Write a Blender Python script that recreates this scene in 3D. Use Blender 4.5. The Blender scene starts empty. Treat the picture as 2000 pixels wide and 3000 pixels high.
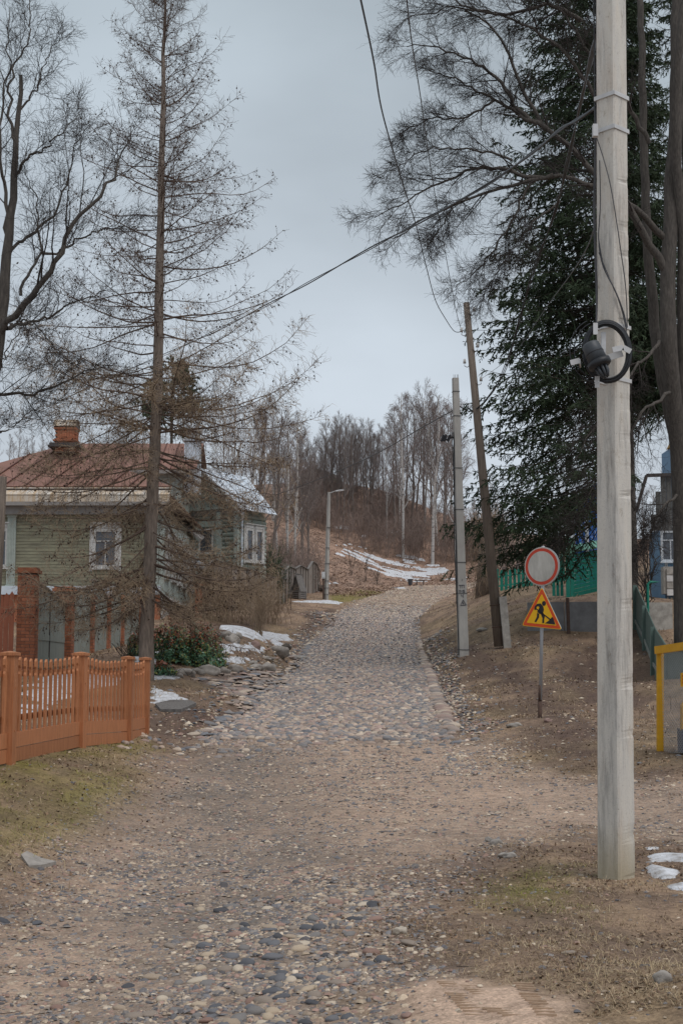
import bpy, math, random
import numpy as np
from mathutils import Vector

# ------------------------------------------------------------------ camera, sky, sun, exposure
scene = bpy.context.scene
COL = scene.collection
F_PX, HOR = 4167.0, 1977.0
PITCH = math.atan((HOR - 1500.0) / F_PX)
CAMZ = 1.6
cam_data = bpy.data.cameras.new('camera')
cam = bpy.data.objects.new('camera', cam_data)
COL.objects.link(cam)
cam.location = (0, 0, CAMZ)
cam.rotation_euler = (math.pi / 2 + PITCH, 0, 0)
cam_data.sensor_fit = 'VERTICAL'
cam_data.sensor_height = 36.0
cam_data.lens = 50.0
cam_data.clip_end = 3000
scene.camera = cam

SUN_EL, SUN_AZ = math.radians(58), math.radians(140)     # azimuth clockwise from +Y
world = bpy.data.worlds.new('World')
scene.world = world
world.use_nodes = True
wn, wl = world.node_tree.nodes, world.node_tree.links
for n in list(wn): wn.remove(n)
w_out = wn.new('ShaderNodeOutputWorld')
w_bg = wn.new('ShaderNodeBackground'); w_bg.inputs['Strength'].default_value = 0.1
w_sky = wn.new('ShaderNodeTexSky'); w_sky.sky_type = 'NISHITA'; w_sky.sun_disc = False
w_sky.sun_elevation = SUN_EL; w_sky.sun_rotation = SUN_AZ
w_sky.air_density = 1.0; w_sky.dust_density = 3.0; w_sky.ozone_density = 1.0
w_tc = wn.new('ShaderNodeTexCoord')
w_sep = wn.new('ShaderNodeSeparateXYZ'); wl.new(w_tc.outputs['Generated'], w_sep.inputs[0])
w_ramp = wn.new('ShaderNodeValToRGB')
e = w_ramp.color_ramp.elements
e[0].position = 0.0; e[0].color = (5.9, 6.35, 7.0, 1)
e[1].position = 1.0; e[1].color = (5.9, 6.2, 6.6, 1)
for p, c in ((0.16, (5.35, 5.95, 6.6)), (0.30, (4.6, 5.2, 5.8)), (0.45, (4.25, 4.9, 5.45)), (0.75, (5.2, 5.6, 6.1))):
    q = e.new(p); q.color = (*c, 1)
wl.new(w_sep.outputs['Z'], w_ramp.inputs[0])
w_noise = wn.new('ShaderNodeTexNoise'); w_noise.inputs['Scale'].default_value = 3.2
w_noise.inputs['Detail'].default_value = 5; w_noise.inputs['Roughness'].default_value = 0.45
w_map = wn.new('ShaderNodeMapping'); w_map.inputs['Scale'].default_value = (1, 1, 2.2)
wl.new(w_tc.outputs['Generated'], w_map.inputs[0]); wl.new(w_map.outputs[0], w_noise.inputs[0])
w_mr = wn.new('ShaderNodeMapRange'); w_mr.inputs[1].default_value = 0.3; w_mr.inputs[2].default_value = 0.7
w_mr.inputs[3].default_value = 0.82; w_mr.inputs[4].default_value = 1.16
wl.new(w_noise.outputs[0], w_mr.inputs[0])
w_mul = wn.new('ShaderNodeVectorMath'); w_mul.operation = 'SCALE'
wl.new(w_ramp.outputs[0], w_mul.inputs[0]); wl.new(w_mr.outputs[0], w_mul.inputs['Scale'])
w_mix = wn.new('ShaderNodeMix'); w_mix.data_type = 'RGBA'; w_mix.inputs[0].default_value = 0.99
wl.new(w_sky.outputs[0], w_mix.inputs[6]); wl.new(w_mul.outputs[0], w_mix.inputs[7])
wl.new(w_mix.outputs[2], w_bg.inputs['Color']); wl.new(w_bg.outputs[0], w_out.inputs[0])

sun_d = bpy.data.lights.new('sun', 'SUN'); sun_d.energy = 1.5; sun_d.angle = math.radians(38)
sun_d.color = (1.0, 0.945, 0.915)
sun = bpy.data.objects.new('sun', sun_d); COL.objects.link(sun)
sdir = Vector((math.sin(SUN_AZ) * math.cos(SUN_EL), math.cos(SUN_AZ) * math.cos(SUN_EL), math.sin(SUN_EL)))
sun.rotation_euler = sdir.to_track_quat('Z', 'Y').to_euler()
scene.view_settings.view_transform = 'Standard'
scene.view_settings.look = 'None'
scene.view_settings.exposure = 0.1
scene.view_settings.gamma = 1.0
scene.view_settings.use_curve_mapping = False

# ------------------------------------------------------------------ helpers
CP, SP = math.cos(PITCH), math.sin(PITCH)
def at(px, py, d):
    """a point of the place, from where it stands in the photograph and its distance in metres"""
    u = (px - 1000.0) / F_PX; v = (1500.0 - py) / F_PX
    y = CP - v * SP; z = SP + v * CP
    return np.array([u * d / y, d, CAMZ + z * d / y])
def pix(x, y, z):
    x, y, z = np.asarray(x, float), np.asarray(y, float), np.asarray(z, float) - CAMZ
    c = y * CP + z * SP; v = (-y * SP + z * CP) / c
    return 1000 + x / c * F_PX, 1500 - v * F_PX

WORLD = {}
def tagset(o, label=None, cat=None, group=None, kind=None):
    if label: o['label'] = label
    if cat: o['category'] = cat
    if group: o['group'] = group
    if kind: o['kind'] = kind
    return o
def link(o, parent=None, loc=None):
    COL.objects.link(o)
    if parent is not None: o.parent = parent
    return o
def empty(name, loc, label=None, cat=None, group=None):
    o = bpy.data.objects.new(name, None); COL.objects.link(o)
    o.empty_display_size = 0.2
    o.location = [float(c) for c in loc]; WORLD[o.name] = np.array(loc, float)
    return tagset(o, label, cat, group)
def wloc(o): return WORLD.get(o.name, np.zeros(3)) if o is not None else np.zeros(3)

def make_mesh(name, verts, faces=None, mats=(), smooth=False, cols=None, tris=None, quads=None, fcols=None, matidx=None):
    me = bpy.data.meshes.new(name)
    verts = np.asarray(verts, np.float32).reshape(-1, 3)
    if faces is not None:
        me.from_pydata([tuple(v) for v in verts.tolist()], [], faces)
    else:
        arrs = []; tot = []; nf = 0
        if quads is not None and len(quads):
            q = np.asarray(quads, np.int32).reshape(-1, 4); arrs.append(q.ravel()); tot.append(np.full(len(q), 4, np.int32))
        if tris is not None and len(tris):
            t = np.asarray(tris, np.int32).reshape(-1, 3); arrs.append(t.ravel()); tot.append(np.full(len(t), 3, np.int32))
        idx = np.concatenate(arrs); tt = np.concatenate(tot)
        start = np.concatenate(([0], np.cumsum(tt)[:-1])).astype(np.int32)
        me.vertices.add(len(verts)); me.vertices.foreach_set('co', verts.ravel())
        me.loops.add(len(idx)); me.loops.foreach_set('vertex_index', idx)
        me.polygons.add(len(tt)); me.polygons.foreach_set('loop_start', start)
        try: me.polygons.foreach_set('loop_total', tt)
        except Exception: pass
        me.update(calc_edges=True)
    for m in (mats if isinstance(mats, (list, tuple)) else [mats]): me.materials.append(m)
    if matidx is not None: me.polygons.foreach_set('material_index', np.asarray(matidx, np.int32))
    if smooth: me.polygons.foreach_set('use_smooth', np.ones(len(me.polygons), bool))
    if cols is not None:
        for nm, arr in cols.items():
            a = me.color_attributes.new(nm, 'FLOAT_COLOR', 'POINT')
            c = np.ones((len(verts), 4), np.float32); c[:, :arr.shape[1]] = arr
            a.data.foreach_set('color', c.ravel())
    me.update()
    return me
def obj(name, me, parent=None, loc=None, shift=True):
    """links a mesh written in world coordinates; under a parent its vertices are moved to the parent's origin"""
    o = bpy.data.objects.new(name, me)
    if parent is not None and shift:
        p = wloc(parent)
        if np.any(p):
            n = len(me.vertices); co = np.empty(n * 3, np.float32); me.vertices.foreach_get('co', co)
            co = (co.reshape(-1, 3) - p.astype(np.float32)); me.vertices.foreach_set('co', co.ravel()); me.update()
        o.parent = parent; COL.objects.link(o); WORLD[o.name] = p
    else:
        if parent is not None: o.parent = parent
        COL.objects.link(o)
        if loc is not None: o.location = [float(c) for c in loc]
        WORLD[o.name] = wloc(parent) + (np.array(loc, float) if loc is not None else 0)
    return o
def inst(name, me, parent, wpos, rot=(0, 0, 0), sc=(1, 1, 1)):
    o = bpy.data.objects.new(name, me); COL.objects.link(o)
    if parent is not None: o.parent = parent
    o.location = [float(c) for c in (np.array(wpos, float) - wloc(parent))]
    o.rotation_euler = rot; o.scale = sc
    return o

class MB:
    def __init__(s): s.v = []; s.f = []; s.m = []
    def add(s, v, f, m=0):
        b = len(s.v); s.v += [tuple(map(float, p)) for p in v]; s.f += [tuple(b + i for i in q) for q in f]; s.m += [m] * len(f)
    def hexa(s, c, m=0):       # 8 corners: bottom ring 0-3, top ring 4-7
        s.add(c, [(3, 2, 1, 0), (4, 5, 6, 7), (0, 1, 5, 4), (1, 2, 6, 5), (2, 3, 7, 6), (3, 0, 4, 7)], m)
    def box(s, c, size, rz=0.0, m=0):
        cx, cy, cz = c; a, b, h = [q / 2 for q in size]; co, si = math.cos(rz), math.sin(rz)
        L = []
        for z in (-h, h):
            for x, y in ((-a, -b), (a, -b), (a, b), (-a, b)):
                L.append((cx + x * co - y * si, cy + x * si + y * co, cz + z))
        s.hexa(L, m)
    def beam(s, p0, p1, w, h, up=(0, 0, 1), m=0):
        p0, p1 = np.array(p0, float), np.array(p1, float); t = p1 - p0; t /= np.linalg.norm(t)
        r = np.cross(t, np.array(up, float)); r /= np.linalg.norm(r) + 1e-9; u = np.cross(r, t)
        L = []
        for z in (-h / 2, h / 2):
            for p, q in ((p0, -1), (p0, 1), (p1, 1), (p1, -1)): L.append(p + r * q * w / 2 + u * z)
        s.hexa(L, m)
    def tube(s, pts, r, n=8, cap=True, m=0):
        pts = np.asarray(pts, float); r = np.broadcast_to(np.asarray(r, float), (len(pts),))
        V, Q = tubes(pts[None], r[None], n); s.add(V, Q.tolist(), m)
        if cap:
            b = len(s.v) - len(V); s.f.append(tuple(b + i for i in range(n))[::-1]); s.m.append(m)
            s.f.append(tuple(len(s.v) - n + i for i in range(n))); s.m.append(m)
    def prism(s, poly, o, ux, uy, th, m=0):
        """polygon (u,v) in the plane o + u*ux + v*uy, thickness th along the normal"""
        o, ux, uy = np.array(o, float), np.array(ux, float), np.array(uy, float)
        nrm = np.cross(ux, uy); nrm = nrm / np.linalg.norm(nrm) * th; n = len(poly)
        A = [o + ux * p[0] + uy * p[1] for p in poly]; B = [a + nrm for a in A]
        s.add(A + B, [tuple(range(n))[::-1], tuple(range(n, 2 * n))] + [(i, (i + 1) % n, n + (i + 1) % n, n + i) for i in range(n)], m)
    def mesh(s, name, mats, smooth=False):
        return make_mesh(name, s.v, s.f, mats, smooth, matidx=s.m if len(set(s.m)) > 1 else None)
    def build(s, name, mats, parent=None, smooth=False):
        return obj(name, s.mesh(name, mats, smooth), parent)

def norm(a): return a / (np.linalg.norm(a, axis=-1, keepdims=True) + 1e-12)
def tubes(P, R, S=3):
    """P (n,k,3), R (n,k) -> verts, quads; all vectorised"""
    P = np.asarray(P, float); R = np.asarray(R, float); n, k, _ = P.shape
    T = np.empty_like(P); T[:, 1:-1] = P[:, 2:] - P[:, :-2]; T[:, 0] = P[:, 1] - P[:, 0]; T[:, -1] = P[:, -1] - P[:, -2]
    T = norm(T)
    main = norm(P[:, -1] - P[:, 0])
    ref = np.where(np.abs(main[:, 2:3]) > 0.85, np.array([[1.0, 0, 0]]), np.array([[0, 0, 1.0]]))[:, None, :]
    U = norm(np.cross(T, np.broadcast_to(ref, T.shape))); V = np.cross(T, U)
    if S == 2:      # the very finest twigs: one narrow strip each, turned at random
        a = (np.arange(n) * 2.399963 % math.pi)[:, None, None]; side = (U * np.cos(a) + V * np.sin(a)) * R[..., None] * 1.25
        W = np.stack([P - side, P + side], 2); base = (np.arange(n)[:, None] * k + np.arange(k - 1)[None]) * 2
        return W.reshape(-1, 3), np.stack([base, base + 1, base + 3, base + 2], -1).reshape(-1, 4)
    a = np.arange(S) * 2 * math.pi / S
    ring = U[:, :, None, :] * np.cos(a)[None, None, :, None] + V[:, :, None, :] * np.sin(a)[None, None, :, None]
    W = P[:, :, None, :] + ring * R[:, :, None, None]
    base = (np.arange(n)[:, None, None] * k + np.arange(k - 1)[None, :, None]) * S
    i = np.arange(S)[None, None, :]; j = (i + 1) % S
    Q = np.stack([base + i, base + j, base + S + j, base + S + i], -1)
    return W.reshape(-1, 3), Q.reshape(-1, 4)
def join(parts):
    V = []; Q = []; b = 0
    for v, q in parts: V.append(v); Q.append(q + b); b += len(v)
    return np.concatenate(V), np.concatenate(Q)

def hash2(i, j, s):
    h = (i.astype(np.int64) * 374761393 + j.astype(np.int64) * 668265263 + s * 982451653) & 0x7fffffff
    h = ((h ^ (h >> 13)) * 1274126177) & 0x7fffffff
    return ((h ^ (h >> 16)) & 0xffff) / 65535.0
def vnoise(x, y, s=0):
    x = np.asarray(x, float); y = np.asarray(y, float)
    i = np.floor(x); j = np.floor(y); fx = x - i; fy = y - j; fx = fx * fx * (3 - 2 * fx); fy = fy * fy * (3 - 2 * fy)
    a = hash2(i, j, s); b = hash2(i + 1, j, s); c = hash2(i, j + 1, s); d = hash2(i + 1, j + 1, s)
    return (a * (1 - fx) + b * fx) * (1 - fy) + (c * (1 - fx) + d * fx) * fy
def fbm(x, y, s=0, o=4):
    t = 0; a = 0.5; n = 0
    for k in range(o):
        t = t + a * vnoise(x * 2 ** k, y * 2 ** k, s + k); n += a; a *= 0.5
    return t / n
def sstep(a, b, x):
    t = np.clip((x - a) / (b - a), 0, 1); return t * t * (3 - 2 * t)
def inpoly(x, y, poly):
    """signed-ish distance: >0 inside, distance to the outline in metres"""
    x = np.asarray(x, float); y = np.asarray(y, float); ins = np.zeros(x.shape, bool); dist = np.full(x.shape, 1e9)
    n = len(poly)
    for a in range(n):
        x0, y0 = poly[a][:2]; x1, y1 = poly[(a + 1) % n][:2]
        c = ((y0 > y) != (y1 > y)) & (x < (x1 - x0) * (y - y0) / ((y1 - y0) + 1e-12) + x0); ins ^= c
        dx, dy = x1 - x0, y1 - y0; t = np.clip(((x - x0) * dx + (y - y0) * dy) / (dx * dx + dy * dy + 1e-12), 0, 1)
        dist = np.minimum(dist, np.hypot(x - x0 - t * dx, y - y0 - t * dy))
    return np.where(ins, dist, -dist)

# ------------------------------------------------------------------ materials
def nodes(name):
    m = bpy.data.materials.new(name); m.use_nodes = True; nt = m.node_tree
    b = nt.nodes['Principled BSDF']; return m, nt, b
def _noise(nt, scale, detail=4, rough=0.6, vec=None, stretch=None):
    n = nt.nodes.new('ShaderNodeTexNoise'); n.inputs['Scale'].default_value = scale
    n.inputs['Detail'].default_value = detail; n.inputs['Roughness'].default_value = rough
    if vec is None:
        tc = nt.nodes.new('ShaderNodeTexCoord'); vec = tc.outputs['Object']
    if stretch:
        mp = nt.nodes.new('ShaderNodeMapping'); mp.inputs['Scale'].default_value = stretch
        nt.links.new(vec, mp.inputs[0]); vec = mp.outputs[0]
    nt.links.new(vec, n.inputs['Vector']); return n.outputs[0]
def _ramp(nt, fac, stops):
    r = nt.nodes.new('ShaderNodeValToRGB'); el = r.color_ramp.elements
    while len(el) < len(stops): el.new(0.5)
    for i, (p, c) in enumerate(stops): el[i].position = p; el[i].color = (*c, 1)
    nt.links.new(fac, r.inputs[0]); return r.outputs[0]
def _mix(nt, fac, a, b, mode='MIX'):
    m = nt.nodes.new('ShaderNodeMix'); m.data_type = 'RGBA'; m.blend_type = mode
    for sock, val in ((m.inputs[0], fac), (m.inputs[6], a), (m.inputs[7], b)):
        if isinstance(val, (int, float)): sock.default_value = val
        elif isinstance(val, tuple): sock.default_value = (*val, 1)
        else: nt.links.new(val, sock)
    return m.outputs[2]
def _bump(nt, bsdf, h, strength, dist=0.02):
    b = nt.nodes.new('ShaderNodeBump'); b.inputs['Strength'].default_value = strength; b.inputs['Distance'].default_value = dist
    nt.links.new(h, b.inputs['Height']); nt.links.new(b.outputs[0], bsdf.inputs['Normal'])
def _rand(nt, lo=0.8, hi=1.2):
    oi = nt.nodes.new('ShaderNodeObjectInfo'); mr = nt.nodes.new('ShaderNodeMapRange')
    mr.inputs[3].default_value = lo; mr.inputs[4].default_value = hi
    nt.links.new(oi.outputs['Random'], mr.inputs[0]); return mr.outputs[0]
def mat(name, c1, c2=None, scale=6, rough=0.85, bump=0.3, stretch=None, c3=None, pos=(0.35, 0.65), rnd=0.0, metal=0.0, dist=0.01, spec=0.3, detail=5):
    m, nt, b = nodes(name); c2 = c2 or tuple(x * 0.75 for x in c1)
    f = _noise(nt, scale, detail, 0.65, None, stretch)
    stops = [(pos[0], c1), (pos[1], c2)] + ([(min(pos[1] + 0.12, 1), c3)] if c3 else [])
    col = _ramp(nt, f, stops)
    if rnd:
        col = _mix(nt, 1.0, col, _comb(nt, _rand(nt, 1 - rnd, 1 + rnd)), 'MULTIPLY')
    nt.links.new(col, b.inputs['Base Color']); b.inputs['Roughness'].default_value = rough
    b.inputs['Metallic'].default_value = metal; b.inputs['Specular IOR Level'].default_value = spec
    if bump:
        f2 = _noise(nt, scale * 3.1, 4, 0.7, None, stretch); _bump(nt, b, f2, bump, dist)
    return m
def _comb(nt, v):
    c = nt.nodes.new('ShaderNodeCombineColor')
    for i in range(3): nt.links.new(v, c.inputs[i])
    return c.outputs[0]
def attrmat(name, rough=0.85, noise=0.25, scale=20, bump=0.3, spec=0.3, dist=0.005, attr='Col'):
    m, nt, b = nodes(name)
    a = nt.nodes.new('ShaderNodeVertexColor'); a.layer_name = attr
    f = _noise(nt, scale, 4)
    g = _ramp(nt, f, [(0.3, (1 - noise,) * 3), (0.7, (1 + noise,) * 3)])
    nt.links.new(_mix(nt, 1.0, a.outputs[0], g, 'MULTIPLY'), b.inputs['Base Color'])
    b.inputs['Roughness'].default_value = rough; b.inputs['Specular IOR Level'].default_value = spec
    if bump: _bump(nt, b, _noise(nt, scale * 2.5, 3), bump, dist)
    return m
# ------------------------------------------------------------------ ground heights
ROAD_D = np.array([-10, 7, 12, 16, 20, 24, 28, 34, 43, 48, 57, 68, 82, 98, 118, 140, 170])
ROAD_Z = np.array([-.05, 0, .03, .12, .30, .50, .71, 1.0, 1.6, 1.91, 2.65, 3.67, 5.08, 6.8, 8.9, 10.9, 13.0])
def road_z(d): return np.interp(d, ROAD_D, ROAD_Z)
# left and right edge of the carriageway (d, x)
EDGE_R = np.array([(a[1], a[0]) for a in [at(px, 1977 - (z - 1.6) / d * 4167, d) for px, d, z in
    [(1500, 14, .06), (1420, 19, .26), (1330, 23, .45), (1302, 28, .71), (1280, 33, .95), (1258, 43, 1.6), (1240, 50, 2.05), (1226, 60, 2.9), (1222, 72, 4.0), (1240, 84, 5.3), (1290, 98, 6.8), (1390, 112, 8.3), (1500, 135, 10.5)]]])
EDGE_L = np.array([(a[1], a[0]) for a in [at(px, 1977 - (z - 1.6) / d * 4167, d) for px, d, z in
    [(-150, 9, 0), (150, 12, .03), (330, 15, .1), (440, 18, .2), (530, 21.5, .36), (610, 25, .55), (690, 29, .75), (770, 34, 1.0), (835, 41, 1.5), (880, 50, 2.05), (915, 60, 2.9), (960, 72, 4.0), (1000, 84, 5.3), (1070, 98, 6.8), (1180, 118, 8.9), (1320, 140, 10.9)]]])
def edge_r(d): return np.interp(d, EDGE_R[:, 0], EDGE_R[:, 1])
def edge_l(d): return np.interp(d, EDGE_L[:, 0], EDGE_L[:, 1])
ctrl = []
for d in (-8, -2, 4, 8, 12, 16, 20, 24, 28, 34, 43, 50, 57, 68, 82, 98, 118, 138):
    z = float(road_z(d)); l, r = float(edge_l(d)), float(edge_r(d))
    if d < 10: l, r = -3.5, 2.0
    for t in (0.04, 0.5, 0.96): ctrl.append((l + (r - l) * t, d, z + (0.03 if t == .5 and d > 20 else 0)))
PTS = [  # px, py, distance
    # left verge and garden
    (25, 2240, 16.4), (230, 2192, 19.3), (370, 2175, 21.4), (430, 2165, 22.5), (0, 2450, 12.2), (300, 2300, 16.4), (150, 2370, 14.5),
    (500, 2190, 22.6), (600, 2090, 27), (700, 2062, 29), (600, 2030, 30), (425, 1990, 32), (500, 2045, 28.5), (450, 2090, 26.5), (520, 1952, 35), (620, 1975, 35.5),
    (680, 1937, 38), (700, 1903, 41), (760, 1868, 44), (650, 1850, 55), (730, 1805, 68), (830, 1762, 84), (900, 1762, 86), (958, 1757, 90),
    (600, 1800, 62), (560, 1830, 52), (500, 1850, 48), (900, 1800, 72), (960, 1735, 105), (1050, 1728, 115), (1150, 1725, 122),
    (700, 1700, 100), (500, 1700, 95), (200, 1650, 90), (100, 1900, 42), (-200, 1950, 40), (-300, 1850, 55), (0, 1800, 60), (300, 1830, 56), (250, 1915, 41), (350, 1905, 47), (405, 1890, 50),
    # hill
    (1000, 1600, 150), (1330, 1690, 148), (1100, 1650, 149), (960, 1540, 168), (1200, 1600, 165), (900, 1420, 185), (1100, 1440, 185), (1250, 1500, 185), (1380, 1600, 175),
    (700, 1500, 160), (500, 1420, 185), (200, 1400, 190), (-200, 1400, 190), (800, 1640, 125), (400, 1590, 120), (100, 1560, 120),
    (1500, 1670, 120), (1700, 1640, 110), (1900, 1620, 100), (2200, 1600, 100), (1600, 1600, 170), (1900, 1580, 170), (1400, 1660, 150),
    # right bank
    (1340, 2040, 35), (1330, 1980, 41), (1355, 1920, 44), (1457, 1905, 44.5), (1500, 1930, 42), (1290, 1850, 56), (1330, 1860, 52), (1400, 1800, 62), (1420, 1735, 80), (1400, 2050, 31),
    (1580, 2105, 25), (1500, 2150, 23.5), (1700, 2100, 26), (1450, 2100, 28), (1600, 2000, 33), (1600, 1900, 42), (1650, 1862, 47.3), (1740, 1860, 47.3), (1540, 1862, 47.5),
    (1640, 1768, 51), (1760, 1766, 51), (1860, 1760, 52), (1650, 1757, 58), (1750, 1750, 60), (1500, 1790, 56), (1460, 1735, 70), (1640, 1708, 75), (1560, 1720, 72),
    (1862, 1850, 47), (1895, 1910, 42.5), (1920, 1985, 38), (1800, 1950, 41), (1800, 2100, 28), (2000, 1885, 39), (2100, 1830, 48), (1990, 1760, 56), (2200, 1760, 62), (2000, 1990, 32), (2150, 1960, 35),
    (1922, 2200, 20.5), (1990, 2235, 19), (2150, 2230, 20), (1800, 2250, 19.5), (1950, 2420, 14.9), (1700, 2330, 17), (2200, 2400, 15), (1600, 2500, 12.6),
    (1800, 2570, 11.2), (1960, 2560, 11.2), (2100, 2560, 11), (1950, 2850, 6.6), (1700, 2700, 9), (2200, 2800, 7)]
for p in PTS: ctrl.append(tuple(at(*p)))
ctrl += [(-30, 10, .8), (-14, 12, .55), (-8, 5, .2), (-12, -8, .3), (30, 10, .6), (12, -8, .2), (-60, 60, 5), (60, 60, 8), (-30, 30, 2.0), (30, 30, 2.6), (16, 20, .9),
         (-200, 220, 25), (-60, 230, 25), (0, 230, 25), (60, 230, 21), (200, 220, 20), (-110, 120, 12), (110, 120, 14), (0, 320, 22), (250, 400, 20), (-250, 400, 22), (0, 450, 20), (-30, -40, 0), (30, -40, 0)]
ctrl = np.array(ctrl)
def warp(x, y):
    yy = np.maximum(y, -30) + 42.0
    return np.clip(x / yy, -1.1, 1.1) * 3.2, np.log(yy) * 1.6
def _k(r2): return 0.5 * r2 * np.log(r2 + 1e-12)
CA, CB = warp(ctrl[:, 0], ctrl[:, 1])
_n = len(ctrl); _r2 = (CA[:, None] - CA) ** 2 + (CB[:, None] - CB) ** 2
_w = 1.0 / (1 + ctrl[:, 1].clip(0) * 0.02)
_A = np.zeros((_n + 3, _n + 3)); _A[:_n, :_n] = _k(_r2) + np.eye(_n) * 2e-5
_Pm = np.stack([np.ones(_n), CA, CB], 1); _A[:_n, _n:] = _Pm; _A[_n:, :_n] = _Pm.T
_sol = np.linalg.solve(_A, np.concatenate([ctrl[:, 2], np.zeros(3)]))
def tps(x, y):
    x = np.asarray(x, float); y = np.asarray(y, float); sh = x.shape; x = x.ravel(); y = y.ravel(); out = np.empty(len(x))
    for s in range(0, len(x), 20000):
        a, b = warp(x[s:s + 20000], y[s:s + 20000])
        r2 = (a[:, None] - CA) ** 2 + (b[:, None] - CB) ** 2
        out[s:s + 20000] = _k(r2) @ _sol[:_n] + _sol[_n] + _sol[_n + 1] * a + _sol[_n + 2] * b
    return out.reshape(sh)
def on_road(x, y, soft=0.25):
    w = (fbm(x * 1.3, y * 0.8, 71, 3) - .5) * 0.5
    return sstep(-soft, soft, np.minimum(x - edge_l(y) + w, edge_r(y) - x + w))
def height(x, y):
    x = np.asarray(x, float); y = np.asarray(y, float)
    z = tps(x, y); r = on_road(x, y, 0.3) * sstep(16, 24, y) * sstep(125, 108, y)
    z = z * (1 - r) + (road_z(y) + 0.03) * r
    amp = 0.05 + 0.16 * sstep(30, 120, y) * (1 - r)
    z = z + (fbm(x * .9, y * .9, 5, 4) - .5) * amp * (1 - .75 * r) + (fbm(x * 3.5, y * 3.5, 9, 3) - .5) * 0.045 * (1 - .5 * r)
    # the shallow wheel ruts and the drop beside the right kerb
    z = z - 0.08 * np.exp(-((x - edge_r(y) - .25) / .22) ** 2) * sstep(24, 30, y) * sstep(62, 50, y)
    return z
def ground(x, y): return float(height(np.array([x]), np.array([y]))[0])
def gat(px, py, d):
    """world point on the ground below the photo direction px at distance d"""
    p = at(px, py, d); p[2] = ground(p[0], p[1]); return p

# ------------------------------------------------------------------ ground cover zones
def polyw(lst):    # outline given by (px, py, d)
    return [tuple(at(*p)[:2]) for p in lst]
def polyg(lst):
    """outline given by photo points on the ground: the distance is found by walking the ray to the ground"""
    out = []
    ds = np.concatenate([np.linspace(5, 40, 700), np.linspace(40.1, 200, 900)])
    for px, py in lst:
        P = np.array([at(px, py, d) for d in ds]); h = tps(P[:, 0], P[:, 1]); k = np.argmax(P[:, 2] < h)
        if not (P[:, 2] < h).any(): k = len(ds) - 1
        out.append((P[k, 0], P[k, 1]))
    return out
SAND = polyg([(1180, 2905), (1290, 2880), (1500, 2885), (1640, 2920), (1690, 2975), (1680, 3080), (1200, 3080), (1170, 2960)])
MOSS = [polyg([(0, 2250), (60, 2235), (240, 2195), (430, 2170), (480, 2190), (300, 2215), (120, 2240), (60, 2290), (0, 2330)]),
        polyg([(200, 2290), (300, 2240), (420, 2260), (430, 2330), (330, 2400), (180, 2460), (0, 2560), (-80, 2480), (60, 2400), (150, 2360)]),
        polyg([(960, 1745), (1060, 1728), (1130, 1735), (1040, 1760), (965, 1770)]),
        polyg([(1500, 2560), (1600, 2530), (1620, 2600), (1500, 2680), (1430, 2660)])]
MUD = [polyg([(1080, 2500), (1300, 2480), (1350, 2700), (1250, 2890), (1130, 2890), (1040, 2650)]),
       polyg([(1640, 1900), (1760, 1880), (1860, 1860), (1915, 2010), (1900, 2080), (1700, 2060), (1620, 2000)]),
       polyg([(1300, 1880), (1340, 1880), (1480, 1930), (1620, 2010), (1760, 2120), (1740, 2250), (1640, 2240), (1620, 2120), (1480, 2010), (1330, 1930)]),
       polyg([(330, 2420), (430, 2290), (560, 2190), (620, 2200), (560, 2290), (430, 2440), (250, 2560), (150, 2560)]),
       polyg([(0, 2590), (250, 2480), (420, 2340), (560, 2230), (640, 2220), (500, 2340), (300, 2530), (0, 2740)]),
       polyg([(450, 2085), (640, 2070), (760, 2060), (700, 2100), (500, 2170), (440, 2165)]),
       polyg([(590, 1830), (760, 1800), (780, 1830), (700, 1880), (600, 1870)]),
       polyg([(860, 1860), (960, 1780), (990, 1790), (900, 1880)]),
       polyg([(1275, 2040), (1240, 1960), (1225, 1850), (1260, 1880), (1300, 2000), (1340, 2100)]),
       polyg([(1230, 2480), (1400, 2450), (1520, 2520), (1420, 2600), (1330, 2720), (1240, 2640)]),
       polyg([(1800, 2250), (1980, 2280), (2080, 2330), (1900, 2330)]),
       polyg([(1460, 2640), (1600, 2660), (1640, 2800), (1700, 2900), (1640, 3010), (1480, 2860)])]
GREY = polyg([(350, 2700), (500, 2350), (620, 2210), (850, 2190), (900, 2350), (930, 2600), (1150, 2800), (1180, 3050), (200, 3050)])
TAN = polyg([(900, 2180), (1300, 2160), (1500, 2260), (1750, 2330), (1720, 2420), (1350, 2420), (1200, 2500), (1000, 2450), (900, 2300)])
CROSS = polyg([(1300, 2170), (1500, 2270), (1780, 2290), (2100, 2290), (2100, 2480), (1700, 2420), (1400, 2430), (1250, 2330)])
DRIVE = polyg([(560, 1988), (640, 1972), (760, 1963), (860, 1965), (800, 2060), (700, 2050), (620, 2010)])
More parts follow.
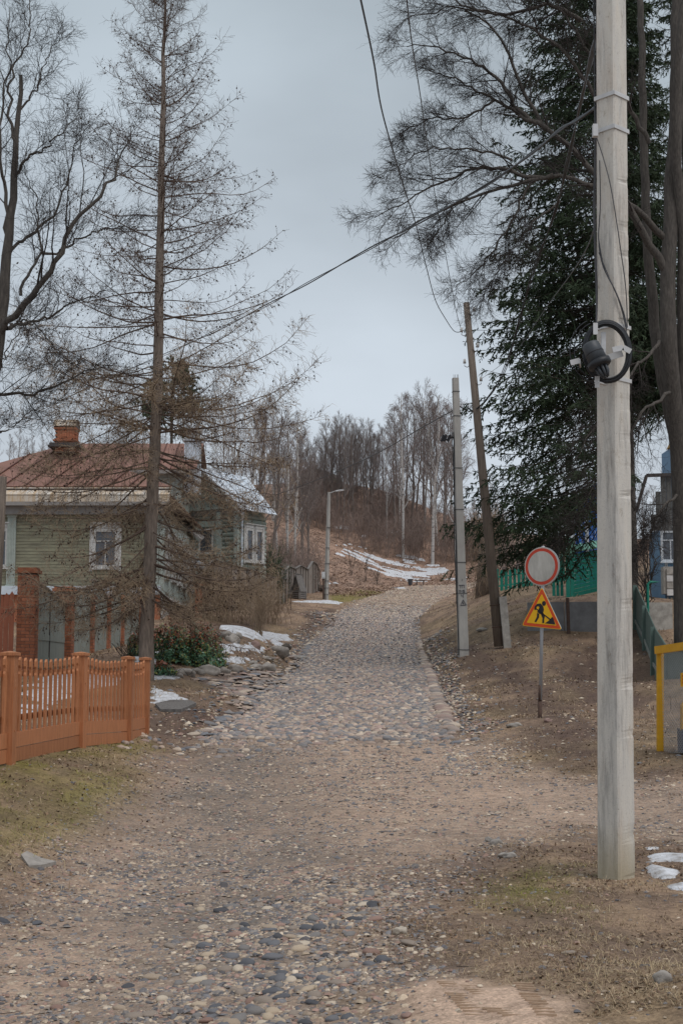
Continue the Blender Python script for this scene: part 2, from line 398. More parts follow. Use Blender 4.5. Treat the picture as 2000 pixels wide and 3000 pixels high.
def zones(x, y):
    n1 = fbm(x * 1.1, y * 1.1, 21, 4) - .5; n2 = fbm(x * 4, y * 4, 31, 3) - .5
    w = n1 * .9 + n2 * .45
    near_r = sstep(-.6, .5, (2.3 + 0.05 * y + w * 1.6) - x)
    l = np.where(y < 9, -9.0, edge_l(y)); r_ = np.where(y < 14, np.interp(y, [5, 8, 11, 12.6, 14], [.35, .35, .5, 1.2, 2.2]), edge_r(y))
    r_ = np.where((y < 26) & (y >= 14), np.interp(y, [14, 18, 22, 26], [2.2, 2.6, 2.2, 1.95]), r_)
    soft = np.where(y < 24, .7, .16)
    road = np.clip(sstep(-1, 1, np.minimum(x - l, r_ - x) / soft + w * 1.5), 0, 1)
    S = lambda poly, s, k=1.0: sstep(-s, s, inpoly(x, y, poly) + w * k)
    road = road * sstep(131, 122, y + n1 * 6)
    cross = S(CROSS, .6, 1.2)
    road = np.maximum(road, cross)
    moss = np.zeros(x.shape); mud = np.zeros(x.shape)
    for p in MOSS: moss = np.maximum(moss, S(p, .5, 1.3))
    for p in MUD: mud = np.maximum(mud, S(p, .45, 1.4))
    sand = S(SAND, .12, .25); grey = S(GREY, .8, 2.0); tan = S(TAN, .8, 1.6)
    cob = sstep(23.3, 25, y + n1 * 3) * sstep(95, 80, y); drive = S(DRIVE, .3, .5)
    leaf = sstep(70, 120, y + n1 * 20)
    return road, moss, mud, sand, grey, tan, cob, leaf, drive

def C(*a): return np.array(a, float)
CG = dict(dirt=C(.41, .298, .225), dirt2=C(.27, .205, .16), grey=C(.185, .158, .135), dry=C(.34, .24, .162), dry2=C(.19, .137, .10), moss=C(.19, .165, .045),
          mud=C(.105, .07, .056), sand=C(.53, .385, .29), leaf=C(.36, .24, .18), leaf2=C(.19, .128, .096), joint=C(.17, .128, .108))
def L(a, b, t): return a * (1 - t[..., None]) + b * t[..., None]
def ground_col(x, y):
    road, moss, mud, sand, grey, tan, cob, leaf, drive = zones(x, y)
    n1 = fbm(x * 2.2, y * 2.2, 41, 4); n2 = fbm(x * 9, y * 9, 51, 3); n3 = fbm(x * .35, y * .35, 61, 3)
    s1 = sstep(.35, .65, n1); s2 = sstep(.3, .7, n2)
    c = L(L(CG['dry2'][None], CG['dry'][None], s1), CG['leaf2'][None], .35 * s2)
    c = L(c, L(CG['leaf2'][None], CG['leaf'][None], s1), leaf)
    n4 = fbm(x * 1.3 + 7, y * 1.3, 65, 4)
    c = L(c, CG['leaf2'][None] * .8, .65 * sstep(.5, .62, n4) * (1 - leaf))
    c = L(c, CG['moss'][None], np.clip(moss * (.7 + .3 * s2) + .16 * sstep(.52, .66, n3) * (1 - leaf), 0, 1) * .9)
    c = L(c, CG['mud'][None], mud * (.7 + .25 * s2))
    rc = L(CG['dirt2'][None], CG['dirt'][None], np.clip(s1 * .7 + .5 * sstep(.42, .6, n3) - .1, 0, 1)); rc = L(rc, CG['grey'][None], grey * (.3 + .5 * s2)); rc = L(rc, CG['dirt'][None] * 1.12, tan * .7)
    rc = L(rc, CG['joint'][None], cob)
    c = L(c, rc, road); c = L(c, CG['joint'][None], drive); c = L(c, CG['sand'][None] * (.93 + .12 * s2)[..., None], sand)
    grass = (1 - road) * (1 - mud * .75) * (1 - sand) * (1 - drive)
    return c, road, grass, moss, cob, leaf, grey, sand, mud

def ground_material():
    m, nt, b = nodes('soil_and_grass')
    a = nt.nodes.new('ShaderNodeVertexColor'); a.layer_name = 'Col'
    z = nt.nodes.new('ShaderNodeVertexColor'); z.layer_name = 'Zone'
    sp = nt.nodes.new('ShaderNodeSeparateColor'); nt.links.new(z.outputs[0], sp.inputs[0])
    geo = nt.nodes.new('ShaderNodeNewGeometry'); pos = geo.outputs['Position']
    f1 = _noise(nt, 9, 8, .72, pos); f2 = _noise(nt, 55, 4, .7, pos)
    g1 = _ramp(nt, f1, [(.33, (.62, .60, .58)), (.5, (1, 1, 1)), (.68, (1.32, 1.30, 1.26))])
    g2 = _ramp(nt, f2, [(.35, (.7, .69, .68)), (.5, (1, 1, 1)), (.65, (1.3, 1.29, 1.27))])
    col = _mix(nt, 1, _mix(nt, 1, a.outputs[0], g1, 'MULTIPLY'), g2, 'MULTIPLY')
    # small stones pressed into the road surface: coloured cells
    vo = nt.nodes.new('ShaderNodeTexVoronoi'); vo.inputs['Scale'].default_value = 22; vo.inputs['Randomness'].default_value = 1
    mp = nt.nodes.new('ShaderNodeMapping'); mp.inputs['Scale'].default_value = (1, 1, 1); nt.links.new(pos, mp.inputs[0]); nt.links.new(mp.outputs[0], vo.inputs[0])
    sc = nt.nodes.new('ShaderNodeSeparateColor'); nt.links.new(vo.outputs['Color'], sc.inputs[0])
    stone = _ramp(nt, sc.outputs[0], [(0, (.10, .105, .115)), (.3, (.19, .185, .185)), (.55, (.27, .22, .18)), (.8, (.36, .29, .22)), (1, (.42, .37, .31))])
    ins = nt.nodes.new('ShaderNodeMath'); ins.operation = 'LESS_THAN'; ins.inputs[1].default_value = .36; nt.links.new(vo.outputs['Distance'], ins.inputs[0])
    pick = nt.nodes.new('ShaderNodeMath'); pick.operation = 'GREATER_THAN'; pick.inputs[1].default_value = .52; nt.links.new(sc.outputs[1], pick.inputs[0])
    mu = nt.nodes.new('ShaderNodeMath'); mu.operation = 'MULTIPLY'; nt.links.new(ins.outputs[0], mu.inputs[0]); nt.links.new(pick.outputs[0], mu.inputs[1])
    mu2 = nt.nodes.new('ShaderNodeMath'); mu2.operation = 'MULTIPLY'; nt.links.new(mu.outputs[0], mu2.inputs[0]); nt.links.new(sp.outputs[0], mu2.inputs[1])
    mu3 = nt.nodes.new('ShaderNodeMath'); mu3.operation = 'MULTIPLY'; mu3.inputs[1].default_value = .75; nt.links.new(mu2.outputs[0], mu3.inputs[0])
    col = _mix(nt, mu3.outputs[0], col, stone)
    nt.links.new(col, b.inputs['Base Color']); b.inputs['Roughness'].default_value = .92; b.inputs['Specular IOR Level'].default_value = .2
    ad = nt.nodes.new('ShaderNodeMath'); ad.operation = 'ADD'; nt.links.new(f1, ad.inputs[0]); nt.links.new(f2, ad.inputs[1])
    _bump(nt, b, ad.outputs[0], .55, .03)
    return m
M_GROUND = ground_material()
# one sheet, a fan of rows that widens with distance
NR, NC = 450, 320
t = np.linspace(0, 1, NR); ys = 22 * (462 / 12.0) ** t * (12 / 22.0) - 22     # from -10 to 440
s_in = np.linspace(-.36, .36, NC - 60); s_out = np.concatenate([np.linspace(-2.2, -.37, 30), s_in, np.linspace(.37, 2.2, 30)])
YY, SS = np.meshgrid(ys, s_out, indexing='ij'); XX = SS * (YY + 14 + 12 * (np.abs(SS) > .365))
ZZ = height(XX, YY)
cc, z_road, z_grass, z_moss, z_cob, z_leaf, z_grey, z_sand, z_mud = ground_col(XX, YY)
ZZ = ZZ + z_sand * .03
i0 = (np.arange(NR - 1)[:, None] * NC + np.arange(NC - 1)[None]).ravel()
quads = np.stack([i0, i0 + 1, i0 + NC + 1, i0 + NC], 1)
me = make_mesh('ground', np.stack([XX, YY, ZZ], -1), None, M_GROUND, True, quads=quads,
               cols={'Col': cc.reshape(-1, 3), 'Zone': np.stack([z_road * (1 - z_cob * .9) * (1 - z_sand), z_grass, z_moss], -1).reshape(-1, 3)})
GROUND = obj('ground', me); tagset(GROUND, 'gravel road, muddy verges and dry grass running up to a bare hillside', None, None, 'structure')
# ------------------------------------------------------------------ materials of built things
M = {}
M['picket'] = mat('orange_brown_paint', (.46, .19, .085), (.29, .112, .05), 6, .6, .45, (7, 7, .5), rnd=.12, pos=(.38, .72))
M['brick'] = mat('red_brick', (.43, .17, .09), (.31, .115, .065), 9, .9, .4, rnd=.22)
M['mortar'] = mat('mortar', (.22, .17, .14), (.15, .11, .09), 30, .95, .3)
M['greygreen'] = mat('grey_green_board_paint', (.31, .335, .30), (.25, .27, .245), 4, .7, .3, (5, 5, .5), rnd=.06)
M['redplank'] = mat('brown_red_fence_paint', (.33, .115, .065), (.26, .09, .052), 4, .7, .3, (6, 6, .6), rnd=.08)
M['siding'] = mat('olive_green_siding', (.30, .295, .205), (.185, .175, .13), 3, .75, .3, (.5, 1, 6), rnd=.10)
M['log'] = mat('pale_green_log_paint', (.33, .37, .325), (.235, .265, .235), 3, .75, .3, (.5, .5, 6), rnd=.08)
M['palegreen'] = mat('pale_green_trim', (.39, .435, .40), (.32, .36, .33), 5, .7, .2, rnd=.04)
M['trimwhite'] = mat('weathered_white_trim', (.62, .62, .60), (.42, .41, .40), 9, .7, .25)
M['glass'] = mat('window_glass', (.05, .06, .075), (.09, .10, .12), 3, .08, 0, spec=.6)
M['rustroof'] = mat('red_brown_roof_paint', (.275, .145, .11), (.20, .105, .082), 1.6, .6, .15, rnd=.06)
M['seam'] = mat('roof_seam', (.11, .045, .035), (.08, .03, .025), 5, .6, .1)
M['rustwhite'] = mat('rusty_white_sheet', (.62, .60, .56), (.50, .36, .22), 2.2, .6, .1, (3, 1, .3), rnd=.05)
M['fascia'] = mat('grey_cornice_paint', (.30, .285, .275), (.24, .225, .215), 3, .7, .15)
M['darkmetal'] = mat('dark_metal', (.05, .05, .055), (.09, .07, .06), 9, .6, .2)
M['silver'] = mat('silver_sheet_roof', (.62, .68, .74), (.52, .58, .65), 2, .5, .1, rnd=.05)
M['whitebrick'] = mat('whitewashed_brick', (.68, .67, .66), (.54, .52, .50), 5, .9, .4, rnd=.06)
M['greyboard'] = mat('grey_brown_fence_sheet', (.27, .235, .21), (.21, .18, .16), 3, .8, .25, (4, 4, .6), rnd=.07)
M['greywood'] = mat('weathered_grey_wood', (.22, .205, .19), (.11, .10, .095), 4, .85, .5, (8, 8, .7), rnd=.15)
M['concrete'] = mat('pole_concrete', (.42, .405, .375), (.33, .315, .295), 4, .9, .35, (1, 1, .35), c3=(.28, .265, .25), detail=8)
M['concrete2'] = mat('old_concrete', (.46, .43, .39), (.28, .26, .235), 5, .9, .4)
M['wall'] = mat('grey_concrete_wall', (.23, .235, .24), (.15, .15, .155), 2, .9, .3)
M['polewood'] = mat('old_pole_wood', (.22, .18, .145), (.13, .105, .088), 4, .9, .5, (9, 9, .5))
M['teal'] = mat('teal_green_paint', (.02, .24, .175), (.015, .18, .13), 4, .55, .2, (4, 4, .6), rnd=.08)
M['mint'] = mat('mint_green_sheet', (.22, .48, .36), (.17, .38, .29), 2, .6, .1)
M['sage'] = mat('sage_green_paint', (.14, .205, .18), (.115, .165, .145), 4, .65, .2, (5, 5, .5), rnd=.06)
M['blue'] = mat('blue_board_paint', (.19, .32, .46), (.13, .23, .36), 4, .7, .2, (5, 5, .5), rnd=.10)
M['brightblue'] = mat('bright_blue_board_paint', (.03, .14, .46), (.025, .11, .37), 4, .7, .2, rnd=.10)
M['greyroof'] = mat('grey_shed_boards', (.15, .15, .145), (.09, .09, .088), 4, .85, .3, (5, 5, .6), rnd=.08)
M['whitepaint'] = mat('white_paint', (.62, .66, .70), (.48, .52, .56), 6, .7, .2)
M['yellow'] = mat('yellow_enamel', (.66, .36, .02), (.56, .29, .015), 7, .45, .1)
M['mesh'] = mat('galvanised_mesh', (.33, .34, .35), (.26, .27, .28), 9, .5, 0, metal=.4)
M['navy'] = mat('navy_blue_metal', (.02, .03, .07), (.015, .02, .05), 7, .5, .1)
M['signwhite'] = mat('dirty_white_sign_face', (.52, .51, .47), (.36, .35, .32), 7, .6, 0, (1, 1, .35), c3=(.22, .21, .19), detail=8)
M['signred'] = mat('sign_red', (.52, .060, .030), (.46, .052, .028), 6, .45, 0)
M['signyellow'] = mat('sign_yellow', (.80, .46, .012), (.74, .42, .012), 6, .45, 0)
M['signorange'] = mat('sign_orange_red', (.66, .085, .018), (.58, .075, .018), 6, .45, 0)
M['black'] = mat('black_print', (.018, .018, .022), (.024, .024, .028), 6, .5, 0)
M['galv'] = mat('galvanised_pipe', (.42, .45, .48), (.34, .36, .39), 8, .5, .1, (1, 1, .4), metal=.3)
M['rustpipe'] = mat('rusty_brown_pipe', (.10, .06, .045), (.06, .04, .032), 12, .8, .4)
M['whitemetal'] = mat('white_powder_coated_metal', (.60, .61, .62), (.50, .50, .50), 8, .5, .1)
M['cable'] = mat('black_cable', (.022, .024, .028), (.03, .032, .036), 12, .45, 0)
M['greycable'] = mat('grey_black_wire', (.07, .072, .078), (.05, .05, .055), 12, .5, 0)
M['darkgrey'] = mat('dark_grey_plastic', (.065, .072, .082), (.05, .056, .063), 8, .45, .1)
M['ceramic'] = mat('insulator_ceramic', (.55, .54, .52), (.45, .44, .42), 9, .25, 0)
M['marker'] = mat('black_marker_paint', (.03, .03, .05), (.05, .05, .07), 30, .7, 0)
M['rock'] = mat('grey_boulder', (.36, .33, .295), (.23, .21, .19), 8, .9, .6, rnd=.15)
M['pinkrock'] = mat('pinkish_boulder', (.32, .22, .19), (.22, .15, .13), 8, .9, .6)
M['snow'] = mat('old_snow', (.68, .70, .74), (.48, .48, .49), 7, .75, .8, c3=(.28, .26, .24), detail=8, dist=.03, pos=(.38, .56))
M['tarp'] = mat('brown_tarp', (.10, .085, .07), (.07, .058, .05), 6, .9, .4)
M['birdhouse'] = M['greywood']

BOX = {}
def boxmesh(key, size, m):
    k = (key, tuple(round(s, 3) for s in size))
    if k not in BOX:
        b = MB(); b.box((0, 0, 0), size); BOX[k] = b.mesh(key, m)
    return BOX[k]
def brick_prism(parent, c, w, dp, h, rz=0, course=.077, blen=.25, gap=.011, rng=random.Random(3), cap=True, wob=.003):
    """a brick pier: recessed mortar core, then every brick of its four faces as an object"""
    core = MB(); core.box((c[0], c[1], c[2] + h / 2), (w - .02, dp - .02, h - .01), rz); core.build('mortar', M['mortar'], parent)
    n = int(h / course); co, si = math.cos(rz), math.sin(rz)
    for k in range(n):
        z = c[2] + (k + .5) * course
        for face in range(4):
            if face == 2: continue           # the back face is never seen from the lane
            horiz = face in (0, 2); ln = w if horiz else dp
            nb = max(1, round(ln / blen)); bl = ln / nb
            half = (k + face) % 2
            xs = [(i + .5) * bl - ln / 2 for i in range(nb)]
            if half and nb >= 2:
                xs = [-ln / 2 + bl * .25] + [(-ln / 2 + bl * (i + 1)) for i in range(nb - 1)] + [ln / 2 - bl * .25]
            for i, x in enumerate(xs):
                L_ = bl * .5 if (half and nb >= 2 and i in (0, len(xs) - 1)) else bl
                off = {0: (x, -dp / 2 + .03), 1: (w / 2 - .03, x), 2: (x, dp / 2 - .03), 3: (-w / 2 + .03, x)}[face]
                sz = (L_ - gap, .06, course - gap) if horiz else (.06, L_ - gap, course - gap)
                px, py = off; px += rng.uniform(-wob, wob); py += rng.uniform(-wob, wob)
                inst('brick', boxmesh('brick', sz, M['brick']), parent, (c[0] + px * co - py * si, c[1] + px * si + py * co, z), (0, 0, rz))

# ------------------------------------------------------------------ orange-brown picket fence
def picket_mesh(h):
    b = MB(); w, tt = .062, .028; y0 = 0
    zt = h
    # lower plain stick, a waist below the head, then a point
    prof = [(-w / 2, 0), (w / 2, 0), (w / 2, zt - .20), (w * .22, zt - .17), (w * .22, zt - .13), (w / 2, zt - .10), (w / 2, zt - .035), (0, zt), (-w / 2, zt - .035), (-w / 2, zt - .10), (-w * .22, zt - .13), (-w * .22, zt - .17), (-w / 2, zt - .20)]
    b.prism(prof, (0, -tt / 2, 0), (1, 0, 0), (0, 0, 1), -tt)
    return b.mesh('picket', M['picket'])
FP = [(-5.35, 9.3), tuple(at(22, 2240, 16.4)[:2]), tuple(at(232, 2192, 19.4)[:2]), tuple(at(372, 2175, 21.6)[:2]), tuple(at(423, 2165, 23.4)[:2])]
FP = [(-4.35, 13.3)] + FP[1:]
FPB = [.50, at(22, 2240, 16.4)[2], at(232, 2192, 19.4)[2], at(372, 2178, 21.6)[2], at(423, 2166, 23.4)[2]]
FPT = [1.80, at(22, 1908, 16.4)[2], at(232, 1910, 19.4)[2], at(372, 1922, 21.6)[2], at(423, 1925, 23.4)[2]]
fence = empty('picket_fence', (FP[1][0], FP[1][1], FPB[1]), 'orange-brown wooden picket fence with square capped posts on the mossy bank', 'fence')
pk_cache = {}
for i, (p, zb, zt) in enumerate(zip(FP, FPB, FPT)):
    b = MB(); w = .15; rz = math.atan2(FP[min(i + 1, 4)][1] - FP[min(i, 3)][1], FP[min(i + 1, 4)][0] - FP[min(i, 3)][0])
    b.box((p[0], p[1], (zb - .3 + zt - .05) / 2), (w, w, zt - .05 - zb + .3), rz)
    cw = .19 / 2; z0 = zt - .05; z1 = zt - .015; L_ = []
    for zz, s_ in ((z0, 1), (z1, 1)):
        for x, y in ((-cw, -cw), (cw, -cw), (cw, cw), (-cw, cw)):
            L_.append((p[0] + (x * math.cos(rz) - y * math.sin(rz)) * s_, p[1] + (x * math.sin(rz) + y * math.cos(rz)) * s_, zz))
    b.hexa(L_); n0 = len(b.v); b.v.append((p[0], p[1], zt + .005)); b.f += [(n0 - 4, n0 - 3, n0), (n0 - 3, n0 - 2, n0), (n0 - 2, n0 - 1, n0), (n0 - 1, n0 - 4, n0)]; b.m += [0] * 4
    b.box((p[0] + .077 * math.sin(rz), p[1] - .077 * math.cos(rz), zt - .42), (.02, .012, .02), rz)
    b.box((p[0] + .077 * math.sin(rz), p[1] - .077 * math.cos(rz), zb + .38), (.02, .012, .02), rz)
    b.build('post', M['picket'], fence)
for i in range(4):
    p0, p1 = np.array(FP[i]), np.array(FP[i + 1]); ln = np.linalg.norm(p1 - p0); dr = (p1 - p0) / ln; rz = math.atan2(dr[1], dr[0])
    nr = np.array([dr[1], -dr[0]])
    zb0, zb1, zt0, zt1 = FPB[i], FPB[i + 1], FPT[i], FPT[i + 1]
    for k, (lo, hi) in enumerate(((.0, .155), (.165, .335))):
        b = MB(); a = p0 + dr * .07; c = p1 - dr * .07; b.beam((*(a + nr * .012), zb0 + (lo + hi) / 2 + .02), (*(c + nr * .012), zb1 + (lo + hi) / 2 + .02), .03, hi - lo); b.build('kick_board', M['picket'], fence)
    for f_ in (.40, .80):
        b = MB(); a = p0 + dr * .07 - nr * .045; c = p1 - dr * .07 - nr * .045; b.beam((*a, zb0 + (zt0 - zb0) * f_), (*c, zb1 + (zt1 - zb1) * f_), .04, .07); b.build('rail', M['picket'], fence)
    n = [16, 14, 12, 6][i]
    for k in range(n):
        tt = (k + .75) / (n + .5); q = p0 + dr * ln * tt; zb = zb0 + (zb1 - zb0) * tt + .30; zt = zt0 + (zt1 - zt0) * tt - .045 - .05 * math.sin(math.pi * tt)
        h = round(zt - zb, 2)
        if h not in pk_cache: pk_cache[h] = picket_mesh(h)
        inst('picket', pk_cache[h], fence, (q[0] + nr[0] * .005, q[1] + nr[1] * .005, zb), (0, 0, rz))

# ------------------------------------------------------------------ brick piers and grey-green board gates along the garden
def gz(x, y): return ground(x, y)
PX = -7.3
piers = [(33.2, .42, 4.12, 'wide capped brick pier nearest the lane, beside the brown-red plank fence'),
         (37.6, .46, 3.95, 'second brick pier from the near end, right of the wide two-leaf grey-green gate'),
         (41.3, .30, 3.95, 'third brick pier, narrow, between the second and third grey-green gate panels'),
         (44.2, .30, 4.05, 'fourth brick pier, narrow, between the third and fourth grey-green gate panels'),
         (47.0, .30, 4.25, 'fifth brick pier, narrow, left of the farthest grey-green gate panel'),
         (51.2, .34, 4.45, 'farthest brick pier of the row, half hidden by the larch trunk')]
for k, (d, w, zt, lab) in enumerate(piers):
    g = gz(PX, d) - .15
    e_ = empty('brick_pier', (PX, d, g), lab, 'brick pillar', 'brick piers between the grey-green gates')
    H = zt - g - .18
    brick_prism(e_, (PX, d, g), w, w, H, 0, course=.077 if k < 2 else .09, blen=.25 if k < 2 else w)
    b = MB(); b.box((PX, d, zt - .13), (w + .10, w + .10, .08)); b.box((PX, d, zt - .07), (w + .02, w + .02, .06)); b.build('cap', M['brick'], e_)
gates = [('nearest two-leaf grey-green board gate, right of the widest brick pier', 1), ('grey-green board panel with top rising, between the second and third brick piers', -1),
         ('grey-green board panel with top falling, between the third and fourth brick piers', 1), ('narrow grey-green board panel with top rising, between the fourth and fifth brick piers', -1), ('farthest two-leaf grey-green board gate beside the larch trunk', 1)]
for k, (lab, sgn) in enumerate(gates):
    d0 = piers[k][0] + piers[k][1] / 2; d1 = piers[k + 1][0] - piers[k + 1][1] / 2; x = PX + .05
    g = min(gz(x, d0), gz(x, d1)) + .05
    e_ = empty('board_gate', (x, (d0 + d1) / 2, g), lab, 'gate', 'grey-green gates between the brick piers')
    zt_hi = g + 2.05; zt_lo = g + 1.62; n = max(8, int((d1 - d0) / .17))
    for j in range(n):
        t0, t1 = j / n, (j + 1) / n
        def top(t):
            tt = t if sgn > 0 else 1 - t
            return zt_hi - (zt_hi - zt_lo) * (tt ** 1.3)
        ya, yb = d0 + (d1 - d0) * t0 + .006, d0 + (d1 - d0) * t1 - .006
        b = MB(); b.hexa([(x - .012, ya, g), (x + .012, ya, g), (x + .012, yb, g), (x - .012, yb, g), (x - .012, ya, top(t0)), (x + .012, ya, top(t0)), (x + .012, yb, top(t1)), (x - .012, yb, top(t1))])
        b.build('board', M['greygreen'], e_)
    b = MB()
    for q in range(6):
        t0, t1 = q / 6, (q + 1) / 6
        b.beam((x, d0 + (d1 - d0) * t0, top(t0) + .02), (x, d0 + (d1 - d0) * t1, top(t1) + .02), .16, .03)
    b.build('weather_board', M['fascia'], e_)
    if k in (0, 4):
        b = MB(); ym = (d0 + d1) / 2
        for zz in (g + .75, g + .2): b.beam((x + .022, d0 + .05, zz), (x + .022, ym - .04, zz), .02, .14); b.beam((x + .022, ym + .04, zz), (x + .022, d1 - .05, zz), .02, .14)
        b.build('cross_rail', M['greygreen'], e_)
        b = MB(); b.box((x + .02, ym, g + .9), (.03, .03, 1.5)); b.build('leaf_gap_strip', M['darkmetal'], e_)
# brown-red plank fence left of the first pier
e_ = empty('plank_fence', (-8.6, 32.6, gz(-8.6, 32.6)), 'brown-red plank fence with saw-tooth top running from the wide brick pier out of the picture', 'fence')
for j in range(22):
    x1 = -7.6 - j * .125; g = gz(x1, 32.8) - .1; zt = 3.52 - .035 * j + (0 if j % 2 else .0)
    b = MB(); w = .112; b.prism([(-w / 2, 0), (w / 2, 0), (w / 2, zt - g - .09), (0, zt - g), (-w / 2, zt - g - .09)], (x1, 32.85, g), (1, 0, 0), (0, 0, 1), -.025)
    b.build('plank', M['redplank'], e_)
b = MB(); b.beam((-7.55, 32.9, 2.1), (-10.4, 32.9, 2.0), .05, .1); b.beam((-7.55, 32.9, 3.1), (-10.4, 32.9, 2.4), .05, .1); b.build('rail', M['redplank'], e_)

# ------------------------------------------------------------------ windows, sidings
def window(parent, c, w, h, ux=(1, 0, 0), frame=.09, mull=True, crown=False, fm='trimwhite'):
    """c = centre on the wall face; ux = horizontal direction along the wall, outward = ux x up reversed"""
    ux = np.array(ux, float); out = np.array([ux[1], -ux[0], 0.0]); up = np.array([0, 0, 1.0]); c = np.array(c, float)
    b = MB(); f = frame
    for s in (-1, 1): b.beam(c + ux * s * (w / 2 + f / 2) - up * (h / 2 + f) + out * .03, c + ux * s * (w / 2 + f / 2) + up * (h / 2 + f) + out * .03, f, .07, up=out)
    for s in (-1, 1): b.beam(c - ux * w / 2 + up * s * (h / 2 + f / 2) + out * .028, c + ux * w / 2 + up * s * (h / 2 + f / 2) + out * .028, .065, f)
    b.beam(c - ux * (w / 2 + f * 1.4) - up * (h / 2 + f + .03) + out * .06, c + ux * (w / 2 + f * 1.4) - up * (h / 2 + f + .03) + out * .06, .12, .05)
    if crown:
        b.beam(c - ux * (w / 2 + f * 1.6) + up * (h / 2 + f + .22) + out * .05, c + ux * (w / 2 + f * 1.6) + up * (h / 2 + f + .22) + out * .05, .14, .06)
        b.beam(c - ux * (w / 2 + f) + up * (h / 2 + f + .1) + out * .03, c + ux * (w / 2 + f) + up * (h / 2 + f + .1) + out * .03, .05, .17)
        for s in (-1, 1): b.beam(c + ux * s * (w / 2 + f * 1.5) - up * (h / 2 + .25) + out * .02, c + ux * s * (w / 2 + f * 1.5) + up * (h / 2 + .3) + out * .02, .12, .045, up=out)
    fo = b.build('window', M[fm], parent)
    g = MB(); g.beam(c - ux * w / 2 + out * .006, c + ux * w / 2 + out * .006, .012, h); g.build('pane', M['glass'], fo)
    if mull:
        k = MB(); k.beam(c + up * h * .22 - ux * w / 2 + out * .022, c + up * h * .22 + ux * w / 2 + out * .022, .03, .05)
        k.beam(c - up * h / 2 + out * .024, c + up * h * .22 + out * .024, .05, .03, up=out)
        k.build('glazing_bar', M[fm], fo)
    return fo
def clad(parent, a, b_, z0, z1, step, m, name='siding_board', depth=.03, log=False, seg=1):
    """boards or logs laid horizontally from a to b (x,y)"""
    a, b_ = np.array(a, float), np.array(b_, float); d = b_ - a; L_ = np.linalg.norm(d); u = d / L_; out = np.array([u[1], -u[0]])
    n = int(round((z1 - z0) / step)); st = (z1 - z0) / n
    for k in range(n):
        zc = z0 + (k + .5) * st
        for s in range(seg):
            q0 = a + d * s / seg; q1 = a + d * (s + 1) / seg
            b = MB()
            if log: b.tube([(*q0, zc), (*(q0 * .5 + q1 * .5), zc), (*q1, zc)], st * .52, 8)
            else: b.beam((*(q0 + out * .012), zc), (*(q1 + out * .012), zc), depth, st - .014)
            b.build(name, m, parent)
def sheet_roof(parent, corners, n, m, th=.04, seam=True, name='roof_sheet', lap=0):
    """a roof plane through 4 corners (eave a, eave b, ridge b, ridge a), split into sheets with raised seams"""
    A, B, Cc, D = [np.array(c, float) for c in corners]; nrm = np.cross(B - A, D - A); nrm /= np.linalg.norm(nrm)
    if nrm[2] < 0: nrm = -nrm
    for k in range(n):
        t0, t1 = k / n, (k + 1) / n
        p = [A + (B - A) * t0, A + (B - A) * t1, D + (Cc - D) * t1, D + (Cc - D) * t0]
        if np.linalg.norm(p[2] - p[3]) < .01: pts = [p[0], p[1], p[2]]
        else: pts = p
        b = MB(); m_ = len(pts); V = [q - nrm * th * .5 for q in pts] + [q + nrm * th * .5 for q in pts]
        b.add(V, [tuple(range(m_))[::-1], tuple(range(m_, 2 * m_))] + [(i, (i + 1) % m_, m_ + (i + 1) % m_, m_ + i) for i in range(m_)])
        if seam and k: b.beam(p[0] + nrm * (th * .5 + .02), p[3] + nrm * (th * .5 + .02), .045, .05, up=nrm, m=1)
        b.build(name, [m, M['seam'] if m is M['rustroof'] else m], parent)

# ------------------------------------------------------------------ house A: olive-green log house with red-brown hipped roof
HX0, HX1, HY0, HY1 = -16.9, -7.36, 57.5, 71.0
zb, ze = 3.2, 8.55
hA = empty('log_house', ((HX0 + HX1) / 2, HY0, zb), 'olive-green clad log house with red-brown hipped metal roof and brick chimney', 'house')
b = MB(); b.box(((HX0 + HX1) / 2, (HY0 + HY1) / 2, (zb + ze) / 2 - .5), (HX1 - HX0 - .1, HY1 - HY0 - .1, ze - zb + 1)); b.build('wall', M['siding'], hA)
b = MB(); b.box(((HX0 + HX1) / 2, HY0 - .04, 3.95), (HX1 - HX0 + .1, .12, 1.9)); b.build('brick_plinth', M['brick'], hA)
b = MB(); b.box(((HX0 + HX1) / 2, HY0 - .14, 4.98), (HX1 - HX0 + .16, .3, .34)); b.build('plinth_cover', M['silver'], hA)
clad(hA, (HX0, HY0 - .02), (HX1, HY0 - .02), 5.1, 8.05, .135, M['siding'], seg=3)
for x in (HX1 - .2, -13.35, HX0 + .15):
    b = MB(); b.box((x, HY0 - .09, 6.55), (.34, .14, 3.0)); b.box((x, HY0 - .10, 8.0), (.42, .18, .1)); b.box((x, HY0 - .10, 5.15), (.42, .18, .1)); b.build('pilaster', M['palegreen'], hA)
    b = MB(); b.box((x - .06, HY0 - .17, 6.5), (.04, .03, 2.6)); b.box((x + .06, HY0 - .17, 6.5), (.04, .03, 2.6)); b.build('pilaster_strip', M['palegreen'], hA)
wx = at(309, 1605, 57.4)
window(hA, (wx[0], HY0 - .05, wx[2] - .02), .78, 1.35, crown=True, frame=.13)
wx = at(-12, 1605, 57.4)
window(hA, (wx[0], HY0 - .05, wx[2]), .78, 1.35, crown=True, frame=.13)
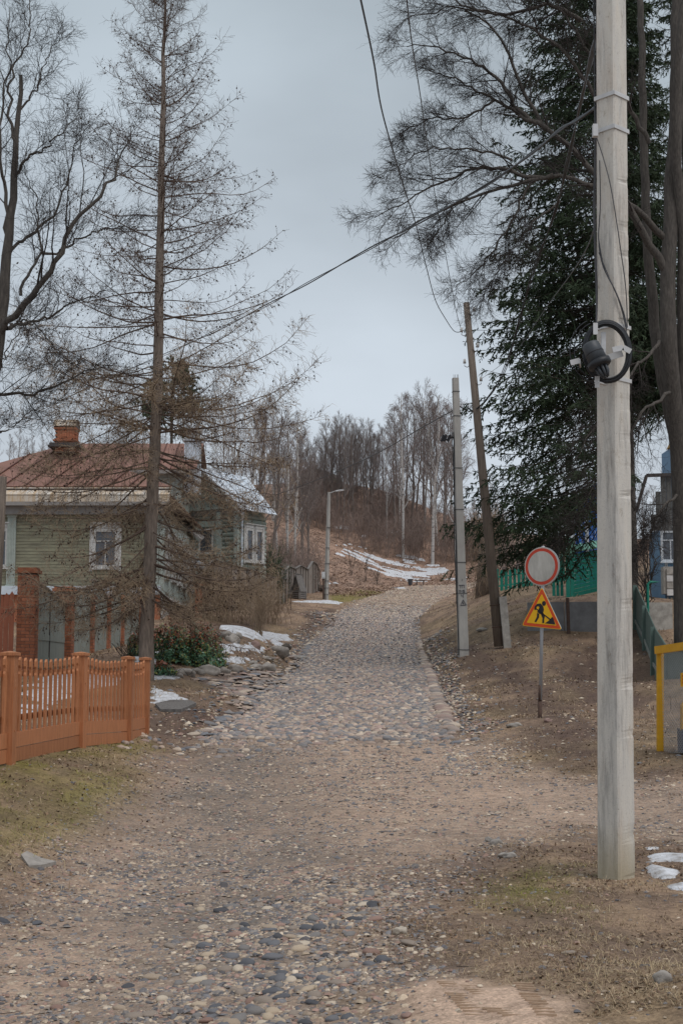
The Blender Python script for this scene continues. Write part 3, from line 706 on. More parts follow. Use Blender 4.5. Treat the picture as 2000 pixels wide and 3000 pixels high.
# cornice and eaves
b = MB(); b.box(((HX0 + HX1) / 2, HY0 - .18, 8.22), (HX1 - HX0 + .5, .36, .34)); b.build('cornice', M['fascia'], hA)
b = MB(); b.box(((HX0 + HX1) / 2, HY0 - .32, 8.47), (HX1 - HX0 + .8, .66, .18)); b.build('soffit', M['fascia'], hA)
b = MB(); b.box(((HX0 + HX1) / 2, HY0 - .62, 8.66), (HX1 - HX0 + .9, .07, .26)); b.build('gutter_board', M['rustwhite'], hA)
ex0, ex1, ey0, ey1 = HX0 - .45, HX1 + .45, HY0 - .65, HY1 + .5; ez = 8.82; ap = np.array((-12.3, 61.6, 11.55))
for k in range(9):
    xa, xb = ex0 + (ex1 - ex0) * k / 9, ex0 + (ex1 - ex0) * (k + 1) / 9
    b = MB(); b.hexa([(xa, ey0 - .02, ez - .02), (xb - .01, ey0 - .02, ez - .02), (xb - .01, ey0 + .75, ez + .40), (xa, ey0 + .75, ez + .40), (xa, ey0 - .02, ez + .02), (xb - .01, ey0 - .02, ez + .02), (xb - .01, ey0 + .75, ez + .44), (xa, ey0 + .75, ez + .44)]); b.build('eave_sheet', M['rustwhite'], hA)
b = MB(); b.tube([(ex0, ey0 + .35, ez + .26), (ex1, ey0 + .35, ez + .26)], .04, 6); b.build('snow_guard', M['darkmetal'], hA)
# front slope cut into diagonal sheets
def diag_sheets(parent, A, B, T, n, m):
    """triangular slope A-B (eave) with apex T, cut by seams that run parallel to the slant from B side"""
    A, B, T = map(lambda q: np.array(q, float), (A, B, T)); nrm = np.cross(B - A, T - A); nrm /= np.linalg.norm(nrm)
    u = norm(B - A); W = np.linalg.norm(B - A); v = norm((T - A) - u * np.dot(T - A, u)); H = np.dot(T - A, v); ta = np.dot(T - A, u)
    lean = .32    # seams lean towards +u with height
    def clip(poly, f):
        out = []
        for i in range(len(poly)):
            p, q = poly[i], poly[(i + 1) % len(poly)]; a, b_ = f(p), f(q)
            if a >= 0: out.append(p)
            if (a >= 0) != (b_ >= 0): t_ = a / (a - b_); out.append((p[0] + (q[0] - p[0]) * t_, p[1] + (q[1] - p[1]) * t_))
        return out
    lo = -H * lean; step = (W - lo) / n
    for k in range(n):
        c0 = lo + k * step; c1 = c0 + step
        poly = clip(clip([(0, 0), (W, 0), (ta, H)], lambda p: p[0] - p[1] * lean - c0), lambda p: c1 - p[0] + p[1] * lean)
        if len(poly) < 3: continue
        b = MB(); b.prism(poly, A - nrm * .02, u, v, .04, 0)
        ss = [p for p in poly if abs(p[0] - p[1] * lean - c0) < 1e-6]
        if len(ss) == 2:
            P = [A + u * p[0] + v * p[1] + nrm * .045 for p in ss]
            if np.linalg.norm(P[0] - P[1]) > .1: b.beam(P[0], P[1], .05, .05, up=nrm, m=1)
        b.build('roof_sheet', [m, M['seam']], parent)
diag_sheets(hA, (ex0, ey0 + .6, ez + .40), (ex1, ey0 + .6, ez + .40), ap, 14, M['rustroof'])
sheet_roof(hA, [(ex1, ey0, ez), (ex1, ey1, ez), ap + [0, 7.5, 0], ap], 8, M['rustroof'])
sheet_roof(hA, [(ex0, ey1, ez), (ex0, ey0, ez), ap, ap + [0, 7.5, 0]], 8, M['rustroof'])
# chimney
cpt = at(187, 1300, 60.0)
ch = obj('chimney', (lambda q: (q.box((cpt[0], 60.6, 11.6), (.80, .7, 1.1)), q.mesh('chimney', M['mortar']))[1])(MB()), hA)
zc = 11.15
for k in range(12):
    for (ox, oy, sx, sy) in [(-.32 + .21 * i + (.1 if k % 2 else 0), -.35, .2, .06) for i in range(4)] + [(.42, -.2 + .25 * i, .06, .24) for i in range(3)]:
        inst('brick', boxmesh('brick', (sx, sy, .07), M['brick']), ch, (cpt[0] + ox, 60.6 + oy, zc + k * .083))
b = MB(); b.box((cpt[0], 60.6, 11.42), (1.25, 1.1, .10)); b.box((cpt[0], 60.6, 11.33), (1.35, 1.2, .08)); b.build('chimney_collar', M['darkmetal'], hA)
b = MB(); b.box((cpt[0], 60.6, 11.60), (1.0, .86, .07)); b.box((cpt[0], 60.6, 12.12), (.96, .84, .08)); b.build('brick_ledge', M['brick'], ch)
b = MB(); N_ = 8; arc = [(.46 * math.cos(math.pi * i / N_), .34 * math.sin(math.pi * i / N_)) for i in range(N_ + 1)]
for i in range(N_): b.beam((cpt[0] - .5, 60.6 + arc[i][0], 12.17 + arc[i][1]), (cpt[0] + .5, 60.6 + arc[i][0], 12.17 + arc[i][1]), .19, .02, up=(0, arc[i][0], arc[i][1] + .01))
b.build('chimney_hood', M['rustwhite'], ch)
b = MB(); b.box((cpt[0] + .46, 60.6, 12.28), (.04, .74, .26)); b.box((cpt[0] - .46, 60.6, 12.28), (.04, .74, .26)); b.build('hood_end', M['darkmetal'], ch)

# ------------------------------------------------------------------ house behind it with the long red-brown ridge
rX0, rX1, rY = -14.2, -8.0, 70.5
hC = empty('rear_house', ((rX0 + rX1) / 2, rY, 5), 'pale green rear house with straight red-brown ridge roof and blue-white turret', 'house')
b = MB(); b.box(((rX0 + rX1) / 2, rY + 3, 8.2), (rX1 - rX0, 6, 7.6)); b.build('wall', M['palegreen'], hC)
clad(hC, (rX0, rY - .02), (rX1, rY - .02), 8.6, 11.6, .2, M['palegreen'], seg=2)
sheet_roof(hC, [(rX0 - .6, rY - .6, 11.75), (rX1 + .8, rY - .6, 11.75), (rX1 + .8, rY + 3, 13.6), (rX0 - .6, rY + 3, 13.6)], 12, M['rustroof'])
sheet_roof(hC, [(rX1 + .8, rY + 6.6, 11.75), (rX0 - .6, rY + 6.6, 11.75), (rX0 - .6, rY + 3, 13.6), (rX1 + .8, rY + 3, 13.6)], 4, M['rustroof'])
b = MB(); b.box(((rX0 + rX1) / 2 + .1, rY - .58, 11.62), (rX1 - rX0 + 1.4, .06, .18)); b.build('fascia', M['fascia'], hC)
tp = at(562, 1340, 71)
b = MB(); b.box((tp[0], 71.5, 12.0), (.78, .78, 2.6)); b.box((tp[0], 71.5, 13.42), (.95, .95, .1)); b.build('turret', M['silver'], hC)
b = MB()
for sx in (-.3, -.1, .1, .3): b.box((tp[0] + sx, 71.15, 13.65), (.05, .05, .42))
for zz in (13.5, 13.62, 13.74): b.box((tp[0], 71.17, zz), (.72, .03, .05))
b.box((tp[0], 71.5, 13.9), (.9, .9, .08)); b.box((tp[0], 71.7, 13.66), (.7, .05, .4)); b.build('turret_vent', M['trimwhite'], hC)

# ------------------------------------------------------------------ house B: pale green log house with the silver gable roof
wing = hA
wX, wY0, wY1 = -7.3, 57.4, 71.2
core = MB(); core.box((wX - .7, (wY0 + wY1) / 2, 3.4), (1.42, wY1 - wY0 - .4, 2.6)); bo = core.build('basement', M['mortar'], wing)
bk = boxmesh('white_brick', (.03, .49, .125), M['whitebrick']); bh = boxmesh('white_brick', (.03, .24, .125), M['whitebrick'])
nb = 0
for k in range(9):
    z = 4.62 - k * .135
    for j in range(31):
        y = wY0 + .25 + j * .5 + (.25 if k % 2 else 0)
        if y > wY1 - .2 or nb > 290: continue
        inst('brick', bk, bo, (wX + .045, y, z)); nb += 1
b = MB(); b.box((wX - .1, (wY0 + wY1) / 2, 4.76), (.5, wY1 - wY0 - .1, .12)); b.build('ledge', M['whitebrick'], wing)
for j in range(46):
    y = wY0 + .15 + j * .3
    b = MB(); b.box((wX - .03, y, 6.5), (.05, .27, 3.3)); b.build('wall_board', M['palegreen'], wing)
for j, y in enumerate((59.4, 61.6, 63.8, 66.0, 68.2, 70.2)):
    window(wing, (wX + .01, y, 6.5), .85, 1.45, ux=(0, 1, 0), crown=True, frame=.16)
for yy in (wY1, wY0 + .1):
    b = MB(); b.box((wX + .03, yy, 6.5), (.2, .26, 3.4)); b.build('corner_board', M['palegreen'], wing)
PH = math.radians(33); fu = np.array([math.cos(PH), -math.sin(PH)]); fv = np.array([math.sin(PH), math.cos(PH)])   # along the front (to the right), into the house
Cc = at(703, 1600, 73)[:2]
Wd, Dp = 4.6, 2.3
hB = empty('gable_house', (Cc[0], Cc[1], 5), 'pale green log house with silver sheet roof and lace-trimmed gable', 'house')
def hb(a, c, z): q = Cc + fu * a + fv * c; return (q[0], q[1], z)     # a<=0 along the front, c depth
zf, zev, zrd = 4.6, 10.25, 12.35
b = MB(); b.hexa([hb(-Wd, .12, zf - 1), hb(-.12, .12, zf - 1), hb(-.12, Dp, zf - 1), hb(-Wd, Dp, zf - 1), hb(-Wd, .12, zev), hb(-.12, .12, zev), hb(-.12, Dp, zev), hb(-Wd, Dp, zev)]); b.build('wall', M['log'], hB)
clad(hB, hb(-Wd, .1, 0)[:2], hb(0, .1, 0)[:2], 6.6, 9.9, .235, M['log'], 'log', log=True)
clad(hB, hb(-.1, -.1, 0)[:2], hb(-.1, Dp, 0)[:2], 6.6, 9.9, .235, M['log'], 'log', log=True)
clad(hB, hb(-Wd, .02, 0)[:2], hb(-.4, .02, 0)[:2], 5.2, 6.55, .19, M['palegreen'])
for a, c in ((-.14, -.08), (-1.3, -.08)):
    b = MB(); q = hb(a, c, 8.0); b.box(q, (.26, .2, 4.0), -PH); b.build('corner_board', M['palegreen'], hB)
window(hB, hb(-2.15, -.06, 8.55), .8, 1.15, ux=(*fu, 0), frame=.07, mull=False, fm='trimwhite')
b = MB()
for s in (-1, 1): b.box(hb(-2.15 + s * .62, -.05, 8.5), (.2, .1, 2.0), -PH)
b.box(hb(-2.15, -.05, 9.45), (1.5, .1, .3), -PH); b.box(hb(-2.15, -.05, 7.6), (1.5, .1, .2), -PH); b.build('window_surround', M['palegreen'], hB)
for c_ in (.75, 1.6): window(hB, hb(.03, c_, 8.3), .42, 1.5, ux=(*fv, 0), frame=.13, crown=True, mull=False)
b = MB(); b.tube([hb(.18, .1, 10.1), hb(.14, -.02, 9.5), hb(.14, -.02, 6.2)], .05, 8); b.build('downpipe', M['silver'], hB)
# gable with herringbone boards
gA = Wd / 2; OV = .45
for side in (-1, 1):
    for k in range(13):
        a0 = k * .19; a1 = a0 + .175
        zr = lambda aa: zev + (zrd - zev) * (1 - aa / (gA + .1))
        if a0 > gA: break
        b = MB(); sl = .75
        lo0, lo1 = zev, zev
        p = [(-gA + side * a0, zev), (-gA + side * a1, zev), (-gA + side * a1, max(zev + .01, zr(a1) - .05)), (-gA + side * a0, zr(a0) - .05)]
        if side < 0: p = p[::-1]
        b.prism(p, hb(0, -.04 - .004 * (k % 2), 0), (*fu, 0), (0, 0, 1), .03); b.build('gable_board', M['palegreen'], hB)
b = MB(); b.beam(hb(-Wd - .3, -.1, zev - .02), hb(.3, -.1, zev - .02), .3, .12); b.build('gable_ledge', M['palegreen'], hB)
b = MB(); b.beam(hb(-Wd - .1, -.02, zev - .2), hb(.1, -.02, zev - .2), .08, .28); b.build('frieze', M['fascia'], hB)
rid0, rid1 = hb(-gA, -OV, zrd), hb(-gA, Dp + .9, zrd)
er0, er1 = hb(.55, -OV, zev - .25), hb(.55, Dp + .2, zev - .25)
rid1 = hb(-gA, 3.6, zrd)
sheet_roof(hB, [er0, er1, rid1, rid0], 6, M['silver'])
el0, el1 = hb(-Wd - .55, -OV, zev - .25), hb(-Wd - .55, Dp + .2, zev - .25)
sheet_roof(hB, [el1, el0, rid0, rid1], 3, M['silver'])
for e0, sg in ((er0, 1), (el0, -1)):
    b = MB(); r0 = np.array(rid0); e1 = np.array(e0); dn = np.array([0, 0, -1.0]); o_ = np.array([-fv[0], -fv[1], 0]) * .03
    b.beam(r0 + dn * .06 + o_, e1 + dn * .06 + o_, .03, .07); b.beam(r0 + dn * .32 + o_, e1 + dn * .32 + o_, .03, .05)
    for k in range(26):
        t0 = k / 26; t1 = (k + 1) / 26; z0_, z1_ = (.08, .31) if k % 2 else (.31, .08)
        b.beam(r0 + (e1 - r0) * t0 + dn * z0_ + o_, r0 + (e1 - r0) * t1 + dn * z1_ + o_, .02, .035)
    b.build('lace_bargeboard', M['trimwhite'], hB)
# porch roof leaning against the front
pr = empty('porch', (*at(520, 1600, 69.5)[:2], 5), 'lean-to porch with grey sloping roof between the wing and the gable house', 'porch')
a0, a1, a2, a3 = at(455, 1475, 68), at(590, 1583, 68), at(598, 1576, 71), at(470, 1460, 71)
sheet_roof(pr, [a1, a2, a3, a0], 3, M['fascia'], th=.1)
for px_ in (492, 560):
    q = at(px_, 1600, 69.3); b = MB(); b.box((q[0], q[1], 6.6), (.14, .14, 3.0)); b.build('post', M['palegreen'], pr)
for k in range(9):
    q = at(500 + k * 7.5, 1700, 69.4); b = MB(); b.box((q[0], q[1], 6.05), (.1, .03, 1.9)); b.build('board', M['palegreen'], pr)
q = at(543, 1640, 69.3); b = MB(); b.beam(at(540, 1655, 69.2), at(600, 1655, 69.2), .5, .35); b.build('canopy', M['silver'], pr)
q = at(583, 1745, 60); gq = ground(q[0], 60)
ep = empty('brick_post', (q[0], 60, gq), 'thin brick post with a flat cap beside the dry garden shrubs', 'brick pillar')
brick_prism(ep, (q[0], 60, gq - .1), .28, .28, q[2] + .15 - gq + .35, 0, .09, .28)
b = MB(); b.box((q[0] + .05, 60, q[2] + .46), (.5, .42, .09)); b.build('cap', M['brick'], ep)

# ------------------------------------------------------------------ grey sheet fence that steps uphill, back to the garden
fn = empty('sheet_fence', (*at(700, 1760, 70)[:2], 5), 'grey-brown sheet fence with arched and zigzag tops along the garden', 'fence')
segs = []   # (px0, top0, px1, top1, d0, d1, bottom_z offset)
def fpanel(px0, t0, px1, t1, d0, d1, n, hts=None, capw=.16):
    A = at(px0, t0, d0); B = at(px1, t1, d1)
    for k in range(n):
        s0, s1 = k / n, (k + 1) / n
        P0 = A + (B - A) * s0; P1 = A + (B - A) * (s1 - .012)
        g0 = ground(P0[0], P0[1]) - .15; g1 = ground(P1[0], P1[1]) - .15
        n_ = norm(np.array([B[1] - A[1], -(B[0] - A[0]), 0])) * .02
        b = MB(); b.hexa([(P0[0], P0[1], g0), (P1[0], P1[1], g1), (P1[0] - n_[0], P1[1] - n_[1], g1), (P0[0] - n_[0], P0[1] - n_[1], g0), P0, P1, P1 - n_, P0 - n_]); b.build('panel', M['greyboard'], fn)
        b = MB(); q_ = A + (B - A) * s1; b.beam((q_[0] + n_[0], q_[1] + n_[1], ground(q_[0], q_[1]) - .1), q_ + n_, .05, .05, up=(0, 1, 0)); b.build('batten', M['tarp'], fn)
    b = MB(); b.beam(A + [0, 0, .03], B + [0, 0, .03], capw, .04); b.build('coping', M['greywood'], fn)
for s in [(583, 1690, 625, 1640, 64, 66, 2), (625, 1640, 655, 1650, 66, 67.5, 1), (655, 1650, 700, 1662, 67.5, 70, 2), (700, 1662, 745, 1674, 70, 73, 2), (745, 1674, 790, 1690, 73, 77, 2), (790, 1692, 836, 1697, 77, 82.5, 4),
          (836, 1697, 836.5, 1670, 82.5, 82.7, 1), (811, 1668, 822, 1661, 84, 84.3, 1), (822, 1661, 836, 1672, 84.3, 86, 2), (836, 1672, 846, 1660, 86, 87, 1), (846, 1660, 866, 1669, 87, 90, 3), (866, 1666, 880, 1658, 90, 91, 1), (880, 1658, 902, 1670, 91, 95, 3),
          (902, 1668, 915, 1646, 95, 97, 1), (915, 1646, 925, 1652, 97, 101, 2), (925, 1652, 936, 1676, 101, 106, 2)]: fpanel(*s)
b = MB(); A, B = at(785, 1641, 100), at(905, 1664, 100); g = ground(A[0], A[1]); b.hexa([(A[0], 100, g), (B[0], 100, g), (B[0], 100.05, g), (A[0], 100.05, g), A, B, B + [0, .05, 0], A + [0, .05, 0]]); 
fn2 = b.build('rear_fence', M['greyboard']); tagset(fn2, 'low straight board fence behind the zigzag fence, at the foot of the hill', 'fence')

# ------------------------------------------------------------------ log well house with steep plank roof
wc = at(880, 1755, 87.5); g = ground(wc[0], wc[1]) - .05
well = empty('well_house', (wc[0], wc[1], g), 'small log well house with steep weathered plank roof beside the lamp post', 'well')
wl_, wr_ = at(843, 1740, 87.5), at(878, 1750, 86.5); we = at(919, 1748, 88.5)
u1 = norm((wr_ - wl_) * [1, 1, 0]); u2 = norm((we - wr_) * [1, 1, 0]); w1 = .85; w2 = .88
O = np.array([wr_[0], wr_[1], g])
for k in range(4):
    for (p, q) in ((O, O + u2 * w2), (O - u1 * w1, O)):
        b = MB(); b.tube([np.array(p) + [0, 0, .07 + k * .115] - (0 if p is O else 0), np.array(q) + [0, 0, .07 + k * .115]], .06, 8); b.build('log', M['greywood'], well)
R0 = O - u1 * w1 / 2 + [0, 0, 1.52]; R1 = R0 + u2 * w2
for side, P in ((1, O + u1 * .06), (-1, O - u1 * (w1 + .06))):
    n = 7
    for k in range(n):
        s0, s1 = k / n, (k + 1) / n - .01; ex = .08
        E0 = P + [0, 0, .44] - u2 * ex; E1 = P + [0, 0, .44] + u2 * (w2 + ex); T0 = R0 - u2 * ex; T1 = R1 + u2 * ex
        b = MB(); q = [E0 + (E1 - E0) * s0, E0 + (E1 - E0) * s1, T0 + (T1 - T0) * s1, T0 + (T1 - T0) * s0]; nn = norm(np.cross(q[1] - q[0], q[3] - q[0])) * .025
        b.hexa([*q, *[x + nn for x in q]]); b.build('roof_plank', M['greywood'], well)
for k in range(8):
    z = .5 + k * .12; hw = (w1 / 2) * (1 - (z - .44) / 1.1)
    b = MB(); c_ = O - u1 * w1 / 2 + [0, 0, z] + u2 * .04; b.beam(c_ - u1 * hw, c_ + u1 * hw, .03, .11); b.build('gable_plank', M['greywood'], well)
b = MB(); b.beam(R0 - u2 * .1 + [0, 0, .03], R1 + u2 * .1 + [0, 0, .03], .12, .04); b.build('ridge_board', M['greywood'], well)
for p in (O, O + u2 * w2): 
    b = MB(); b.box((p[0], p[1], g + .25), (.12, .12, .52)); b.build('corner_post', M['greywood'], well)

# lamp post, meter box, birdhouse stick
lp = at(955, 1757, 90); g = ground(lp[0], lp[1]); lt = at(963.5, 1442, 90)
lamp = empty('lamp_post', (lp[0], lp[1], g), 'slim pale concrete lamp post with short arm lamp beside the well house', 'lamp post')
b = MB(); b.tube([(lp[0], 90, g - .3), lt * .5 + lp * .5, lt], [.15, .13, .10], 4); b.build('pole', M['concrete'], lamp)
b = MB(); la = at(1000, 1437, 89.5); b.tube([lt + [0, 0, -.08], (lt + la) / 2 + [0, 0, .02], la], .025, 6); b.build('arm', M['whitemetal'], lamp)
b = MB(); b.beam(la - [.35, 0, .03], la + [.15, 0, .04], .16, .09); b.build('lamp_head', M['whitemetal'], lamp)
b = MB()
for zz in (.35, .75, 1.2, 2.3, 3.3, 4.6): b.box((lp[0] + .008 * zz * 4, 90, g + zz), (.27, .27, .02))
b.build('wire_band', M['greycable'], lamp)
mb_ = at(947, 1685, 89.8); bx = MB(); bx.box((mb_[0], 89.85, mb_[2]), (.22, .16, .42)); bx.box((mb_[0], 89.76, mb_[2] + .02), (.17, .02, .32))
me_ = empty('meter_box', (mb_[0], 89.85, mb_[2] - .2), 'small white meter box hung on the lamp post above a rusty stake', 'meter box'); bx.build('case', M['whitemetal'], me_)
st_ = MB(); st_.box((mb_[0], 89.9, (g + mb_[2] - .2) / 2 - .1), (.10, .08, mb_[2] - .2 - g + .2)); st_.build('stake', M['rustpipe'], me_)
bp = gat(852, 1790, 74); bt = at(850, 1740, 74)
bs = empty('birdhouse_on_stick', bp, 'little wooden bird table on a thin bent stick in the grass before the well house', 'bird table')
b = MB(); b.tube([bp - [0, 0, .1], (bp + bt) / 2 + [.02, 0, 0], bt], .022, 6); b.build('stick', M['rustpipe'], bs)
b = MB(); b.box((bt[0], bt[1], bt[2] + .04), (.2, .16, .05)); b.beam(bt + [-.16, 0, .10], bt + [.02, 0, .26], .2, .02); b.beam(bt + [.16, 0, .10], bt + [-.02, 0, .26], .2, .02); b.build('tray', M['greywood'], bs)
# bench, bin far up the lane, small bollard
bb = gat(1230, 1716, 128); bench = empty('bench', bb, 'plain dark plank bench at the foot of the snowy slope', 'bench')
b = MB(); b.beam(bb + [-.42, 0, .42], bb + [.42, .1, .42], .34, .07); b.build('seat', M['darkmetal'], bench)
for s in (-.3, .3): b = MB(); b.box((bb[0] + s, bb[1], bb[2] + .2), (.09, .3, .4)); b.build('leg', M['darkmetal'], bench)
bn = gat(1201, 1714, 127); bi = empty('litter_bin', bn, 'dark grey bucket-shaped litter bin left of the bench', 'litter bin')
b = MB(); b.tube([bn + [0, 0, .12], bn + [0, 0, .66]], [.18, .24], 10); b.build('bucket', M['darkgrey'], bi); b = MB(); b.box(bn + [0, .1, .3], (.06, .06, .7)); b.build('post', M['darkmetal'], bi)
sh = gat(928, 1690, 104); shm = MB(); shm.tube([sh + [-.8, 0, .2], sh + [0, .3, .28], sh + [.7, .2, .2]], [.18, .28, .2], 8); tagset(shm.build('boulder', M['tarp']), 'dark brown earth-stained boulder behind the lamp post', 'boulder')
# green house on top of the hill
hp = at(935, 1400, 183); g = ground(hp[0], 183)
hh = empty('hilltop_house', (hp[0], 183, g), 'dim green house with dark roof among the trees on the hilltop', 'house')
zt = at(900, 1402, 183)[2]; x0, x1 = at(905, 1, 183)[0], at(1003, 1, 183)[0]
b = MB(); b.box(((x0 + x1) / 2, 185, (g - 2 + zt) / 2), (x1 - x0, 4, zt - g + 2)); b.build('wall', mat('dim_green_wall', (.14, .22, .17), (.10, .16, .12), 2, .8, .1), hh)
rA = [at(868, 1400, 182.5), at(1008, 1420, 182.5), at(990, 1394, 185), at(905, 1366, 185)]
sheet_roof(hh, rA, 6, mat('dark_slate', (.09, .085, .08), (.06, .055, .05), 2, .8, .1), th=.15)
for px_ in (930, 965): window(hh, at(px_, 1425, 182.9), .9, 1.1, mull=False)
# ------------------------------------------------------------------ concrete wall, teal fence and gate, sage fence, yellow cage
wl0, wl1 = at(1545, 1860, 48.2), at(1765, 1856, 47.6)
rw = empty('retaining_wall', (wl0[0], 48, ground(wl0[0], 47)), 'low dark grey concrete wall panels behind the road works sign', 'wall')
for k in range(2):
    A = wl0 + (wl1 - wl0) * (k / 2) ; B = wl0 + (wl1 - wl0) * ((k + 1) / 2 - .01)
    b = MB(); b.beam((A[0], A[1], 3.35), (B[0], B[1], 3.35), .12, 1.36); b.build('panel', M['wall'], rw)
q = at(1667, 1800, 47.3); b = MB(); b.tube([(q[0], 47.5, 2.5), (q[0] - .02, 47.55, 4.15)], .06, 7); b.build('stake', M['rustpipe'], rw)
# teal pickets
tf = empty('teal_picket_fence', (*at(1500, 1720, 72)[:2], 5.9), 'teal green picket fence running over the grassy bank behind the leaning wooden pole', 'fence')
tA, tB = at(1456, 1733, 71), at(1650, 1702, 76)
n = 17
for k in range(n):
    s_ = k / (n - 1); P = tA + (tB - tA) * s_; g = max(ground(P[0], P[1]), P[2] - .1) - .05; h = 1.02 + .03 * math.sin(k * 2.1)
    if k == 0: h += .12
    w = .15
    b = MB(); b.prism([(-w / 2, 0), (w / 2, 0), (w / 2, h - .06), (w * .2, h), (-w * .2, h), (-w / 2, h - .06)], (P[0], P[1], P[2]), (1, 0, 0), (0, 0, 1), -.025); b.build('picket', M['teal'], tf)
for f_ in (.25, .72):
    b = MB(); b.beam(tA + [0, .06, f_], tB + [0, .06, f_], .04, .07); b.build('rail', M['teal'], tf)
# teal gate of horizontal boards with mint canopy
gA, gB = at(1656, 1757, 60), at(1810, 1715, 61)
tg = empty('board_gate', (gA[0], gA[1], gA[2]), 'tall teal green gate of horizontal boards under a mint green canopy', 'gate')
pw = at(1680, 1757, 60)[0] - gA[0]
for k in range(2):
    b = MB(); x0 = gA[0] + pw * k / 2; b.box((x0 + pw / 4, 59.9, gA[2] + .95), (pw / 2 - .015, .08, 2.0)); b.build('post_board', M['teal'], tg)
for k in range(11):
    z0 = k / 11; A = np.array([gA[0] + pw, 60.05, gA[2] + .12 + z0 * 1.82]); Bz = gA[2] + .62 + z0 * 1.75
    b = MB(); b.beam(A + [0, 0, .08], (gB[0], 61, Bz + .08), .04, .152); b.build('board', M['teal'], tg)
for k in range(3):
    b = MB(); x = gA[0] - .11 - k * .17; b.box((x, 60.3, gA[2] + 1.05), (.13, .03, 1.75)); b.build('side_board', M['teal'], tg)
A, B = at(1642, 1624, 59.8), at(1815, 1592, 60.6); C2, D2 = at(1812, 1572, 62), at(1662, 1602, 61.4)
sheet_roof(tg, [A, B, C2, D2], 4, M['mint'], th=.05, name='canopy_sheet')
b = MB(); b.prism([(0, 0), (0, .1), (.3, .75), (.55, .75), (.55, 0)], at(1642, 1628, 59.7), (1, 0, 0), (0, 0, 1), -.05); b.build('canopy_end', M['mint'], tg)
# pale shed and bright blue house behind the gate
bh_ = empty('blue_board_house', (*at(1710, 1600, 68)[:2], 5), 'bright blue board house with white trim glimpsed between spruce and concrete pole', 'house')
g = ground(11.5, 69)
for k in range(16):
    x = at(1640 + k * 9.4, 1, 69)[0]; white = (k % 4 == 1)
    z1 = at(1, 1480 - k * 8, 69)[2]
    b = MB(); b.box((x, 69, (g + z1) / 2), (.145, .05, z1 - g)); b.build('white_board' if white else 'board', M['whitepaint'] if white or k < 2 else M['brightblue'], bh_)
# sage-green fence going down the slope and on behind the yellow cage
sf = empty('sage_fence', (*at(1880, 1850, 45)[:2], 3), 'sage green close-board fence stepping down the dark slope right of the concrete pole', 'fence')
spts = [(1864, 1718, 1845, 47.3), (1892, 1778, 1905, 43.2), (1918, 1840, 1978, 38.4), (1952, 1893, 2035, 33.5), (2040, 1915, 2050, 31.5), (2200, 1920, 2060, 30.5)]
for k in range(5):
    T0 = at(spts[k][0], spts[k][1], spts[k][3]); B0 = at(spts[k][0], spts[k][2], spts[k][3]); T1 = at(spts[k + 1][0], spts[k + 1][1], spts[k + 1][3]); B1 = at(spts[k + 1][0], spts[k + 1][2], spts[k + 1][3])
    n = max(8, int(np.linalg.norm(T1 - T0) / .13))
    for j in range(n):
        a, c = j / n, (j + 1) / n - .06 / n
        P = [B0 + (B1 - B0) * a, B0 + (B1 - B0) * c, T0 + (T1 - T0) * c, T0 + (T1 - T0) * a]; nn = norm(np.cross(P[1] - P[0], P[3] - P[0])) * .025
        P[0] = P[0] - [0, 0, .1]; P[1] = P[1] - [0, 0, .1]; P[2] = P[2] + [0, 0, .02 * (j % 2)]; P[3] = P[3] + [0, 0, .02 * (j % 2)]
        b = MB(); b.hexa([*P, *[p_ + nn for p_ in P]]); b.build('board', M['sage'], sf)
    n_ = norm(np.array([T1[1] - T0[1], -(T1[0] - T0[0]), 0])); n_ = n_ if n_[0] < 0 else -n_
    if k > 2: n_ = np.array([0, -1.0, 0])
    b = MB(); b.beam(B0 + n_ * .05 + [0, 0, .3], B1 + n_ * .05 + [0, 0, .3], .04, .09); b.build('rail', M['greygreen'], sf)
    b = MB(); b.beam(B0 + n_ * .07 - [0, 0, .2], T0 + n_ * .07 + [0, 0, .04], .12, .1, up=(0, 1, 0)); b.build('post', M['sage'], sf)
# blue house on the right
bx0, bx1 = at(1872, 1, 58)[0], at(2060, 1, 58)[0]; g = ground(12.8, 57)
hR = empty('blue_shed_house', (bx0, 58, g), 'weathered blue boarded house with grey round-shouldered gable behind the bare linden trunk', 'house')
zt = at(1, 1545, 58)[2]; n = 18
for k in range(n):
    x = bx0 + .45 + (bx1 - bx0 - .4) * (k + .5) / n
    b = MB(); wht = k in (0, 5); b.box((x, 58, (g + .6 + zt) / 2), ((bx1 - bx0 - .4) / n - .015, .05, zt - g - .6)); b.build('white_corner_board' if wht else 'wall_board', M['whitepaint'] if wht else M['blue'], hR)
b = MB(); b.box((bx0 + 1.9, 59.5, (g + zt) / 2), (2.9, 2.8, zt - g)); b.build('wall', M['blue'], hR)
n = 14
for k in range(n):
    x0 = bx0 - .1 + k * .22; zz = at(1, 1395, 57.8)[2]; xx = (x0 - bx0 + .1) / .22
    ztop = min(zz, at(1, 1500, 57.8)[2] + xx * .95 - .1); zb_ = zt - .15
    b = MB(); b.box((x0 + .1, 57.85, (ztop + zb_) / 2), (.205, .05, ztop - zb_)); b.build('gable_board', M['greyroof'], hR)
b = MB(); b.beam(at(1862, 1500, 57.7), at(1892, 1393, 57.7), .12, .12, up=(0, 1, 0)); b.beam(at(1892, 1393, 57.7), at(2050, 1388, 57.7), .1, .14); b.build('barge_board', M['darkmetal'], hR)
b = MB(); b.box((bx0 + 1.0, 57.6, g + .75), (1.5, .5, 1.1)); b.build('rubble_plinth', M['concrete2'], hR)
for k in range(10):
    b = MB(); b.box((bx0 + .55 + (k % 3) * .42, 57.28, g + .25 + (k // 3) * .28), (.39, .1, .25)); b.build('plinth_block', M['concrete2'] if k % 2 else M['whitebrick'], hR)
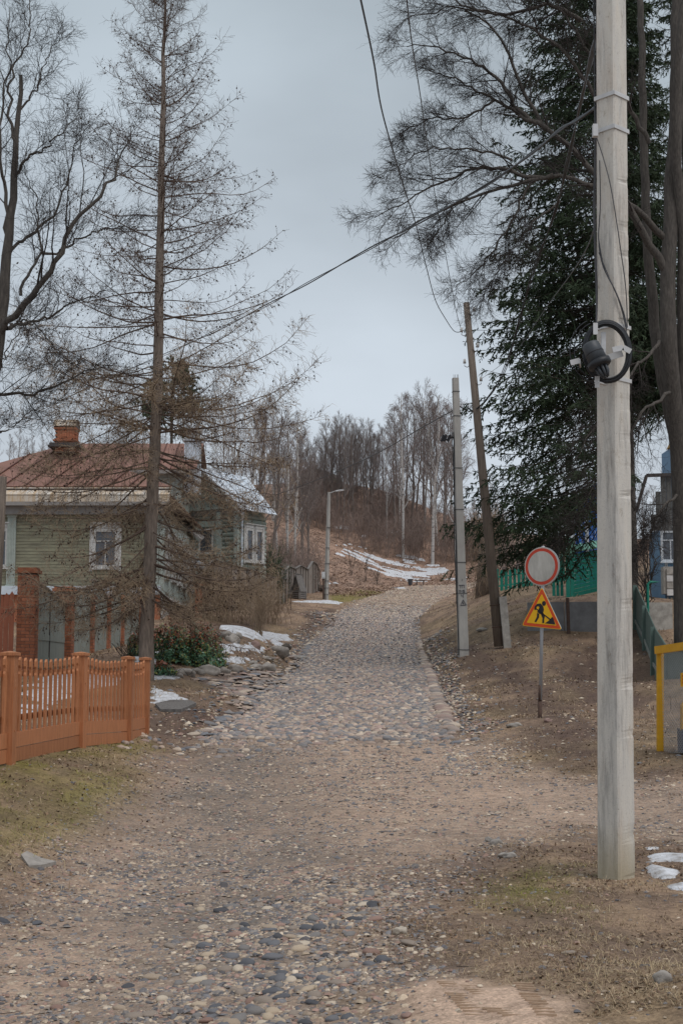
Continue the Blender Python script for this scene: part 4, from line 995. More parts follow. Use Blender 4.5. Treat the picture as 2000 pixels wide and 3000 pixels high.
window(hR, at(1962, 1600, 57.9), .62, 1.1, frame=.09, fm='whitepaint')
for nm, px0, py0, px1, py1, mm in (('roof', 1935, 1262, 1985, 1302, 'ochre'), ('wall', 1940, 1302, 1985, 1420, 'blue')): pass
M['ochre'] = mat('ochre_gable', (.42, .25, .07), (.33, .19, .06), 4, .8, .1)
oh = empty('ochre_gabled_house', at(1970, 1500, 75), 'small glimpse of a blue house with ochre gable high behind the spruce and linden', 'house')
q0, q1 = at(1938, 1, 75)[0], at(2080, 1, 75)[0]; z0_, z1_, z2_ = at(1, 1520, 75)[2], at(1, 1305, 75)[2], at(1, 1262, 75)[2]
b = MB(); b.box(((q0 + q1) / 2, 76.5, (z0_ + z1_) / 2), (q1 - q0, 3, z1_ - z0_)); b.build('wall', M['blue'], oh)
b = MB(); b.hexa([(q0 - .1, 74.9, z1_), (q1 + .2, 74.9, z1_), (q1 + .2, 76.4, z1_), (q0 - .1, 76.4, z1_), (q0 + .3, 74.9, z2_), (q1 - .3, 74.9, z2_), (q1 - .3, 76.4, z2_), (q0 + .3, 76.4, z2_)]); b.build('gable', M['ochre'], oh)
pp = gat(1895, 1780, 46.5); b = MB(); A = at(1896, 1770, 46.5); T = at(1896, 1712, 46.5); b.tube([A - [0, 0, .3], T, T + [.08, 0, .08], T + [.42, 0, .08]], .045, 8); sp_ = b.build('standpipe', M['teal']); tagset(sp_, 'green bent standpipe behind the sage green fence', 'pipe')
bk_ = gat(1905, 1800, 46.8); b = MB(); b.box((bk_[0] + .25, 46.8, bk_[2] + .45), (.9, .12, .95)); ws = b.build('concrete_slab', M['concrete2']); tagset(ws, 'upright mossy grey slab behind the sage green fence', 'slab')

# yellow mesh cage
yc = empty('mesh_cage', at(1930, 2200, 20.5), 'yellow-framed wire mesh cage with a yellow notice at the right edge', 'cage')
Y0 = at(1932, 2207, 20.5); Yt = at(1932, 1905, 20.5); YR = at(2110, 1878, 18.8); YRb = at(2110, 2300, 18.8)
b = MB(); b.beam(Y0 - [0, 0, .1], Yt, .095, .06, up=(0, 1, 0)); b.build('post', M['yellow'], yc)
b = MB(); b.beam(Yt + [-.05, 0, .0], YR, .07, .11); b.build('top_rail', M['yellow'], yc)
b = MB(); b.beam(YR - [0, 0, .0], YRb, .095, .06, up=(0, 1, 0)); b.build('post', M['yellow'], yc)
rb0 = at(1968, 2208, 20.1); b = MB(); b.beam(at(1988, 2228, 19.9), at(2110, 2275, 18.8), .06, .11); b.build('bottom_rail', M['yellow'], yc)
# chain-link: diagonal wires, joined, too fine to pick apart
wv = []; W = np.linalg.norm(YR - Yt); H = Yt[2] - Y0[2]; u_ = (YR - Yt) / W; st = .052
for s in np.arange(-H, W, st):
    a = max(0, s); c = min(W, s + H)
    if c > a:
        wv.append((Yt + u_ * a + [0, 0, -(a - s)], Yt + u_ * c + [0, 0, -(c - s)])); wv.append((Yt + u_ * a + [0, 0, -H + (a - s)], Yt + u_ * c + [0, 0, -H + (c - s)]))
P = np.array([[p, (p + q) / 2, q] for p, q in wv]); V, Q = tubes(P, np.full(P.shape[:2], .0034), 3)
o = obj('wire_mesh', make_mesh('wire_mesh', V, None, M['mesh'], quads=Q), yc); o['kind'] = 'stuff'
sg = MB(); A = at(1990, 2012, 19.75); sg.prism([(0, 0), (.36, .02), (.36, .22), (0, .19)], A + [0, -.05, 0], (1, -.1, 0), (0, 0, 1), .006); so = sg.build('notice_plate', M['yellow'], yc)
lt_ = MB()
for r in range(3):
    for k in range(9):
        if (k + r) % 4 != 3: lt_.box((A[0] + .03 + k * .028, A[1] - .062 - k * .0028, A[2] + .15 - r * .045), (.016, .004, .02))
lt_.build('notice_print', M['signred'], so)
# meter equipment inside
eq = empty('gas_equipment', at(2010, 2200, 19.9), 'dark blue cabinet with a bent yellow pipe inside the mesh cage', 'gas cabinet')
b = MB(); A = at(1991, 2205, 20.2); zt_ = at(1, 2135, 20.2)[2]; b.box((A[0] + .22, 20.2, (A[2] + zt_) / 2), (.44, .3, zt_ - A[2])); b.build('cabinet', M['navy'], eq)
b = MB(); T = at(1997, 2140, 20.1); T2 = at(1997, 2068, 20.1); b.tube([T, T2, T2 + [.03, 0, .05], T2 + [.12, 0, .07], T2 + [.4, 0, .07]], .03, 8); b.build('pipe', M['yellow'], eq)

# ------------------------------------------------------------------ road sign post
sb = gat(1581, 2106, 25); st_ = at(1590, 1600, 25)
sign = empty('road_sign', sb, 'round no-vehicles sign above a yellow triangular road works sign on one grey post', 'road sign')
tb = at(1582, 2050, 25); b = MB(); b.tube([tb, st_], .030, 12); b.build('post', M['galv'], sign, True)
b = MB(); b.tube([sb - [0, 0, .2], sb + [0, 0, .28]], .037, 12); b.tube([sb + [0, 0, .27], tb + [0, 0, .25]], .032, 12); b.build('post_foot', M['rustpipe'], sign, True)
def disc(poly_r, n=40, sx=1.0, sy=1.0): return [(poly_r * sx * math.cos(2 * math.pi * i / n), poly_r * sy * math.sin(2 * math.pi * i / n)) for i in range(n)]
rz = math.radians(-37); su = np.array([math.cos(rz), math.sin(rz), 0]); sn = np.array([su[1], -su[0], 0.0]); sup = np.array([0.0, 0, 1.0])
if sn[1] > 0: sn = -sn
Oc = at(1590, 1660, 25) + sn * .05
def plate(poly, o, ux, uy, th, name, m, parent, lift=0.0):
    b = MB(); A = np.array(o, float) + sn * lift
    b.prism(poly, A, ux, uy, th); return b.build(name, m, parent)
# tilt: the disc leans a little
plate(disc(.345), Oc - sn * .021, su, sup, .02, 'round_plate', M['galv'], sign)
plate(disc(.342), Oc + sn * .002, su, sup, .004, 'white_rim', M['signwhite'], sign)
plate(disc(.322), Oc + sn * .005, su, sup, .004, 'red_ring', M['signred'], sign)
plate(disc(.268), Oc + sn * .008, su, sup, .004, 'white_face', M['signwhite'], sign)
# the triangle: its own axes from the three corners
cA, cL, cR = (1586.5, 1719), (1527, 1833), (1645, 1845)
def tri_pt(px, py):
    """point on the tilted sign plane seen at this place"""
    dd = 25.0; p = at(px, py, dd); d0 = np.array([0, 0, CAMZ]); r = p - d0; o_ = at(1588, 1800, 25) + sn * .06
    return d0 + r * np.dot(o_ - d0, sn) / np.dot(r, sn)
def tpoly(pts, lift, name, m, th=.003):
    P = [tri_pt(x, y) + sn * lift for x, y in pts]; n = len(P); b = MB(); Bk = [p - sn * th for p in P]
    b.add(P + Bk, [tuple(range(n)), tuple(range(n, 2 * n))[::-1]] + [(i, n + i, n + (i + 1) % n, (i + 1) % n) for i in range(n)]); return b.build(name, m, sign)
def rounded(pts, r):
    out = []
    for i in range(len(pts)):
        p = np.array(pts[i], float); a = np.array(pts[i - 1], float); c = np.array(pts[(i + 1) % len(pts)], float); ua = norm(a - p); uc = norm(c - p)
        for t_ in (0, .25, .5, .75, 1): out.append(tuple((p + ua * r) * (1 - t_) ** 2 + p * 2 * t_ * (1 - t_) + (p + uc * r) * t_ * t_))
    return out
def scl(pts, f, c=(1586, 1799)): return [(c[0] + (x - c[0]) * f, c[1] + (y - c[1]) * f) for x, y in pts]
T3 = [cA, cL, cR]
tpoly(rounded(T3, 9), 0, 'triangle_plate', M['galv'], .018)
tpoly(rounded(T3, 9), .002, 'yellow_rim', M['signyellow'])
tpoly(rounded(scl(T3, .955), 8), .005, 'orange_border', M['signorange'])
tpoly(rounded(scl(T3, .74), 3), .008, 'yellow_face', M['signyellow'])
def cz(x, y): return (1400 + x / 2.6133, 1500 + y / 2.6133)
fig = {'head': [cz(504 + 15 * math.cos(a), 700 + 19 * math.sin(a)) for a in np.linspace(0, 2 * math.pi, 18)[:-1]],
       'torso': [cz(*p) for p in [(452, 703), (478, 700), (498, 722), (504, 748), (498, 770), (512, 795), (470, 778), (452, 766), (462, 748), (470, 728), (462, 722), (450, 724), (442, 750), (430, 748), (434, 722)]],
       'leg_back': [cz(*p) for p in [(452, 772), (468, 780), (466, 808), (444, 845), (432, 838), (450, 804)]],
       'leg_front': [cz(*p) for p in [(478, 776), (512, 792), (506, 822), (506, 850), (491, 850), (493, 812)]],
       'shovel_handle': [cz(*p) for p in [(432, 736), (440, 733), (556, 820), (550, 828)]],
       'sand_heap': [cz(*p) for p in [(510, 852), (530, 840), (552, 822), (566, 802), (576, 815), (592, 862), (550, 858)]]}
for k_, p_ in fig.items(): tpoly(p_, .011, k_, M['black'])
b = MB(); q = (tri_pt(1588, 1780) - sn * .03); b.box(q, (.10, .05, .04), rz); q2 = Oc - sn * .03; b.box(q2 + [0, 0, .1], (.10, .05, .04), rz); b.build('clamp', M['galv'], sign)

# ------------------------------------------------------------------ utility poles
def square_pole(e_, base, top, w0, w1, rz, n=60, m='concrete', chip=0.0, name='shaft', ch=.18, asp=1.0):
    base, top = np.array(base, float), np.array(top, float); V = []; rs = np.random.RandomState(5)
    prof = []
    for sx, sy in ((1, -1), (1, 1), (-1, 1), (-1, -1)):
        pts = [(sx * (1 - ch), sy), (sx, sy * (1 - ch))]
        prof += pts if sx * sy < 0 else pts[::-1]
    K = len(prof)
    for i in range(n + 1):
        t_ = i / n; c = base + (top - base) * t_; w = (w0 + (w1 - w0) * t_) / 2
        for j, (x, y) in enumerate(prof):
            dn_ = 0
            if chip: dn_ = -chip * max(0, vnoise(np.array([t_ * 110 + j * 7.3]), np.array([j * 3.1]), 3)[0] - .72) * 3.2 * (1 if j in (0, 1) else (.12 if j in (6, 7) else 0))
            xx, yy = x * (w * asp + dn_), y * (w + dn_)
            V.append(c + [xx * math.cos(rz) - yy * math.sin(rz), xx * math.sin(rz) + yy * math.cos(rz), 0])
    F = [(i * K + j, i * K + (j + 1) % K, (i + 1) * K + (j + 1) % K, (i + 1) * K + j) for i in range(n) for j in range(K)]
    F += [tuple(range(K))[::-1], tuple(n * K + j for j in range(K))]
    return obj(name, make_mesh(name, V, F, M[m]), e_)
def concrete_near():
    m, nt, b = nodes('near_pole_concrete'); geo = nt.nodes.new('ShaderNodeTexCoord'); pos = geo.outputs['Object']
    f1 = _noise(nt, 2.2, 8, .7, pos, (1, 1, .25)); f2 = _noise(nt, 60, 5, .8, pos); f3 = _noise(nt, 7, 6, .75, pos, (1, 1, .12))
    c = _ramp(nt, f1, [(.3, (.47, .455, .43)), (.5, (.58, .555, .51)), (.7, (.50, .43, .36))])
    c = _mix(nt, 1, c, _ramp(nt, f3, [(.32, (.48, .48, .49)), (.5, (1, 1, 1)), (.7, (1.12, 1.10, 1.06))]), 'MULTIPLY')
    c = _mix(nt, 1, c, _ramp(nt, f2, [(.28, (.40, .38, .36)), (.40, (1, 1, 1)), (.8, (1.08, 1.08, 1.08))]), 'MULTIPLY')
    f4 = _noise(nt, 14, 6, .8, pos, (1, 1, .5)); c = _mix(nt, 1, c, _ramp(nt, f4, [(.30, (.66, .62, .57)), (.42, (1, 1, 1))]), 'MULTIPLY')
    sz_ = nt.nodes.new('ShaderNodeSeparateXYZ'); nt.links.new(pos, sz_.inputs[0]); mz = nt.nodes.new('ShaderNodeMapRange'); mz.inputs[1].default_value = .05; mz.inputs[2].default_value = .42; nt.links.new(sz_.outputs[2], mz.inputs[0])
    c = _mix(nt, mz.outputs[0], _mix(nt, .55, c, (.30, .25, .13)), c)
    nt.links.new(c, b.inputs['Base Color']); b.inputs['Roughness'].default_value = .9; b.inputs['Specular IOR Level'].default_value = .2
    _bump(nt, b, f2, .5, .006); return m
M['nearpole'] = concrete_near()
nb_ = gat(1802, 2566, 11.2); nt_ = np.array([at(1795, 0, 11.2)[0], 11.2, 8.3])
npole = empty('utility_pole', nb_, 'large square concrete utility pole in the right foreground with chipped edge', 'utility pole')
square_pole(npole, nb_ - [0, 0, .3], nt_, .215, .175, math.radians(43), 320, 'nearpole', chip=.016, ch=.13)
def band(e_, z, pole_b, pole_t, w, rz, hh=.022, m='whitemetal', name='steel_band', tilt=0):
    t_ = (z - pole_b[2]) / (pole_t[2] - pole_b[2]); c = pole_b + (pole_t - pole_b) * t_; b = MB()
    R_ = [(w * math.cos(rz + a), w * math.sin(rz + a)) for a in [math.pi / 4 + k * math.pi / 2 for k in range(4)]]
    for k in range(4):
        p, q = R_[k], R_[(k + 1) % 4]; b.beam((c[0] + p[0], c[1] + p[1], z + tilt * p[0]), (c[0] + q[0], c[1] + q[1], z + tilt * q[0]), .006, hh)
    return b.build(name, M[m], e_)
for py, hh in ((283, .034), (380, .034)): band(npole, at(1800, py, 11.2)[2] - .02, nb_, nt_, .141, math.radians(43), hh)
band(npole, at(1800, 1118, 11.2)[2], nb_, nt_, .147, math.radians(43), .03, 'whitemetal'); band(npole, at(1800, 962, 11.2)[2], nb_, nt_, .145, math.radians(43), .03, 'whitemetal')
b = MB(); q = at(1742, 383, 11.1); b.box(q, (.04, .05, .10)); b.build('band_hook', M['whitemetal'], npole)
# cable coil, its cross bracket and the splice closure
cc_ = at(1771, 1036, 10.98)
cb = empty('cable_bracket', cc_, 'white metal cross bracket clamped to the near concrete pole', 'bracket')
def slab(pts, w, th, name, m, parent):
    for a, c in zip(pts[:-1], pts[1:]):
        b = MB(); b.beam(a, c, th, w, up=(0, 0, 1) if abs(c[2] - a[2]) < abs(c[0] - a[0]) else (0, 1, 0)); b.build(name, m, parent)
yf = 10.97
slab([at(1766, 974, yf), at(1766, 1090, yf)], .035, .035, 'upright_strip', M['whitemetal'], cb)
slab([at(1767, 1052, yf), at(1822, 1035, yf)], .05, .012, 'cross_strip', M['whitemetal'], cb)
for (x0, y0, x1, y1) in ((1743, 946, 1743, 980), (1748, 1102, 1748, 1136), (1670, 1063, 1697, 1056), (1793, 1025, 1824, 1018), (1824, 1018, 1846, 1030)):
    b = MB(); yy = yf - .09; A, B = at(x0, y0, yy), at(x1, y1, yy)
    if abs(x1 - x0) < 3: b.beam(A, B, .035, .010, up=(0, 1, 0))
    else: b.beam(A, B, .01, .042)
    b.build('holder_plate', M['whitemetal'], cb)
b = MB(); b.beam(at(1697, 1058, yf - .09), at(1699, 1070, yf), .01, .04); b.beam(at(1743, 962, yf - .09), at(1752, 968, yf), .03, .01); b.beam(at(1748, 1120, yf - .09), at(1775, 1128, yf), .03, .01); b.build('holder_arm', M['whitemetal'], cb)
coil = empty('cable_coil', cc_, 'round coil of black cable hanging on the near concrete pole', 'cable coil')
rs = np.random.RandomState(8)
for k in range(11):
    R1 = .182 + rs.uniform(-.012, .016); cx, czz, cy = rs.uniform(-.008, .008), rs.uniform(-.01, .008), rs.uniform(-.025, .02)
    sx = 1.0; pts = [(cc_[0] + cx + R1 * .97 * math.cos(a) * sx, cc_[1] - .05 + cy, cc_[2] + czz + R1 * 1.28 * math.sin(a)) for a in np.linspace(0, 2 * math.pi, 40)]
    b = MB(); b.tube(pts, .0075, 6, False); b.build('cable_turn', M['cable'], coil, True)
for k in range(2):
    pts = [(cc_[0] - .02 + (-.03 - .02 * k) + (.20 + .015 * k) * math.cos(a), cc_[1] - .05, cc_[2] + .01 + (.235 + .02 * k) * math.sin(a)) for a in np.linspace(math.radians(110), math.radians(265), 24)]
    b = MB(); b.tube(pts, .0045, 5, False); b.build('loose_loop', M['cable'], coil, True)
clo = empty('splice_closure', at(1745, 1050, 10.8), 'dark grey cylindrical cable splice closure inside the cable coil', 'splice closure')
T_, B_ = at(1727, 1008, 10.83), at(1753, 1062, 10.80); ax = norm(B_ - T_)
b = MB(); b.tube([T_ - ax * .004, T_, T_ + ax * .012, B_], [.055, .062, .068, .076], 20); b.build('dome', M['darkgrey'], clo, True)
b = MB(); b.tube([T_ + (B_ - T_) * .5, T_ + (B_ - T_) * .54], [.0745, .0745], 20); b.build('clamp_ring', M['black'], clo, True)
b = MB(); b.tube([B_ - ax * .01, B_ + ax * .025, B_ + ax * .04], [.092, .092, .075], 20); b.build('collar', M['cable'], clo, True)
for k in range(8):
    a = k * math.pi / 4; s1 = norm(np.cross(ax, [0, 1, 0])); s2 = np.cross(ax, s1); o_ = (s1 * math.cos(a) + s2 * math.sin(a))
    b = MB(); b.tube([B_ + ax * .03 + o_ * .045, B_ + ax * .085 + o_ * .04, B_ + ax * .13 + o_ * .02], [.012, .011, .008], 7); b.build('cable_port', M['darkgrey'], clo, True)
# wires running down the near pole
def wire(name, pts, r, label, m='cable', group=None, parent=None, n=None, sag=0.0):
    P = []
    pts = [np.array(p, float) for p in pts]
    for k in range(len(pts) - 1):
        a = pts[max(k - 1, 0)]; b_ = pts[k]; c = pts[k + 1]; d = pts[min(k + 2, len(pts) - 1)]
        for t_ in np.linspace(0, 1, 9)[:-1]:
            P.append(.5 * ((2 * b_) + (c - a) * t_ + (2 * a - 5 * b_ + 4 * c - d) * t_ ** 2 + (3 * b_ - a - 3 * c + d) * t_ ** 3) - np.array([0, 0, sag * 4 * t_ * (1 - t_)]) * 0)
    P.append(pts[-1]); b = MB(); b.tube(P, r, 5, False); o = b.build(name, M[m], parent, True)
    if label: tagset(o, label, 'cable', group)
    return o
face = lambda px, py, off=.0: at(px, py, 11.2 - .155 + abs(px - 1800) / 4167 * 11.2 * .93 - off)
for pts in ([(1747, 405), (1768, 470), (1790, 560), (1815, 720), (1832, 850), (1836, 960)], [(1752, 700), (1770, 790), (1805, 860), (1828, 925), (1834, 965)],
            [(1753, 740), (1790, 830), (1815, 890), (1832, 960)], [(1755, 470), (1757, 600), (1752, 700), (1765, 780), (1800, 850), (1829, 940), (1833, 975)]):
    wire('down_wire', [face(x, y, .012) for x, y in pts], .0045, None, 'greycable', parent=npole)
for k, (x0, x1) in enumerate(((1738, 1741), (1744, 1744))):
    wire('drop_cable', [at(x0, -60, 11.25), at(x0 + 2, 200, 11.25), at(x1, 420, 11.2), at(x1 - 3, 640, 11.2), at(x1 + 4, 850, 11.15), at(1745, 965, 11.1)], .006, ['dark cable hanging along the left edge of the near concrete pole, outermost', 'dark cable hanging close against the left edge of near concrete pole'][k], 'greycable')
# far concrete pole
fb = gat(1357, 1920, 44); ft = at(1333, 1108, 44)
fpole = empty('utility_pole', fb, 'slim concrete utility pole with hand-painted black letters beside the cobbled lane', 'utility pole')
square_pole(fpole, fb - [0, 0, .3], ft, .30, .185, math.radians(8), 40, 'concrete', ch=.12)
b = MB()
for sx in (-.05, .0, .06, .09): b.tube([ft + [sx, .0, -.05], ft + [sx, 0, .12]], .006, 4)
b.build('rebar', M['rustpipe'], fpole)
def fp(t_): return fb + (ft - fb) * t_
for t_ in (.02, .22, .33, .52, .67, .86, .95): 
    b = MB(); w = .31 + (.19 - .30) * t_ + .012; b.box(fp(t_), (w, w, .018), math.radians(8)); b.build('wire_tie', M['greycable'], fpole)
for dx in (-.17, -.20, -.155):
    pts = [fp(t_) + [dx * (1 - .3 * t_) - .012 * math.sin(t_ * 17 + dx * 90), -.1, 0] for t_ in np.linspace(.18 if dx < -.18 else .0, .80, 14)]
    wire('side_cable', pts, .012, None, 'cable', parent=fpole)
b = MB(); q = fp(.78); b.beam(q + [-.5, -.05, -.1], q + [0, -.05, .06], .04, .04)
for sx in (-.5, -.42, -.3): b.tube([q + [sx, -.1, -.12], q + [sx + .08, -.1, .08]], .045, 6)
b.build('anchor_clamp', M['black'], fpole)
# painted lettering: a tick, TП, arrow 5, 4, danger triangle (strokes on the front face)
def strokes(e_, segs, name):
    b = MB(); n0 = (fb - ft) / np.linalg.norm(fb - ft)
    def pt(px, py):
        t_ = (1920 - py) / (1920 - 1108); c = fp(t_); w = (.30 + (.185 - .30) * t_) / 2
        x = at(px, py, 43.85)[0] - c[0]
        return c + [x, -w - .006 + x * math.tan(math.radians(8)), 0]
    for (x0, y0, x1, y1) in segs: b.beam(pt(x0, y0), pt(x1, y1), .010, .018, up=(0, 1, .01) if abs(y1 - y0) > abs(x1 - x0) else (0, 0, 1))
    o = b.build(name, M['marker'], e_); return o
def k5(x, y): return (1300 + x / 7.127, 1650 + y / 7.127)
def sg_(lst): return [(*k5(a, b_), *k5(c, d)) for a, b_, c, d in lst]
strokes(fpole, sg_([(383, 360, 372, 405)]), 'painted_tick')
strokes(fpole, sg_([(305, 490, 362, 487), (340, 490, 335, 553)]), 'painted_letter')
strokes(fpole, sg_([(372, 487, 372, 548), (372, 487, 422, 485), (420, 485, 420, 545)]), 'painted_letter')
strokes(fpole, sg_([(328, 585, 328, 648), (328, 585, 310, 608), (328, 585, 345, 608), (355, 605, 378, 602), (365, 625, 372, 622)]), 'painted_arrow')
strokes(fpole, sg_([(395, 590, 430, 588), (395, 590, 393, 612), (393, 612, 425, 612), (425, 612, 426, 635), (426, 635, 390, 645)]), 'painted_digit')
strokes(fpole, sg_([(360, 675, 362, 710), (362, 710, 402, 706), (402, 670, 402, 748)]), 'painted_digit')
strokes(fpole, sg_([(400, 785, 340, 905), (400, 785, 460, 895), (340, 905, 468, 893), (400, 810, 380, 850), (380, 850, 415, 855), (415, 855, 395, 880)]), 'painted_triangle')
# wooden pole with its concrete stub
wb, wt = gat(1462, 1903, 45), at(1365, 887, 45)
wp = empty('wooden_pole', wb, 'tall leaning wooden utility pole lashed to a short concrete stub', 'utility pole')
b = MB(); b.tube([wb + [0, 0, 0.05], wb * .5 + wt * .5, wt], [.17, .14, .10], 14); b.build('shaft', M['polewood'], wp, True)
sb_ = gat(1487, 1918, 44.8); stp = at(1471, 1748, 44.8); b = MB(); b.beam(sb_ - [0, 0, .2], stp, .23, .22, up=(0, 1, 0)); b.build('concrete_stub', M['concrete2'], wp)
for py in (1780, 1843):
    t_ = (1903 - py) / (1903 - 887.); c = wb + (wt - wb) * t_; b = MB()
    ring = [c + [.30 * math.cos(a) + .13, .2 * math.sin(a), .03 * math.cos(a) + .02] for a in np.linspace(0, 2 * math.pi, 20)]
    b.tube(ring, .018, 5, False); b.build('lashing_wire', M['rustpipe'], wp)
INS = [(1351, 968, -1), (1388, 908, 1), (1360, 1060, -1), (1398, 1013, 1), (1408, 1112, 1)]
for px_, py_, s_ in INS:
    q = at(px_, py_, 44.9); b = MB(); b.tube([q + [0, 0, -.05], q + [0, 0, .09]], [.05, .035], 8); ic = b.build('insulator', M['ceramic'], wp, True)
    b = MB(); b.tube([q + [0, 0, -.05], q + [0, 0, -.14], q + [-s_ * .08, 0, -.18], q + [-s_ * .16, 0, -.12]], .012, 5, False); b.build('hook', M['rustpipe'], ic)
# stub pole at the left edge
lp0 = gat(-15, 1900, 30); lpt = at(6, 1397, 30); ls = empty('wooden_pole', lp0, 'dark wooden pole top cut off at the left edge of the picture', 'utility pole')
b = MB(); b.tube([lp0 - [.1, 0, 0], at(-4, 1600, 30), lpt], [.14, .12, .11], 12); b.build('shaft', M['polewood'], ls, True)

# ------------------------------------------------------------------ overhead wires
wire('overhead_wire', [at(1050, -30, 14), at(1078, 100, 16), at(1096, 190, 17.5), at(1122, 340, 21), at(1180, 540, 27), at(1218, 660, 33), at(1250, 790, 38), at(1275, 880, 41), at(1305, 935, 43), at(1330, 970, 44.5), at(1350, 972, 45)], .012, 'wavy black overhead wire from the top centre down to the leaning wooden pole')
wire('overhead_wire', [at(1188, -30, 16), at(1205, 120, 18), at(1232, 290, 23), at(1262, 500, 30), at(1300, 720, 37), at(1333, 900, 43), at(1349, 962, 45)], .009, 'thin straight overhead wire right of the wavy one, ending at the leaning wooden pole', 'greycable')
A_ = at(1749, 310, 11.2); Bq = at(0, 1292, 60)
tw = [(1749, 312, 11.2), (1690, 350, 12), (1640, 380, 13), (1560, 445, 15), (1420, 545, 18), (1230, 650, 22), (1080, 730, 26), (900, 830, 31), (780, 895, 35), (640, 965, 40), (480, 1040, 46), (300, 1115, 52), (120, 1205, 56), (20, 1250, 60)]
for k in range(2):
    pts = []
    for i, p in enumerate(tw):
        pts.append(at(*p) + np.array([0, 0, .018 * (1 if (i + k) % 2 else -1) * (p[2] / 25)]))
    wire('twisted_cable', pts, .009 + .004 * k, ['thicker strand of the black cable crossing the lane from near pole towards the left houses', 'thinner strand of the black cable crossing the lane from near pole towards the left houses'][k])
b0 = [(1745, 95, 11.3), (1728, 180, 14), (1700, 300, 19), (1660, 480, 26), (1625, 620, 31), (1560, 800, 36), (1520, 940, 39), (1478, 1080, 42), (1440, 1150, 44), (1390, 1205, 45)]
for k in range(3):
    wire('service_cable', [at(p[0] + (k - 1) * 4.5 * (1 if i % 2 else -.6), p[1], p[2]) for i, p in enumerate(b0)], .012, ['leftmost of three loosely twisted cables from the near pole to the leaning wooden pole', 'middle of three loosely twisted cables from the near pole to the leaning wooden pole', 'rightmost of three loosely twisted cables from the near pole to the leaning wooden pole'][k], 'greycable')
wire('overhead_wire', [at(1450, 1180, 45), at(1380, 1205, 45), at(1345, 1190, 44), at(1333, 1185, 44)], .02, 'short black jumper cable from leaning wooden pole to slim concrete pole')
wire('overhead_wire', [at(1330, 1200, 44), at(1240, 1250, 50), at(1080, 1340, 62), at(900, 1417, 76), at(760, 1465, 88)], .018, 'black cable sloping from slim concrete pole down left past the hillside trees')
wire('overhead_wire', [at(1330, 1195, 44), at(1250, 1330, 60), at(1100, 1400, 80), at(966, 1447, 90)], .008, 'thin wire from the slim concrete pole to the lamp post arm', 'greycable')
wire('overhead_wire', [at(1747, 640, 11.3), at(1700, 760, 14), at(1600, 900, 22), at(1500, 1040, 34), at(1409, 1110, 45)], .006, 'faint thin wire from near pole across the dark spruce to leaning pole insulators', 'greycable')
# ------------------------------------------------------------------ trees
def rnd_perp(T, rs):
    r = rs.normal(size=T.shape); r -= T * (r * T).sum(-1, keepdims=True); return norm(r)
def grow(P0, D, Ln, r0, r1, K, rs, wob=.12, up=0.0, upend=None, jag=0.0):
    n = len(P0); P = np.empty((n, K + 1, 3)); P[:, 0] = P0; D = norm(np.asarray(D, float)); Ln = np.broadcast_to(np.asarray(Ln, float), (n,))
    up = np.broadcast_to(np.asarray(up, float), (n,)); ue = up if upend is None else np.broadcast_to(np.asarray(upend, float), (n,))
    for k in range(K):
        t_ = k / max(K - 1, 1); D = D + rs.normal(size=D.shape) * wob; D[:, 2] += up * (1 - t_) + ue * t_; D = norm(D)
        P[:, k + 1] = P[:, k] + D * (Ln / K)[:, None]
    t_ = np.linspace(0, 1, K + 1)[None]
    R = np.asarray(r0, float).reshape(-1, 1) * (1 - t_) + np.asarray(r1, float).reshape(-1, 1) * t_
    return P, np.broadcast_to(R, (n, K + 1)).copy()
def spawn(P, R, m, t0, t1, ang, rs, even=True, flat=0.0, flip=True):
    """m children on every parent: start points, directions, parent position t, parent radius"""
    n, k, _ = P.shape; idx = np.repeat(np.arange(n), m)
    if even: t_ = (np.tile((np.arange(m) + .5) / m, n) + rs.uniform(-.4, .4, n * m) / m)
    else: t_ = rs.uniform(0, 1, n * m)
    t_ = t0 + (t1 - t0) * np.clip(t_, 0, .999); f = t_ * (k - 1); i = np.minimum(f.astype(int), k - 2); w = (f - i)[:, None]
    S = P[idx, i] * (1 - w) + P[idx, i + 1] * w; T = norm(P[idx, i + 1] - P[idx, i]); r = R[idx, i] * (1 - w[:, 0]) + R[idx, i + 1] * w[:, 0]
    N = rnd_perp(T, rs)
    if flat:
        side = np.cross(T, [0, 0, 1.0]); side = norm(side) * np.where((np.arange(n * m) % 2) == 0, 1, -1)[:, None]
        N = norm(N * (1 - flat) + side * flat)
    a = ang * rs.uniform(.75, 1.25, n * m)
    D = T * np.cos(a)[:, None] + N * np.sin(a)[:, None]
    return S, D, t_, r, idx
def bark(name, c1, c2, scale=5, stretch=(5, 5, .8), c3=None):
    return mat(name, c1, c2, scale, .95, .9, stretch, c3=c3, dist=.03, detail=7)
M['larchbark'] = bark('larch_bark', (.32, .26, .215), (.16, .13, .108))
M['larchtwig'] = mat('larch_twigs', (.15, .108, .085), (.095, .066, .053), 1.2, .9, 0)
M['larchtwig2'] = mat('larch_short_twigs', (.38, .285, .19), (.24, .18, .125), .7, .9, 0)
M['cone'] = mat('larch_cones', (.06, .035, .024), (.04, .024, .017), 8, .9, 0)
M['darkbark'] = bark('dark_grey_bark', (.13, .115, .10), (.06, .053, .048), c3=(.13, .13, .115))
M['darktwig'] = mat('dark_twigs', (.05, .041, .037), (.032, .027, .025), 1.5, .9, 0)
M['hilltwig'] = mat('hill_tree_twigs', (.225, .192, .178), (.155, .132, .122), .3, .95, 0)
M['hilltrunk'] = mat('hill_tree_trunk', (.20, .168, .148), (.13, .11, .098), 1.5, .95, 0)
M['birchbark'] = mat('birch_bark', (.55, .53, .50), (.42, .40, .38), 2, .85, .1, (1, 1, 4), c3=(.07, .06, .055), pos=(.3, .56))
